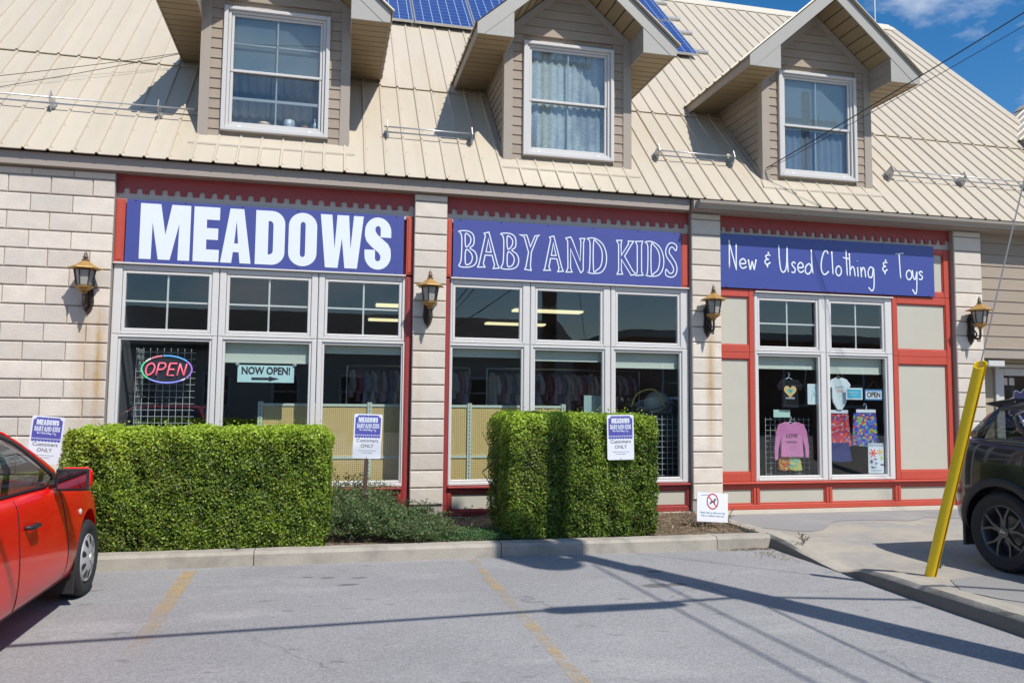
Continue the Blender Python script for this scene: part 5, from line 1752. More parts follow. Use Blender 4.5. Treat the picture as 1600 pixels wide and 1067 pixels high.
trunks(7.59, 0.84, 0.40, 0.45, blot('trunk_blue', [(0.06, 0.10, 0.50), (0.10, 0.14, 0.60), (0.50, 0.06, 0.08), (0.15, 0.45, 0.12), (0.03, 0.04, 0.25), (0.08, 0.08, 0.42), (0.50, 0.42, 0.10)], 34), 'blue multicoloured swim trunks on a white clip hanger')
trunks(7.17, 0.62, 0.32, 0.24, M('navy_cloth', (0.02, 0.03, 0.16), 0.9, var=(8, 0.2)), 'plain dark blue shorts hanging below the red trunks', False)
# papers and cards on the glass
def card(name, label, cat, x0, x1, z0, z1, mat, y=0.165):
    o = thing(name, label, cat, ((x0 + x1) / 2, y, z0))
    mb = MB(); mb.box(-(x1 - x0) / 2, (x1 - x0) / 2, 0, 0.003, 0, z1 - z0); mb.build('sheet', mat, o)
    return o
m_paper = M('paper_pale', (0.62, 0.74, 0.76), 0.7)
c1 = card('paper_notice', 'pale paper sheet with a blue drawing, right of the black t-shirt', 'paper', 6.60, 6.82, 1.43, 1.72, m_paper)
mb = MB(); ribbon(mb, catmull([(-.06, .05, 0), (-.03, .15, 0), (0.02, .10, 0), (.05, .20, 0), (-.02, .25, 0)], 5), 0.006); ribbon(mb, catmull([(.0, .04, 0), (.04, .10, 0), (-.04, .20, 0)], 5), 0.006); q = mb.build('drawing', M('blue_ink', (0.16, 0.42, 0.60), 0.7), c1); q.location = (0, -0.0025, 0)
c2 = card('paper_notice', 'blue printed card left of the OPEN card', 'paper', 7.215, 7.485, 1.505, 1.672, m_white)
mb = MB(); mb.box(-.115, .115, -0.002, 0, .02, .147); mb.build('print', M('sky_print', (0.08, 0.45, 0.62), 0.6), c2)
label_text(c2, 'THANK YOU', 0.028, -0.02, -0.003, 0.10, m_white, 0.0); label_text(c2, 'FOR SHOPPING', 0.018, -0.02, -0.003, 0.065, m_white)
c3 = card('open_card', 'small white OPEN card with blue border hung on a string', 'sign', 7.525, 7.812, 1.50, 1.655, M('cobalt', (0.05, 0.22, 0.50), 0.5))
mb = MB(); mb.box(-.130, .130, -0.002, 0, .018, .130); mb.build('field', m_white, c3)
label_text(c3, 'OPEN', 0.108, 0, -0.0035, 0.074, m_black, 0.0036, 0.80)
mb = MB(); mb.tube([(-.11, .0, .155), (0, .0, .27), (.11, .0, .155)], 0.003, 5); mb.build('string', m_wire, c3)
c4 = card('poster', 'white poster with red and yellow flowers at the lower right of the last window', 'poster', 7.555, 7.810, 0.46, 0.885, m_white)
def flower(cx, cz, r_, col, n=6):
    P = []
    for i in range(48):
        t = 2 * math.pi * i / 48
        q_ = r_ * (0.62 + 0.38 * math.cos(n * t))
        P.append((cx + q_ * math.cos(t), cz + q_ * math.sin(t)))
    me_ = filled([P], 0.001)
    ob('flower', set_mat(me_, M('poster_%d%d' % (int(col[0] * 100), int(col[1] * 100)), col, 0.7)), c4, (0, -0.0015, 0))
flower(-.045, .285, .068, (0.75, 0.07, 0.05)); flower(.065, .300, .055, (0.75, 0.42, 0.06), 7); flower(.095, .215, .038, (0.42, 0.62, 0.10), 3)
flower(-.075, .165, .035, (0.03, 0.03, 0.05), 8); flower(-.01, .20, .028, (0.22, 0.10, 0.45), 2); flower(.0, .14, .026, (0.15, 0.12, 0.40), 3); flower(.10, .12, .032, (0.12, 0.06, 0.25), 2)
label_text(c4, 'OPEN HOUSE', 0.052, 0, -0.002, 0.395, M('slate_print', (0.25, 0.33, 0.42), 0.6), 0.0008, 0.80)
label_text(c4, 'May 4', 0.036, -.04, -0.002, 0.085, m_black, 0.0006)
label_text(c4, 'drop in all day', 0.03, 0, -0.002, 0.04, M('slate_print', (0.25, 0.33, 0.42), 0.6))
c5 = card('paper_notice', 'pale green notice low behind the black t-shirt', 'paper', 6.12, 6.38, 1.245, 1.352, M('paper_green', (0.45, 0.66, 0.58), 0.7), 0.26)
c6 = card('paper_notice', 'upright pale blue notice behind the middle BABY AND KIDS window', 'paper', 3.34, 3.66, 1.22, 1.52, M('paper_blue', (0.34, 0.48, 0.48), 0.7), 0.30)
# baby seat seen behind the third BABY AND KIDS window
bs = thing('baby_carrier', 'grey and cream baby carrier seat on display in the right BABY AND KIDS window', 'baby seat', (4.42, 0.75, 1.28))
mb = MB(); mb.grid([[(-0.34 + 0.68 * i / 10, -0.16 + 0.32 * j / 6, 0.02 + 0.16 * ((i - 5) / 5) ** 2 + 0.05 * ((j - 3) / 3) ** 2) for i in range(11)] for j in range(7)]); mb.grid([[(-0.34 + 0.68 * i / 10, -0.16 + 0.32 * j / 6, 0.0 + 0.14 * ((i - 5) / 5) ** 2) for i in range(11)] for j in range(7)])
mb.build('shell', M('carrier_grey', (0.20, 0.21, 0.22), 0.7), bs, smooth=True)
mb = MB(); mb.lathe([(0.17, -0.1), (0.2, 0), (0.17, 0.1)], (0.16, 0, 0.12), 14, 'y'); mb.build('canopy', M('carrier_cream', (0.42, 0.42, 0.36), 0.8), bs, smooth=True)
mb = MB(); mb.tube(catmull([(-.3, -.17, .1), (-.2, -.17, .28), (.05, -.17, .33), (.2, -.17, .1)], 5), 0.012, 6); mb.build('handle', M('carrier_yellow', (0.5, 0.42, 0.08), 0.5), bs)
mb = MB(); mb.box(-0.3, 0.3, -0.15, 0.25, -1.28, 0.0); mb.build('pedestal', m_dark, bs)

# ================================================================== vehicles
from mathutils.bvhtree import BVHTree
def eval_mesh(o):
    dg = bpy.context.evaluated_depsgraph_get()
    return bpy.data.meshes.new_from_object(o.evaluated_get(dg))
def loft(sections, mat, sub=2, cuts=None, crease_rows=()):
    """sections: list of (y, [(x,z) right half, bottom centre -> top centre]); returns evaluated mesh"""
    mb = MB()
    ring = []
    for y, pts in sections:
        full = [(x, y, z) for x, z in pts] + [(-x, y, z) for x, z in reversed(pts[1:-1])]
        ring.append(full)
    k = len(ring[0])
    vs = [p for r_ in ring for p in r_]
    fs = []
    for i in range(len(ring) - 1):
        for j in range(k):
            fs.append((i * k + j, i * k + (j + 1) % k, (i + 1) * k + (j + 1) % k, (i + 1) * k + j))
    fs.append(tuple(range(k))); fs.append(tuple((len(ring) - 1) * k + j for j in range(k - 1, -1, -1)))
    mb.add(vs, fs)
    o = ob('tmp', mb.mesh('tmp', mat, smooth=True))
    m_ = o.modifiers.new('s', 'SUBSURF'); m_.levels = sub; m_.render_levels = sub
    cut_objs = []
    for (cy, cz, r_, x0, x1) in (cuts or []):
        cb = MB(); cb.lathe([(r_, x0), (r_, x1)], (0, cy, cz), 40, 'x')
        co = ob('cut', cb.mesh('cut', M('arch_liner', (0.012, 0.012, 0.012), 0.9)))
        bo = o.modifiers.new('b', 'BOOLEAN'); bo.operation = 'DIFFERENCE'; bo.object = co; bo.solver = 'EXACT'
        cut_objs.append(co)
    me = eval_mesh(o)
    bpy.data.objects.remove(o)
    for c in cut_objs:
        bpy.data.objects.remove(c)
    me.polygons.foreach_set('use_smooth', [True] * len(me.polygons))
    me.set_sharp_from_angle(angle=R(48))
    return me
def bvh_of(me):
    return BVHTree.FromPolygons([v.co.copy() for v in me.vertices], [tuple(p.vertices) for p in me.polygons])
def cast(bvh, org, d):
    h = bvh.ray_cast(Vector(org), Vector(d).normalized())
    return (h[0], h[1]) if h[0] is not None else (None, None)
def surf_strip(bvh, path, wd, offs=0.004, side=1, mode='side', th=0.004):
    """ribbon laid on a surface. path: (y,z) from the side, (x,y) from the top, or (x,z) from the rear"""
    P, N = [], []
    for p in path:
        if mode == 'side':
            h, n = cast(bvh, (side * 3, p[0], p[1]), (-side, 0, 0))
        elif mode == 'top':
            h, n = cast(bvh, (p[0], p[1], 4), (0, 0, -1))
        elif mode == 'rear':
            h, n = cast(bvh, (p[0], -5, p[1]), (0, 1, 0))
        else:
            h, n = cast(bvh, (p[0], 5, p[1]), (0, -1, 0))
        if h is not None:
            P.append(h); N.append(n if n.length else Vector((0, 0, 1)))
    mb = MB()
    if len(P) < 2:
        return mb
    rows = []
    for i, (p, n) in enumerate(zip(P, N)):
        t = (P[min(i + 1, len(P) - 1)] - P[max(i - 1, 0)]).normalized()
        s = t.cross(n).normalized()
        rows.append([p - s * wd / 2 - n * 0.002, p - s * wd / 2 + n * offs, p + s * wd / 2 + n * offs, p + s * wd / 2 - n * 0.002])
    mb.grid(rows)
    return mb
def dens(path, n=6):
    return [(p_[0], p_[1]) for p_ in catmull([(a_, b_, 0) for a_, b_ in path], n)]
def surf_patch(bvh, quad, nu, nv, offs, mode='side', side=1):
    """quad: 4 corner (a,b) coordinates in the projection plane"""
    rows = []
    for i in range(nu + 1):
        u = i / nu
        row = []
        for j in range(nv + 1):
            v = j / nv
            a = [(1 - v) * ((1 - u) * quad[0][k] + u * quad[1][k]) + v * ((1 - u) * quad[3][k] + u * quad[2][k]) for k in (0, 1)]
            if mode == 'side':
                h, n = cast(bvh, (side * 3, a[0], a[1]), (-side, 0, 0))
            elif mode == 'rear':
                h, n = cast(bvh, (a[0], -5, a[1]), (0, 1, 0))
            elif mode == 'front':
                h, n = cast(bvh, (a[0], 5, a[1]), (0, -1, 0))
            elif mode == 'corner':
                h, n = cast(bvh, (side * 3, a[0] - 3, a[1]), (-side, 1, 0))
            else:
                h, n = cast(bvh, (a[0], a[1], 4), (0, 0, -1))
            row.append(h + n * offs if h is not None else None)
        rows.append(row)
    if any(p is None for r_ in rows for p in r_):
        return None
    mb = MB(); mb.grid(rows)
    return mb

m_tyre = M('tyre_rubber', (0.022, 0.022, 0.023), 0.8, var=(30, 0.2), bump=(120, 0.3))
m_rub = M('black_trim', (0.018, 0.018, 0.019), 0.55)
m_cglass = glass('car_glass', (0.42, 0.45, 0.45), refl=1.2)
m_cabin = M('cabin_dark', (0.03, 0.03, 0.033), 0.8)
m_chrome = M('chrome', (0.6, 0.6, 0.62), 0.15, metal=1.0)
def tyre(parent, r_, wd, rim):
    mb = MB()
    w2 = wd / 2
    mb.lathe([(rim, -w2 * .80), (rim + .03, -w2 * .95), (r_ - .035, -w2), (r_ - .012, -w2 * .86), (r_, -w2 * .7), (r_, w2 * .7), (r_ - .012, w2 * .86), (r_ - .035, w2), (rim + .03, w2 * .95), (rim, w2 * .80)], (0, 0, 0), 48, 'x', 0.0, False)
    for k in (-.35, 0.0, .35):
        pass
    return mb.build('tyre', m_tyre, parent, smooth='auto')
def wheel_at(root, x, y, r_, wd, rim, kind):
    wl = part('wheel', root, (x, y, r_))
    if x < 0:
        wl.rotation_euler = (0, 0, math.pi)
    tyre(wl, r_, wd, rim)
    o_ = wd / 2 * 0.72
    if kind == 'cover':
        m_cov = M('wheel_cover', (0.50, 0.50, 0.50), 0.35, metal=0.3, var=(20, 0.08))
        mb = MB(); mb.lathe([(rim + .004, o_ - .01), (rim - .012, o_ + .018), (rim - .03, o_ + .012), (rim - .045, o_ + .020), (.07, o_ + .036), (.0, o_ + .038)], (0, 0, 0), 40, 'x', 0.0, False); mb.build('cover', m_cov, wl, smooth='auto')
        for k in range(9):
            t = 2 * math.pi * k / 9
            e = Vector((0, math.cos(t), math.sin(t))); f = Vector((0, -math.sin(t), math.cos(t)))
            mb = MB()
            ring_in, ring_out = [], []
            for q_ in range(10):
                a = 2 * math.pi * q_ / 10
                c = e * (rim * 0.70 + 0.034 * math.cos(a)) + f * 0.021 * math.sin(a) * (1.25 if math.cos(a) > 0 else .9)
                rr = c.length
                xo = o_ + .020 + (.036 - .020) * (rim - .045 - rr) / (rim - .045 - .07)
                ring_in.append(Vector((xo + 0.0035, 0, 0)) + c)
            mb.add(ring_in, [tuple(range(10))])
            mb.build('slot', m_rub, wl)
        mb = MB(); mb.lathe([(0.034, o_ + .036), (.032, o_ + .046), (.0, o_ + .048)], (0, 0, 0), 20, 'x'); mb.build('centre_cap', m_cov, wl, smooth='auto')
    else:
        m_al = M('dark_alloy', (0.13, 0.13, 0.135), 0.35, metal=0.7)
        mb = MB(); mb.lathe([(rim + .006, o_ + .012), (rim - .004, o_ + .016), (rim - .020, o_ - .004), (rim - .026, -wd * .3), (rim - .05, -wd * .3), (rim - .05, -wd * .32), (0.0, -wd * .32)], (0, 0, 0), 44, 'x', 0.0, False); mb.build('rim', m_al, wl, smooth='auto')
        mb = MB(); mb.lathe([(0.135, -0.03), (0.135, -0.01), (0, -0.01)], (0, 0, 0), 24, 'x'); mb.build('brake_disc', M('disc', (0.25, 0.24, 0.23), 0.4, metal=.8), wl)
        for k in range(5):
            for dt in (-0.20, 0.20):
                t = 2 * math.pi * (k + .25) / 5
                mb = MB()
                def P_(r2, a, x_, h):
                    return Vector((x_, r2 * math.cos(a), r2 * math.sin(a)))
                ri, ro = 0.045, rim - 0.012
                pts = []
                for (r2, a, hw, xo) in ((ri, t + dt * .35, .020, o_ - .0), (ri + (ro - ri) * .5, t + dt * .75, .013, o_ + .004), (ro, t + dt * 1.55, .012, o_ + .010)):
                    rad = Vector((0, math.cos(a), math.sin(a))); tan = Vector((0, -math.sin(a), math.cos(a)))
                    c = rad * r2
                    pts.append([c - tan * hw + Vector((xo - .03, 0, 0)), c - tan * hw * .8 + Vector((xo, 0, 0)), c + tan * hw * .8 + Vector((xo, 0, 0)), c + tan * hw + Vector((xo - .03, 0, 0))])
                mb.grid(pts)
                mb.build('spoke', m_al, wl)
        mb = MB(); mb.lathe([(0.055, o_ - .02), (0.052, o_ + .006), (.034, o_ + .010), (.0, o_ + .010)], (0, 0, 0), 20, 'x'); mb.build('hub', m_al, wl, smooth='auto')
        mb = MB(); mb.tube([(o_ + .012, 0.022 * math.cos(a), 0.022 * math.sin(a)) for a in np.linspace(0, 2 * math.pi, 17)[:-1]], 0.003, 5, closed=True); mb.box(o_ + .010, o_ + .014, -.024, .024, -.004, .004); mb.build('emblem', m_chrome, wl)
    return wl

# ---------------------------------------------------------------- red car (nose to the kerb)
m_redcar = M('red_car_paint', (0.80, 0.006, 0.004), 0.30, coat=0.42, spec=0.25, var=(0.8, 0.03))
rc = thing('red_car', 'bright red small saloon car parked nose to the kerb at the left edge', 'car', (-2.62, -4.13, -0.12))
def sec(y, hw, zs, zm, zb, zt, inset=0.03, hs=None):
    hs = hs if hs is not None else hw - 0.07
    return (y, [(0, zs), (hs * .6, zs), (hs, zs + .02), (hw - .012, zs + .10), (hw, zm), (hw - inset * .4, (zm + zb) / 2 + .03), (hw - inset, zb), (hw - inset - .06, zb + .03), (hw * .55, zt), (0, zt + .015)])
S = [sec(2.08, .50, .24, .44, .56, .60), sec(2.03, .60, .20, .44, .62, .66), sec(1.90, .70, .18, .46, .68, .72), sec(1.70, .775, .17, .48, .745, .79), sec(1.45, .815, .17, .50, .80, .85),
     sec(1.10, .835, .17, .52, .855, .915), sec(.70, .84, .17, .52, .895, .965), sec(.45, .84, .17, .52, .905, .97), sec(.0, .84, .17, .52, .91, .94), sec(-.7, .84, .17, .52, .92, .95), sec(-1.3, .84, .17, .53, .94, .99), sec(-1.75, .83, .18, .54, .95, 1.02), sec(-2.15, .78, .20, .54, .92, .98), sec(-2.28, .70, .24, .52, .80, .86), sec(-2.31, .62, .28, .5, .72, .76)]
WR = 0.292
body = loft(S, m_redcar, 2, [(1.30, WR + .02, .36, .52, 1.2), (1.30, WR + .02, .36, -1.2, -.52), (-1.30, WR + .02, .36, .52, 1.2), (-1.30, WR + .02, .36, -1.2, -.52)])
bo = ob('body', body, rc)
bv = bvh_of(body)
# greenhouse (glass) + roof skin and pillars
def gsec(y, hb, zb, ht, zt):
    return (y, [(0, zb - .04), (hb * .7, zb - .04), (hb, zb - .02), (hb - (hb - ht) * .5, (zb + zt) / 2 + .01), (ht, zt - .035), (ht - .10, zt), (0, zt + .02)])
G = [gsec(.92, .70, .93, .66, .96), gsec(.74, .775, .93, .70, 1.05), gsec(.45, .795, .93, .68, 1.19), gsec(.18, .80, .93, .655, 1.30), gsec(-.05, .80, .93, .64, 1.365), gsec(-.45, .80, .93, .635, 1.41), gsec(-.9, .80, .94, .635, 1.41), gsec(-1.25, .79, .95, .63, 1.36), gsec(-1.55, .77, .96, .62, 1.22), gsec(-1.85, .74, .97, .62, 1.04)]
gh = loft(G, m_cglass, 2)
go = ob('windows', gh, rc)
gv = bvh_of(gh)
for s in (1, -1):
    mb = surf_strip(gv, [(.80, .95), (.68, 1.0), (.52, 1.08), (.36, 1.165), (.20, 1.25), (.05, 1.315), (-.10, 1.352), (-.45, 1.385), (-.9, 1.388), (-1.25, 1.335), (-1.5, 1.2), (-1.72, 1.03)], .066, .010, s); mb.build('roof_rail', m_redcar, rc, smooth=True)
    mb = surf_strip(gv, [(.70, .955), (.50, 1.035), (.34, 1.12), (.18, 1.205), (.04, 1.265), (-.10, 1.30), (-.45, 1.333), (-.9, 1.335), (-1.2, 1.29), (-1.4, 1.19), (-1.55, 1.06), (-1.60, .99)], .045, .006, s); mb.build('window_seal', m_rub, rc, smooth=True)
    mb = surf_strip(gv, [(-.22, .93), (-.23, 1.1), (-.25, 1.35)], .085, .008, s); mb.build('door_pillar', m_rub, rc, smooth=True)
    mb = surf_strip(gv, [(.84, .935), (.4, .932), (0, .933), (-.6, .938), (-1.2, .95), (-1.62, .965)], .05, .010, s); mb.build('belt_seal', m_rub, rc, smooth=True)
    mb = MB(); q = surf_patch(gv, [(.78, .945), (.55, .945), (.52, 1.03), (.60, 1.02)], 4, 4, .009, 'side', s)
    if q: q.build('quarter_trim', m_rub, rc)
q = surf_patch(gv, [(-.56, -.10), (.56, -.10), (.56, -1.2), (-.56, -1.2)], 10, 12, .010, 'top')
if q: q.build('roof_skin', m_redcar, rc, smooth=True)
# cabin
cb = part('cabin', rc)
mb = MB(); mb.box(-.72, .72, -1.5, .8, .40, .80); mb.build('tub', m_cabin, cb)
for x in (-.36, .36):
    mb = MB(); mb.box(x - .25, x + .25, -.55, -.42, .7, 1.20); mb.box(x - .13, x + .13, -.53, -.44, 1.2, 1.33); mb.build('seat', m_cabin, cb, bevel=.04)
mb = MB(); mb.tube([(-.36 + .17 * math.cos(a), .22 + .06 * math.sin(a), .93 + .16 * math.sin(a)) for a in np.linspace(0, 2 * math.pi, 19)[:-1]], .014, 6, closed=True); mb.build('steering_wheel', m_rub, cb)
# seams, handles, side marker, mud flap
for s in (1, -1):
    for nm, path in (('front', [(.58, .90), (.60, .80), (.66, .65), (.72, .50), (.74, .36), (.68, .24)]), ('rear', [(-.24, .915), (-.235, .7), (-.22, .5), (-.22, .26)]), ('back', [(-1.05, .93), (-1.0, .8), (-.9, .66), (-.92, .45), (-.88, .3)])):
        mb = surf_strip(bv, dens(path), .009, .003, s); mb.build('door_seam', m_rub, rc)
    for nm, path in (('sill', [(.74, .255), (.2, .245), (-.4, .245), (-.85, .25)]),):
        mb = surf_strip(bv, dens(path), .012, .003, s); mb.build('sill_seam', m_rub, rc)
    for y0 in (-.06, -.98):
        h, n = cast(bv, (3 * s, y0, .735), (-s, 0, 0))
        mb = MB()
        mb.tube([(h.x + s * .002, y0 + .10, .737), (h.x + s * .030, y0 + .07, .738), (h.x + s * .034, y0 - .06, .74), (h.x + s * .002, y0 - .09, .742)], [.012, .017, .017, .012], 8); mb.build('door_handle', m_rub, rc, smooth=True)
    h, n = cast(bv, (3 * s, 1.02, .685), (-s, 0, 0))
    mb = MB(); mb.lathe([(.024, -.01), (.022, .006), (.012, .010), (0, .011)], (0, 0, 0), 14, 'x'); q = mb.build('side_marker', M('marker_lens', (0.66, 0.60, 0.52), .2), rc, smooth='auto'); q.location = (h.x, 1.02, .685)
    if s < 0: q.rotation_euler = (0, 0, math.pi)
    for yy in (1.30 - .37, -1.30 - .37):
        mb = MB(); mb.box(*sorted((s * .62, s * .825)), yy - .012, yy + .012, .10, .36); mb.build('mud_flap', m_rub, rc)
    # mirror
    mr = part('door_mirror', rc, (s * .80, .45, .985))
    mb = MB(); mb.box(*sorted((s * .03, s * .235)), -.035, .075, -.078, .078); mb.build('shell', m_redcar, mr, smooth='auto', bevel=.03)
    mb = MB(); mb.box(*sorted((s * .022, s * .232)), -.045, -.028, -.080, .074); mb.build('bezel', m_rub, mr, bevel=.012)
    mb = MB(); mb.box(*sorted((s * .040, s * .216)), -.048, -.0455, -.062, .058); mb.build('mirror_glass', M('mirror', (0.30, .32, .35), 0.03, metal=1.0), mr)
    mb = MB(); mb.tube([(-s * .03, .03, -.04), (s * .06, .02, -.03)], .028, 8); mb.build('stalk', m_rub, mr)
for yy in (1.30, -1.30):
    for s in (1, -1):
        wheel_at(rc, s * .735, yy, WR, .185, .19, 'cover')
for s in (1, -1):
    q = surf_patch(bv, [(s * .42, .60), (s * .66, .60), (s * .64, .70), (s * .42, .68)], 6, 4, .006, 'front')
    if q: q.build('headlight', M('headlight', (0.7, .72, .75), .1), rc)
    q = surf_patch(bv, [(s * .38, .66), (s * .63, .66), (s * .64, .82), (s * .38, .82)], 8, 5, .010, 'rear')
    if q: q.build('tail_light', M('tail_lens', (0.42, .012, .012), .12, coat=.5), rc)
mb = MB(); mb.box(-.35, .35, 2.06, 2.10, .36, .50); mb.build('grille', m_rub, rc)
mb = MB(); mb.box(-.16, .16, -2.335, -2.32, .62, .74); mb.build('plate', m_white, rc)
mb = surf_strip(bv, [(x_, .56) for x_ in np.linspace(-.6, .6, 14)], .012, .003, 1, 'rear'); mb.build('bumper_seam', m_rub, rc)

# ---------------------------------------------------------------- black SUV (parallel to the shop)
m_blk = M('black_car_paint', (0.010, 0.011, 0.013), 0.22, coat=1.0)
m_clad = M('grey_cladding', (0.028, 0.029, 0.030), 0.6)
sv = thing('black_suv', 'black sport utility car with dark alloy wheels parked nose out at the right edge', 'car', (6.93, -5.02, -0.06), math.pi + R(2))
def ssec(y, hw, zs, zm, zb, zt, inset=.05, hs=None):
    hs = hs if hs is not None else hw - .06
    return (y, [(0, zs), (hs * .6, zs), (hs, zs + .02), (hw - .01, zs + .14), (hw, zm), (hw - inset * .3, zm + (zb - zm) * .55), (hw - inset, zb), (hw - inset - .05, zb + .03), (hw * .55, zt), (0, zt + .02)])
S = [ssec(2.32, .55, .34, .55, .80, .84), ssec(2.26, .70, .28, .55, .88, .92), ssec(2.10, .83, .24, .58, .97, 1.02), ssec(1.8, .905, .22, .62, 1.06, 1.11), ssec(1.35, .92, .21, .66, 1.10, 1.15), ssec(.85, .92, .21, .66, 1.12, 1.18),
     ssec(.0, .92, .21, .66, 1.14, 1.16), ssec(-.8, .92, .21, .68, 1.16, 1.18), ssec(-1.35, .925, .22, .70, 1.17, 1.19), ssec(-1.65, .915, .24, .72, 1.17, 1.19), ssec(-1.83, .88, .27, .72, 1.16, 1.18), ssec(-1.97, .80, .30, .70, 1.13, 1.15), ssec(-2.05, .68, .34, .68, 1.08, 1.10), ssec(-2.07, .5, .38, .66, 1.05, 1.07)]
SR = 0.358
body = loft(S, m_blk, 2, [(1.36, SR, .415, .56, 1.3), (1.36, SR, .415, -1.3, -.56), (-1.34, SR, .415, .56, 1.3), (-1.34, SR, .415, -1.3, -.56)])
ob('body', body, sv)
bv = bvh_of(body)
G = [gsec(1.22, .72, 1.15, .70, 1.17), gsec(.95, .81, 1.15, .74, 1.28), gsec(.55, .835, 1.15, .71, 1.45), gsec(.20, .84, 1.15, .70, 1.55), gsec(-.2, .84, 1.15, .70, 1.60), gsec(-.8, .84, 1.16, .69, 1.60), gsec(-1.25, .83, 1.17, .68, 1.57), gsec(-1.52, .81, 1.17, .67, 1.53), gsec(-1.66, .78, 1.17, .66, 1.46), gsec(-1.82, .74, 1.17, .66, 1.30), gsec(-1.92, .70, 1.17, .64, 1.2)]
gh = loft(G, m_cglass, 2)
ob('windows', gh, sv)
gv = bvh_of(gh)
for s in (1, -1):
    mb = surf_strip(gv, [(1.12, 1.175), (.85, 1.27), (.55, 1.38), (.30, 1.46), (.05, 1.505), (-.4, 1.53), (-.9, 1.53), (-1.25, 1.505), (-1.52, 1.475)], .085, .012, s); mb.build('roof_rail', m_blk, sv, smooth=True)
    mb = surf_strip(gv, [(-1.62, 1.45), (-1.60, 1.40), (-1.66, 1.30), (-1.74, 1.20), (-1.78, 1.17)], .16, .012, s); mb.build('rear_pillar', m_blk, sv, smooth=True)
    mb = surf_strip(gv, [(-1.22, 1.46), (-1.30, 1.40), (-1.24, 1.30), (-1.10, 1.20), (-1.05, 1.17)], .05, .014, s); mb.build('door_pillar', m_blk, sv, smooth=True)
    mb = surf_strip(gv, [(.25, 1.17), (.22, 1.3), (.16, 1.47)], .07, .008, s); mb.build('door_pillar', m_rub, sv, smooth=True)
    mb = surf_strip(gv, [(-.62, 1.18), (-.63, 1.3), (-.66, 1.5)], .07, .008, s); mb.build('door_pillar', m_rub, sv, smooth=True)
    mb = surf_strip(gv, [(1.1, 1.165), (.4, 1.16), (-.3, 1.165), (-1.0, 1.175), (-1.05, 1.21), (-1.18, 1.33), (-1.27, 1.42), (-1.15, 1.475), (-.8, 1.485), (-.2, 1.487), (.2, 1.455)], .022, .016, s); mb.build('chrome_trim', m_chrome, sv, smooth=True)
    # wheel-arch cladding and sill
    for cy in (1.36, -1.34):
        path = [(cy + .455 * math.cos(a), SR + .445 * math.sin(a)) for a in np.linspace(R(-16), R(196), 26)]
        mb = surf_strip(bv, path, .075, .012, s); mb.build('arch_cladding', m_clad, sv, smooth=True)
    mb = surf_strip(bv, [(.86, .32), (.3, .32), (-.3, .32), (-.84, .33)], .15, .012, s); mb.build('sill_cladding', m_clad, sv, smooth=True)
    q = surf_patch(bv, [(-2.02, 1.0), (-1.66, 1.0), (-1.58, 1.09), (-1.94, 1.12)], 10, 5, .008, 'corner', s)
    if q: q.build('tail_light', M('tail_lens', (0.42, .012, .012), .12, coat=.5), sv, smooth=True)
    for path in ([(-.60, 1.15), (-.60, .8), (-.62, .5), (-.60, .36)], [(.62, 1.13), (.66, .9), (.70, .6), (.66, .36)], [(-1.08, 1.15), (-1.10, .95), (-1.0, .84), (-.86, .6), (-.80, .4)]):
        mb = surf_strip(bv, dens(path), .009, .003, s); mb.build('door_seam', m_rub, sv)
    mb = surf_strip(bv, [(-1.56, 1.0), (-1.2, 1.02), (-.6, 1.0), (.3, .97), (.9, .95)], .012, .004, s); mb.build('shoulder_crease', m_blk, sv, smooth=True)
    for y0 in (-.42, .80):
        h, n = cast(bv, (3 * s, y0, .98), (-s, 0, 0))
        mb = MB(); mb.tube([(h.x, y0 + .1, .98), (h.x + s * .032, y0 + .06, .985), (h.x + s * .032, y0 - .08, .985), (h.x, y0 - .12, .98)], .015, 8); mb.build('door_handle', m_blk, sv, smooth=True)
    mr = part('door_mirror', sv, (s * .93, .78, 1.18))
    mb = MB(); mb.box(*sorted((s * -.06, s * .20)), -.05, .09, -.07, .09); mb.build('shell', m_blk, mr, bevel=.03)
    mb = MB(); mb.box(*sorted((s * -.03, s * .18)), -.056, -.051, -.05, .07); mb.build('mirror_glass', M('mirror', (0.35, .37, .40), 0.03, metal=1.0), mr)
q = surf_patch(gv, [(-.60, .10), (.60, .10), (.60, -1.45), (-.60, -1.45)], 10, 12, .012, 'top')
if q: q.build('roof_skin', m_blk, sv, smooth=True)
mb = MB(); mb.prism([(-1.40, 1.575), (-1.74, 1.525), (-1.76, 1.51), (-1.60, 1.475), (-1.42, 1.52)], -.62, .62, 'x'); mb.build('spoiler', m_blk, sv, bevel=.012)
for s in (1, -1):
    mb = MB(); mb.tube([(s * .60, .1, 1.60), (s * .60, .0, 1.645), (s * .60, -1.1, 1.645), (s * .60, -1.2, 1.59)], .017, 8); mb.build('rack_rail', m_rub, sv, smooth=True)
q = surf_patch(bv, [(-.70, .36), (.70, .36), (.74, .58), (-.74, .58)], 12, 4, .010, 'rear')
if q: q.build('bumper_cladding', m_clad, sv, smooth=True)
for s in (1, -1):
    q = surf_patch(bv, [(-2.1, .36), (-1.82, .33), (-1.82, .56), (-2.1, .58)], 8, 4, .012, 'corner', s)
    if q: q.build('bumper_corner', m_clad, sv, smooth=True)
    mb = MB(); mb.box(*sorted((s * .66, s * .87)), -1.34 - .47, -1.34 - .44, .17, .42); mb.build('mud_flap', m_rub, sv)
    q = surf_patch(bv, [(s * .45, .84), (s * .72, .84), (s * .70, .92), (s * .45, .90)], 6, 3, .008, 'front')
    if q: q.build('headlight', M('headlight', (0.7, .72, .75), .1), sv)
mb = MB(); mb.box(-.45, .45, 2.29, 2.34, .50, .72); mb.build('grille', m_rub, sv)
mb = MB(); mb.box(-.26, .26, -2.10, -2.085, .78, .92); mb.build('plate', m_white, sv)
cb = part('cabin', sv)
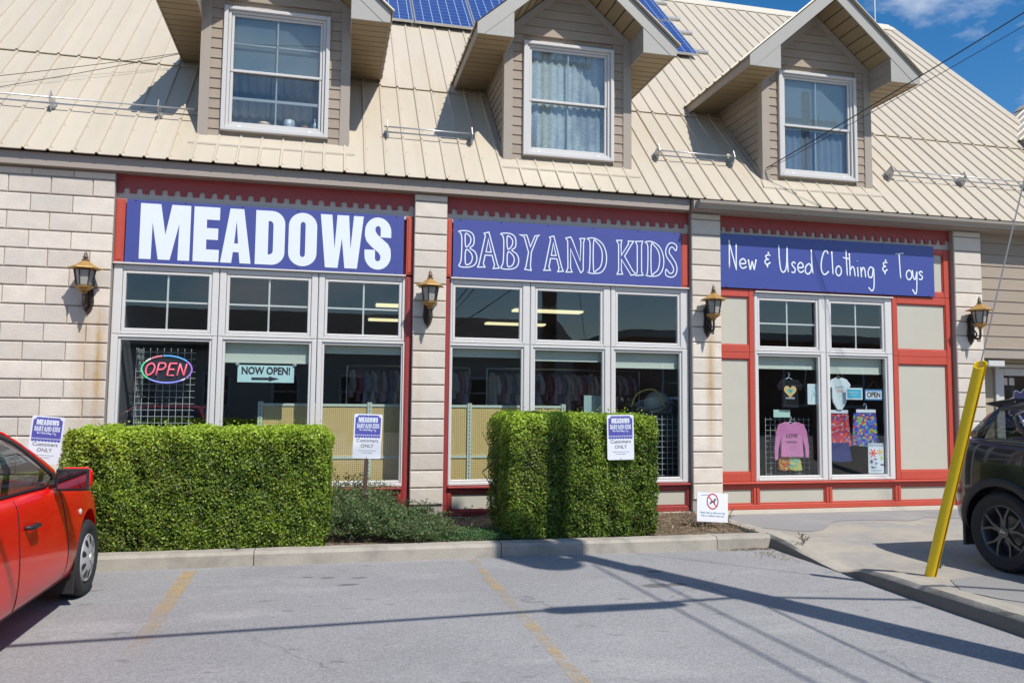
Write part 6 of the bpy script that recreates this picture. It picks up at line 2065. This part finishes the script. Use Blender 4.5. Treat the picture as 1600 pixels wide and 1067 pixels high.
mb = MB(); mb.box(-.75, .75, -1.6, 1.0, .5, 1.05); mb.build('tub', m_cabin, cb)
for x in (-.4, .4):
    for y in (.0, -.9):
        mb = MB(); mb.box(x - .25, x + .25, y - .08, y + .08, .9, 1.36); mb.box(x - .13, x + .13, y - .06, y + .06, 1.36, 1.47); mb.build('seat', m_cabin, cb, bevel=.04)
for yy in (1.36, -1.34):
    for s in (1, -1):
        wheel_at(sv, s * .80, yy, SR, .225, .235, 'alloy')

# ================================================================== vegetation
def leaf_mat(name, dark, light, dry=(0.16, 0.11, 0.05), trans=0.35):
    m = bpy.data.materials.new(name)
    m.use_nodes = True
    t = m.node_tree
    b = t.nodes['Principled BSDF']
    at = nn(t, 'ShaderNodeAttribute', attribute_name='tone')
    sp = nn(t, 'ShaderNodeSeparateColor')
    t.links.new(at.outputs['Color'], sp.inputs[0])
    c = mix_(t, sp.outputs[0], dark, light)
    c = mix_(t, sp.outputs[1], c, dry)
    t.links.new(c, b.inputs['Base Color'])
    b.inputs['Roughness'].default_value = 0.42
    b.inputs['Specular IOR Level'].default_value = 0.45
    tl = nn(t, 'ShaderNodeBsdfTranslucent')
    t.links.new(c, tl.inputs['Color'])
    ms = nn(t, 'ShaderNodeMixShader')
    ms.inputs[0].default_value = trans
    t.links.new(b.outputs[0], ms.inputs[1])
    t.links.new(tl.outputs[0], ms.inputs[2])
    t.links.new(ms.outputs[0], t.nodes['Material Output'].inputs['Surface'])
    return m
def leaves(pos, nrm, size, tone, dry, mat, name, parent, spread=0.75, aspect=0.62):
    """one folded diamond leaf per position"""
    N = len(pos)
    d = nrm + rng.normal(0, spread, (N, 3))
    d /= np.linalg.norm(d, axis=1)[:, None] + 1e-9
    a = rng.normal(0, 1, (N, 3))
    u = np.cross(d, a); u /= np.linalg.norm(u, axis=1)[:, None] + 1e-9
    v = np.cross(d, u)
    s = size[:, None]
    p0 = pos - u * s * 0.5
    p1 = pos + v * s * aspect * 0.5 + d * s * 0.10
    p2 = pos + u * s * 0.5
    p3 = pos - v * s * aspect * 0.5 + d * s * 0.10
    V = np.stack([p0, p1, p2, p3], 1).reshape(-1, 3)
    me = bpy.data.meshes.new(name)
    me.vertices.add(4 * N); me.vertices.foreach_set('co', V.ravel().astype(np.float32))
    idx = np.arange(N) * 4
    T = np.stack([idx, idx + 1, idx + 2, idx, idx + 2, idx + 3], 1).reshape(-1)
    me.loops.add(6 * N); me.loops.foreach_set('vertex_index', T.astype(np.int32))
    me.polygons.add(2 * N)
    me.polygons.foreach_set('loop_start', (np.arange(2 * N) * 3).astype(np.int32))
    ca = me.color_attributes.new('tone', 'FLOAT_COLOR', 'POINT')
    C = np.zeros((N, 4, 4), np.float32)
    C[:, :, 0] = np.clip(tone, 0, 1)[:, None]; C[:, :, 1] = np.clip(dry, 0, 1)[:, None]; C[:, :, 3] = 1
    ca.data.foreach_set('color', C.ravel())
    me.materials.append(mat)
    me.update(); me.validate()
    o = ob(name, me, parent)
    o['kind'] = 'stuff'
    return o
_ph = rng.random((6, 3)) * 6.28
_fr = rng.normal(0, 1, (6, 3)) * 5.0
def lump(p, k=1.0):
    return sum(np.sin(p @ (_fr[i] * k) + _ph[i, 0]) for i in range(6)) / 6.0
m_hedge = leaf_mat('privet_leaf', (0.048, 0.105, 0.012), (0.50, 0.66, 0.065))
m_twig = M('twig_bark', (0.11, 0.08, 0.055), 0.9, var=(30, 0.3))
def hedge(label, x0, x1, y0, y1, h, n, top_soft=0.05):
    o = thing('clipped_hedge', label, 'hedge', ((x0 + x1) / 2, (y0 + y1) / 2, 0.0), 0, 'clipped hedges in the bed')
    cx, cy = (x0 + x1) / 2, (y0 + y1) / 2
    hx, hy = (x1 - x0) / 2, (y1 - y0) / 2
    A = {'f': 2 * hx * h, 'b': 2 * hx * h * .5, 'l': 2 * hy * h, 'r': 2 * hy * h, 't': 4 * hx * hy}
    tot = sum(A.values())
    PP, NN = [], []
    for f, a in A.items():
        k = int(n * a / tot)
        u = rng.random((k, 2))
        if f in 'fb':
            s = -1 if f == 'f' else 1
            p = np.stack([(u[:, 0] * 2 - 1) * hx, np.full(k, s * hy), u[:, 1] * h], 1); nr = np.tile([0, s, 0.25], (k, 1))
        elif f in 'lr':
            s = -1 if f == 'l' else 1
            p = np.stack([np.full(k, s * hx), (u[:, 0] * 2 - 1) * hy, u[:, 1] * h], 1); nr = np.tile([s, 0, 0.25], (k, 1))
        else:
            p = np.stack([(u[:, 0] * 2 - 1) * hx, (u[:, 1] * 2 - 1) * hy, np.full(k, h)], 1); nr = np.tile([0, 0, 1.0], (k, 1))
        PP.append(p); NN.append(nr.astype(float))
    p = np.concatenate(PP); nr = np.concatenate(NN)
    wpos = p + np.array([cx, cy, 0])
    lum = lump(wpos)
    fine = lump(wpos, 3.3)
    depth = rng.exponential(0.055, len(p)) - 0.014
    depth = np.minimum(depth, 0.22) - 0.028 * lum - 0.040 * fine - 0.034 * lump(wpos, 7.0)
    # corners rounded, base drawn in
    q = np.maximum(np.abs(p[:, 0]) / hx, 0)
    p = p - nr * depth[:, None] * np.array([1, 1, 0.9])
    edge = np.maximum(0, p[:, 2] / h - 0.90) / 0.10
    p[:, 0] *= 1 - 0.035 * edge ** 2; p[:, 1] *= 1 - 0.05 * edge ** 2
    low = np.maximum(0, 0.16 - p[:, 2] / h) / 0.16
    p[:, 1] *= 1 - 0.07 * low; p[:, 0] *= 1 - 0.03 * low
    p[:, 2] = np.maximum(p[:, 2], 0.01 + 0.03 * rng.random(len(p)))
    # tone paler towards the top: sunlight painted in along with new growth
    sun_top = np.clip((p[:, 2] / h - 0.80) / 0.20, 0, 1)
    tone = 0.20 + 0.14 * (p[:, 2] / h) + 0.42 * sun_top + 0.22 * lum + 0.20 * rng.normal(0, 1, len(p)) + 0.22 * fine + 0.15 * lump(wpos, 7.0)
    dry = (rng.random(len(p)) < (0.06 + 0.22 * (lump(wpos, 1.6) > 0.22))) * rng.uniform(0.3, 0.9, len(p)) * (1 - sun_top)
    size = rng.uniform(0.017, 0.033, len(p)) * (1 + 0.2 * (sun_top > .5))
    # a few gaps
    keep = ~((lump(wpos, 2.7) > 0.42) & (rng.random(len(p)) < 0.60) & (sun_top < .5))
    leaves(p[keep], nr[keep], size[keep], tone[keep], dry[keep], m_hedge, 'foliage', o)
    # leaves filling the inside
    k = int(9000 * hx * hy * h)
    ip = np.stack([rng.uniform(-hx * .88, hx * .88, k), rng.uniform(-hy * .85, hy * .85, k), rng.uniform(.04, h * .94, k)], 1)
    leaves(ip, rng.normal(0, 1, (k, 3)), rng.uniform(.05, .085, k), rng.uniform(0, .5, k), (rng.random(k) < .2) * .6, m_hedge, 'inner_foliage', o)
    # sprigs breaking the clipped top
    k = int(220 * hx * hy * 4)
    sp = np.stack([rng.uniform(-hx, hx, k), rng.uniform(-hy, hy, k), h + rng.uniform(-0.02, 0.035, k) + .05 * (rng.random(k) < .12)], 1)
    leaves(sp, np.tile([0, 0, 1.0], (k, 1)), rng.uniform(.02, .034, k), rng.uniform(.6, 1, k), np.zeros(k), m_hedge, 'new_shoots', o)
    # stems inside
    mb = MB()
    for i in range(int(30 * hx)):
        x = rng.uniform(-hx * .9, hx * .9); y = rng.uniform(-hy * .35, hy * .5)
        pts = [(x, y, -0.02)]
        for j in range(1, 4):
            pts.append((x + rng.normal(0, .05) * j, y + rng.normal(0, .03) * j, h * .25 * j))
        mb.tube(pts, [.012, .010, .007, .004], 5)
        for j in range(4):
            b0 = Vector(pts[1 + j % 3])
            mb.tube([b0, b0 + Vector((rng.normal(0, .10), rng.normal(0, .08), rng.uniform(.05, .15)))], [.006, .003], 4)
    mb.build('stems', m_twig, o)
    return o
hedge('long clipped green hedge with pale shoots and a top coloured as sunlit, next to the red car', -2.33, 0.035, -1.79, -0.72, 1.125, 135000)
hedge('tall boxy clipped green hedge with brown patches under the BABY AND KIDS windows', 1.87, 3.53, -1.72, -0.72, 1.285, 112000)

# low arching shrub between the hedges
m_shrub = leaf_mat('shrub_leaf', (0.050, 0.105, 0.035), (0.20, 0.28, 0.10))
sb = thing('low_shrub', 'loose low arching shrub with small leaves between the two hedges', 'shrub', (0.6, -1.1, 0.0))
mb = MB()
LP, LN = [], []
for i in range(780):
    bx = rng.uniform(-0.66, 0.75); by = rng.uniform(-0.60, 0.55)
    hh = max(0.10, 0.47 - 0.30 * (bx + 0.6) + 0.16 * by) * rng.uniform(.45, 1.25)
    ang = rng.uniform(0, 6.28)
    ln = rng.uniform(.12, .34)
    e = Vector((math.cos(ang) * ln, math.sin(ang) * ln * .7, 0))
    p0 = Vector((bx * .85, by * .85, 0.0)); p1 = p0 + e * .35 + Vector((0, 0, hh * .7)); p2 = p0 + e * .8 + Vector((0, 0, hh)); p3 = p0 + e * 1.25 + Vector((0, 0, hh * .93))
    P = catmull([p0, p1, p2, p3], 5)
    if i % 5 == 0:
        mb.tube(P, .0022, 4)
    for q in P[3:]:
        for _ in range(4):
            LP.append((q.x + rng.normal(0, .018), q.y + rng.normal(0, .018), max(.01, q.z + rng.normal(0, .016))))
            LN.append((rng.normal(0, .5), -0.3 + rng.normal(0, .5), 0.8))
mb.build('stems', m_twig, sb)
LP = np.array(LP); LN = np.array(LN)
leaves(LP, LN, rng.uniform(.016, .034, len(LP)), 0.40 + .25 * rng.normal(0, 1, len(LP)) + .6 * (LP[:, 2] - .2), (rng.random(len(LP)) < .08) * .7, m_shrub, 'foliage', sb, .8, .5)

# creeping ground cover and dry litter
m_gc = leaf_mat('creeper_leaf', (0.030, 0.095, 0.030), (0.10, 0.22, 0.07))
k = 9000
gx = rng.normal(1.75, .42, k); gy = -1.42 + rng.normal(0, .17, k)
ok = (gy > -1.80) & (gx > .9) & (gx < 2.5)
gp = np.stack([gx, gy, 0.015 + .05 * rng.random(k) * np.exp(-((gx - 1.7) / .6) ** 2)], 1)[ok]
o = leaves(gp, np.tile([0, -.2, 1.0], (len(gp), 1)), rng.uniform(.012, .024, len(gp)), rng.random(len(gp)), (rng.random(len(gp)) < .05) * .8, m_gc, 'ground_cover', None)
tag(o, 'low creeping green ground cover at the kerb left of the second hedge', 'ground cover')
m_dry = leaf_mat('dry_leaf', (0.16, 0.10, 0.05), (0.40, 0.29, 0.14), (0.08, 0.05, 0.03), .1)
k = 2600
gx = np.concatenate([rng.uniform(3.4, 4.70, k), rng.normal(4.55, .22, 260), rng.uniform(.9, 1.9, 500), rng.normal(4.50, .10, 120)])
gy = np.concatenate([rng.uniform(-1.74, -.15, k), -1.985 - np.abs(rng.normal(0, .035, 260)), rng.uniform(-1.3, -.1, 500), -2.3 + rng.normal(0, .2, 120)])
gz = np.where(gy < -1.94, -0.108, 0.025 + .015 * rng.random(len(gx)))
gp = np.stack([gx, gy, gz], 1)
ok = ~((gp[:, 1] < -1.94) & (gp[:, 0] > 4.68))
gp = gp[ok]
o = leaves(gp, np.tile([0, 0, 1.0], (len(gp), 1)), rng.uniform(.012, .036, len(gp)), rng.random(len(gp)), (rng.random(len(gp)) < .3) * .8, m_dry, 'leaf_litter', None, .35, .45)
tag(o, 'dry brown leaf litter scattered on the bed and in the kerb corner', 'leaf litter')
# small weeds
m_weed = leaf_mat('weed_leaf', (0.05, 0.11, 0.02), (0.20, 0.28, 0.06))
def weed(x, y, z, r_, hh, label, dryness=0.1, n=60):
    o = thing('weed', label, 'weed', (x, y, z), 0, 'small weeds')
    mb = MB(); P_, N_ = [], []
    for i in range(7):
        a = rng.uniform(0, 6.28)
        e = Vector((math.cos(a) * r_, math.sin(a) * r_, hh * rng.uniform(.4, 1)))
        mb.tube([(0, 0, 0), e * .5 + Vector((0, 0, hh * .15)), e], [.003, .0025, .0015], 4)
        for _ in range(n // 7):
            t = rng.uniform(.3, 1)
            q = e * t
            P_.append((q.x + rng.normal(0, .01), q.y + rng.normal(0, .01), q.z + rng.normal(0, .01) + .01)); N_.append((0, -.3, .8))
    mb.build('stem', m_twig, o)
    P_ = np.array(P_); N_ = np.array(N_, float)
    leaves(P_, N_, rng.uniform(.012, .03, len(P_)), rng.random(len(P_)), (rng.random(len(P_)) < dryness) * .9, m_weed, 'leaf', o)
weed(3.70, -0.9, .01, .12, .16, 'small weed right of the tall hedge')
weed(4.68, -1.05, .01, .10, .20, 'dry weed sprouting right of the dog sign', .7)
weed(4.86, -2.35, .0, .07, .10, 'dry weed in the joint of the dropped kerb', .6)
weed(5.55, -3.45, -.055, .08, .04, 'flat green weed in a pavement crack beside the yellow guard', 0, 90)
weed(0.95, -1.62, .01, .10, .09, 'green weed at the kerb right of the low shrub', 0)
weed(-0.75, -1.80, .01, .09, .08, 'ivy sprig hanging over the kerb under the long hedge', 0)

# ================================================================== notice boards
m_brown = M('brown_post', (0.075, 0.045, 0.035), 0.6, var=(8, 0.1))
m_signw = M('sign_white', (0.72, 0.74, 0.80), 0.4)
m_pblue = M('notice_blue', (0.085, 0.085, 0.36), 0.4)
m_grey = M('grey_text', (0.10, 0.10, 0.11), 0.6)
def notice(loc, label, rot=(0, 0, 0), post=True, plen=0.9, py=0.0):
    o = thing('notice_sign', label, 'sign', loc, 0, 'customers only parking signs')
    o.rotation_euler = rot
    W_, H_ = 0.30, 0.475
    me = filled([rrect(-W_ / 2, W_ / 2, 0, H_, .018, .018, 4)], 0.004)
    ob('plate', set_mat(me, m_signw), o)
    # blue header with notched corners and lacy lower edge
    P = [(-.135, .235), (-.135, .435), (-.115, .445), (-.105, .462), (.105, .462), (.115, .445), (.135, .435), (.135, .235)]
    n = 9
    for i in range(n):
        a = .135 - .27 * (i + .0) / n
        P += arc(a - .015, .235, .015, .016, 0, -180, 5)
    ob('header', set_mat(filled([P], .001), m_pblue), o, (0, -.0012, 0))
    mb = MB()
    for i in range(13):
        ribbon(mb, [(-.125 + .0208 * i + .006 * math.cos(a), .249 + .006 * math.sin(a)) for a in np.linspace(0, 2 * math.pi, 7)[:-1]], .0035, 0, .001, True)
    q = mb.build('lace_border', m_white, o); q.location = (0, -.0025, 0)
    sc = .205 / 2.9
    hw = [(c, (a + .716) * sc, (b_ + .716) * sc) for c, a, b_ in [('M', -2.165, -1.615), ('E', -1.578, -1.29), ('A', -1.271, -.926), ('D', -.88, -.541), ('O', -.498, -.165), ('W', -.126, .392), ('S', .41, .733)]]
    heavy_word(hw, o, m_white, -.0045, .385, .440)
    outline_word([(c, (a - 3.07) * .235 / 3.0, (b_ - 3.07) * .235 / 3.0) for c, a, b_ in bk], o, m_white, -.0025, .325, .372, .0032)
    script_word(NUC, o, m_white, -.0028, 6.89, -4.17 * 1.0 + 3.02 - 3.02 - 0.0 + 0.15, .0032, .175 / 3.1) if False else None
    script_word([(c, a, b_, z0 + 2.05, z1 + 2.05) for c, a, b_, z0, z1 in NUC], o, m_white, -.0028, 6.89, 0.0, .0032, .175 / 3.13)
    label_text(o, 'Customers', .052, 0, -.0012, .192, m_grey, .0006, 1.0)
    label_text(o, 'ONLY', .052, 0, -.0012, .135, m_grey, .0004, 1.0)
    label_text(o, 'all other vehicles will be towed', .0145, 0, -.0012, .085, m_grey)
    label_text(o, 'at owner\'s expense', .0145, 0, -.0012, .062, m_grey)
    for zz in (.455, .015):
        mb = MB(); mb.lathe([(.006, -.004), (.006, .002)], (0, 0, zz), 8, 'y'); mb.build('bolt', m_galv, o)
    if post:
        mb = MB(); mb.prism([(a_, b_ + py) for a_, b_ in [(-.022, .006), (.022, .006), (.022, .012), (.012, .026), (-.012, .026), (-.022, .012)]], -plen, .46, 'z')
        if py:
            mb.box(-.01, .01, .004, py + .01, .35, .37)
        mb.build('post', m_brown, o)
    return o
notice((0.435, -1.10, 0.805), 'white and blue Customers ONLY notice on a brown post between the hedges', (0, R(1.5), 0), True, .80)
notice((3.065, -1.785, 0.825), 'white and blue Customers ONLY notice standing against the tall hedge', (0, R(-1), 0), True, .80, 0.16)
notice((-2.76, -0.90, 0.76), 'tilted white and blue Customers ONLY notice behind the red car', (0, R(4.5), 0), True, .76)
# no-dogs sign
dg = thing('dog_sign', 'small white tilted sign with a red crossed-out dog at the end of the bed', 'sign', (4.42, -1.20, 0.055))
dg.rotation_euler = (R(-6), R(4.5), R(4))
mb = MB(); mb.box(-.205, .205, 0, .006, 0, .335); mb.build('panel', m_signw, dg)
m_sred = M('sign_red', (0.50, 0.03, 0.05), .5)
mb = MB(); ribbon(mb, [(.0 + .072 * math.cos(a), .235 + .085 * math.sin(a)) for a in np.linspace(0, 2 * math.pi, 33)[:-1]], .014, -.002, 0, True); ribbon(mb, [(-.052, .29), (.052, .18)], .012, -.0026, 0); mb.build('ban_ring', m_sred, dg)
dogp = [(-.04, .20), (-.035, .225), (-.02, .24), (.01, .245), (.022, .265), (.03, .278), (.036, .268), (.05, .262), (.048, .252), (.035, .248), (.032, .23), (.03, .20), (.022, .20), (.018, .222), (-.008, .22), (-.02, .205), (-.03, .205)]
ob('dog', set_mat(filled([dogp], .001), m_grey), dg, (0, -.0018, 0))
label_text(dg, 'Please clean up after your dog', .027, 0, -.002, .105, M('teal_text', (0.15, .28, .34), .6), .0003)
label_text(dg, 'This is a children\'s play area', .027, 0, -.002, .070, M('teal_text', (0.15, .28, .34), .6), .0003)
mb = MB(); ribbon(mb, catmull([(-.15, .30, 0), (-.08, .306, 0), (-.03, .311, 0)], 4), .004, -.002, 0); mb.build('tie', m_grey, dg)
for sx in (-.12, .12):
    mb = MB(); mb.tube([(sx, .01, -.16), (sx, .01, .28)], .004, 5); mb.build('stake', m_galv, dg)

# plant pots on the sill of the first dormer
m_pots = [M('pot_white', (0.62, .64, .64), .4), M('pot_terracotta', (0.42, .16, .08), .7), M('pot_cream', (0.40, .36, .28), .6)]
for x, r_, h_, mi, lb in ((-0.55, .072, .13, 0, 'round white plant pot on the sill of the first dormer'), (-0.36, .045, .075, 1, 'small terracotta pot on the sill of the first dormer'), (-0.85, .085, .07, 2, 'low cream dish on the sill of the first dormer')):
    o = thing('plant_pot', lb, 'plant pot', (x, 0.405, 4.812), 0, 'pots on the dormer sill')
    mb = MB(); mb.lathe([(r_ * .6, 0), (r_ * .95, h_ * .4), (r_, h_ * .75), (r_ * .85, h_), (r_ * .75, h_), (r_ * .7, h_ * .8), (0, h_ * .8)], (0, 0, 0), 18); mb.build('pot', m_pots[mi], o, smooth='auto')
    k = 40
    P_ = np.stack([rng.normal(0, r_ * .5, k), rng.normal(0, r_ * .35, k), h_ + np.abs(rng.normal(.0, .03, k))], 1)
    leaves(P_, np.tile([0, -.4, .8], (k, 1)), rng.uniform(.015, .03, k), rng.random(k), np.zeros(k), m_gc, 'plant', o)
o = thing('spray_bottle', 'small clear bottle at the right of the first dormer sill', 'bottle', (-0.235, .40, 4.812))
mb = MB(); mb.lathe([(.026, 0), (.028, .02), (.028, .10), (.012, .125), (.010, .15), (0, .152)], (0, 0, 0), 12); mb.build('body', M('bottle_plastic', (0.5, .54, .58), .2), o, smooth='auto')
mb = MB(); mb.lathe([(.013, .15), (.013, .175), (0, .176)], (0, 0, 0), 10); mb.build('cap', m_white, o)

# ================================================================== house across the street (mirrored in the glass)
hb = thing('house_across_street', 'pale sided single storey house across the street, seen only mirrored in the shop glass', 'building', (-2.0, -31.0, -0.12))
m_hs = M('pale_siding', (0.50, 0.49, 0.46), 0.8, var=(3, 0.08))
m_hr = M('dark_shingle', (0.09, 0.085, 0.085), 0.9, var=(6, 0.2))
mb = MB(); mb.box(-15, 15, -9, 0, 0, 4.2); mb.build('wall', m_hs, hb)
mb = MB()
for i in range(20):
    mb.prism([(0.0, .2 * i), (.016, .2 * i), (.002, .2 * i + .2), (0.0, .2 * i + .2)], -15, 15, 'x')
mb.build('siding', m_hs, hb)
mb = MB(); mb.prism([(.5, 4.1), (-4.5, 6.4), (-9.5, 4.1), (-9.5, 3.9), (-4.5, 6.1), (.5, 3.9)], -15.4, 15.4, 'x'); mb.build('roof', m_hr, hb)
mb = MB(); mb.prism([(-9, 4.2), (0, 4.2), (-4.5, 6.15)], -14.9, -14.8, 'x'); mb.prism([(-9, 4.2), (0, 4.2), (-4.5, 6.15)], 14.8, 14.9, 'x'); mb.build('gable', m_hs, hb)
m_hg = M('dark_pane', (0.02, 0.025, 0.03), .1)
for z in (1.2,):
    for i in range(9):
        x = -13 + i * 3.25
        wn = part('window', hb, (x, .03, z))
        mb = MB(); mb.box(-.55, .55, 0, .03, 0, 1.5); mb.build('pane', m_hg, wn)
        mb = MB(); mb.box(-.65, -.55, 0, .06, -.1, 1.6); mb.box(.55, .65, 0, .06, -.1, 1.6); mb.box(-.55, .55, 0, .06, 1.5, 1.6); mb.box(-.55, .55, 0, .06, -.1, 0); mb.box(-.55, .55, 0, .05, .72, .78); mb.build('frame', m_white, wn)

h2 = thing('house_across_street', 'brick building across the street to the right, seen only mirrored in the shop glass', 'building', (30.5, -29.0, -0.12))
m_hb = M('old_brick', (0.24, 0.12, 0.085), 0.9, var=(8, 0.2))
mb = MB(); mb.box(-15, 15, -12, 0, 0, 5.0); mb.build('wall', m_hb, h2)
mb = MB(); mb.box(-15.2, 15.2, -12.2, .2, 5.0, 5.4); mb.build('parapet', m_hs, h2)
for z in (1.6,):
    for i in range(8):
        wn = part('window', h2, (-12.6 + i * 3.6, .0, z))
        mb = MB(); mb.box(-.6, .6, 0.0, .03, 0, 2.0); mb.build('pane', m_hg, wn)
        mb = MB(); mb.box(-.7, -.6, 0, .05, -.1, 2.1); mb.box(.6, .7, 0, .05, -.1, 2.1); mb.box(-.6, .6, 0, .05, 2.0, 2.1); mb.box(-.8, .8, 0, .10, -.22, -.1); mb.box(-.6, .6, 0, .045, .97, 1.03); mb.build('frame', m_white, wn)
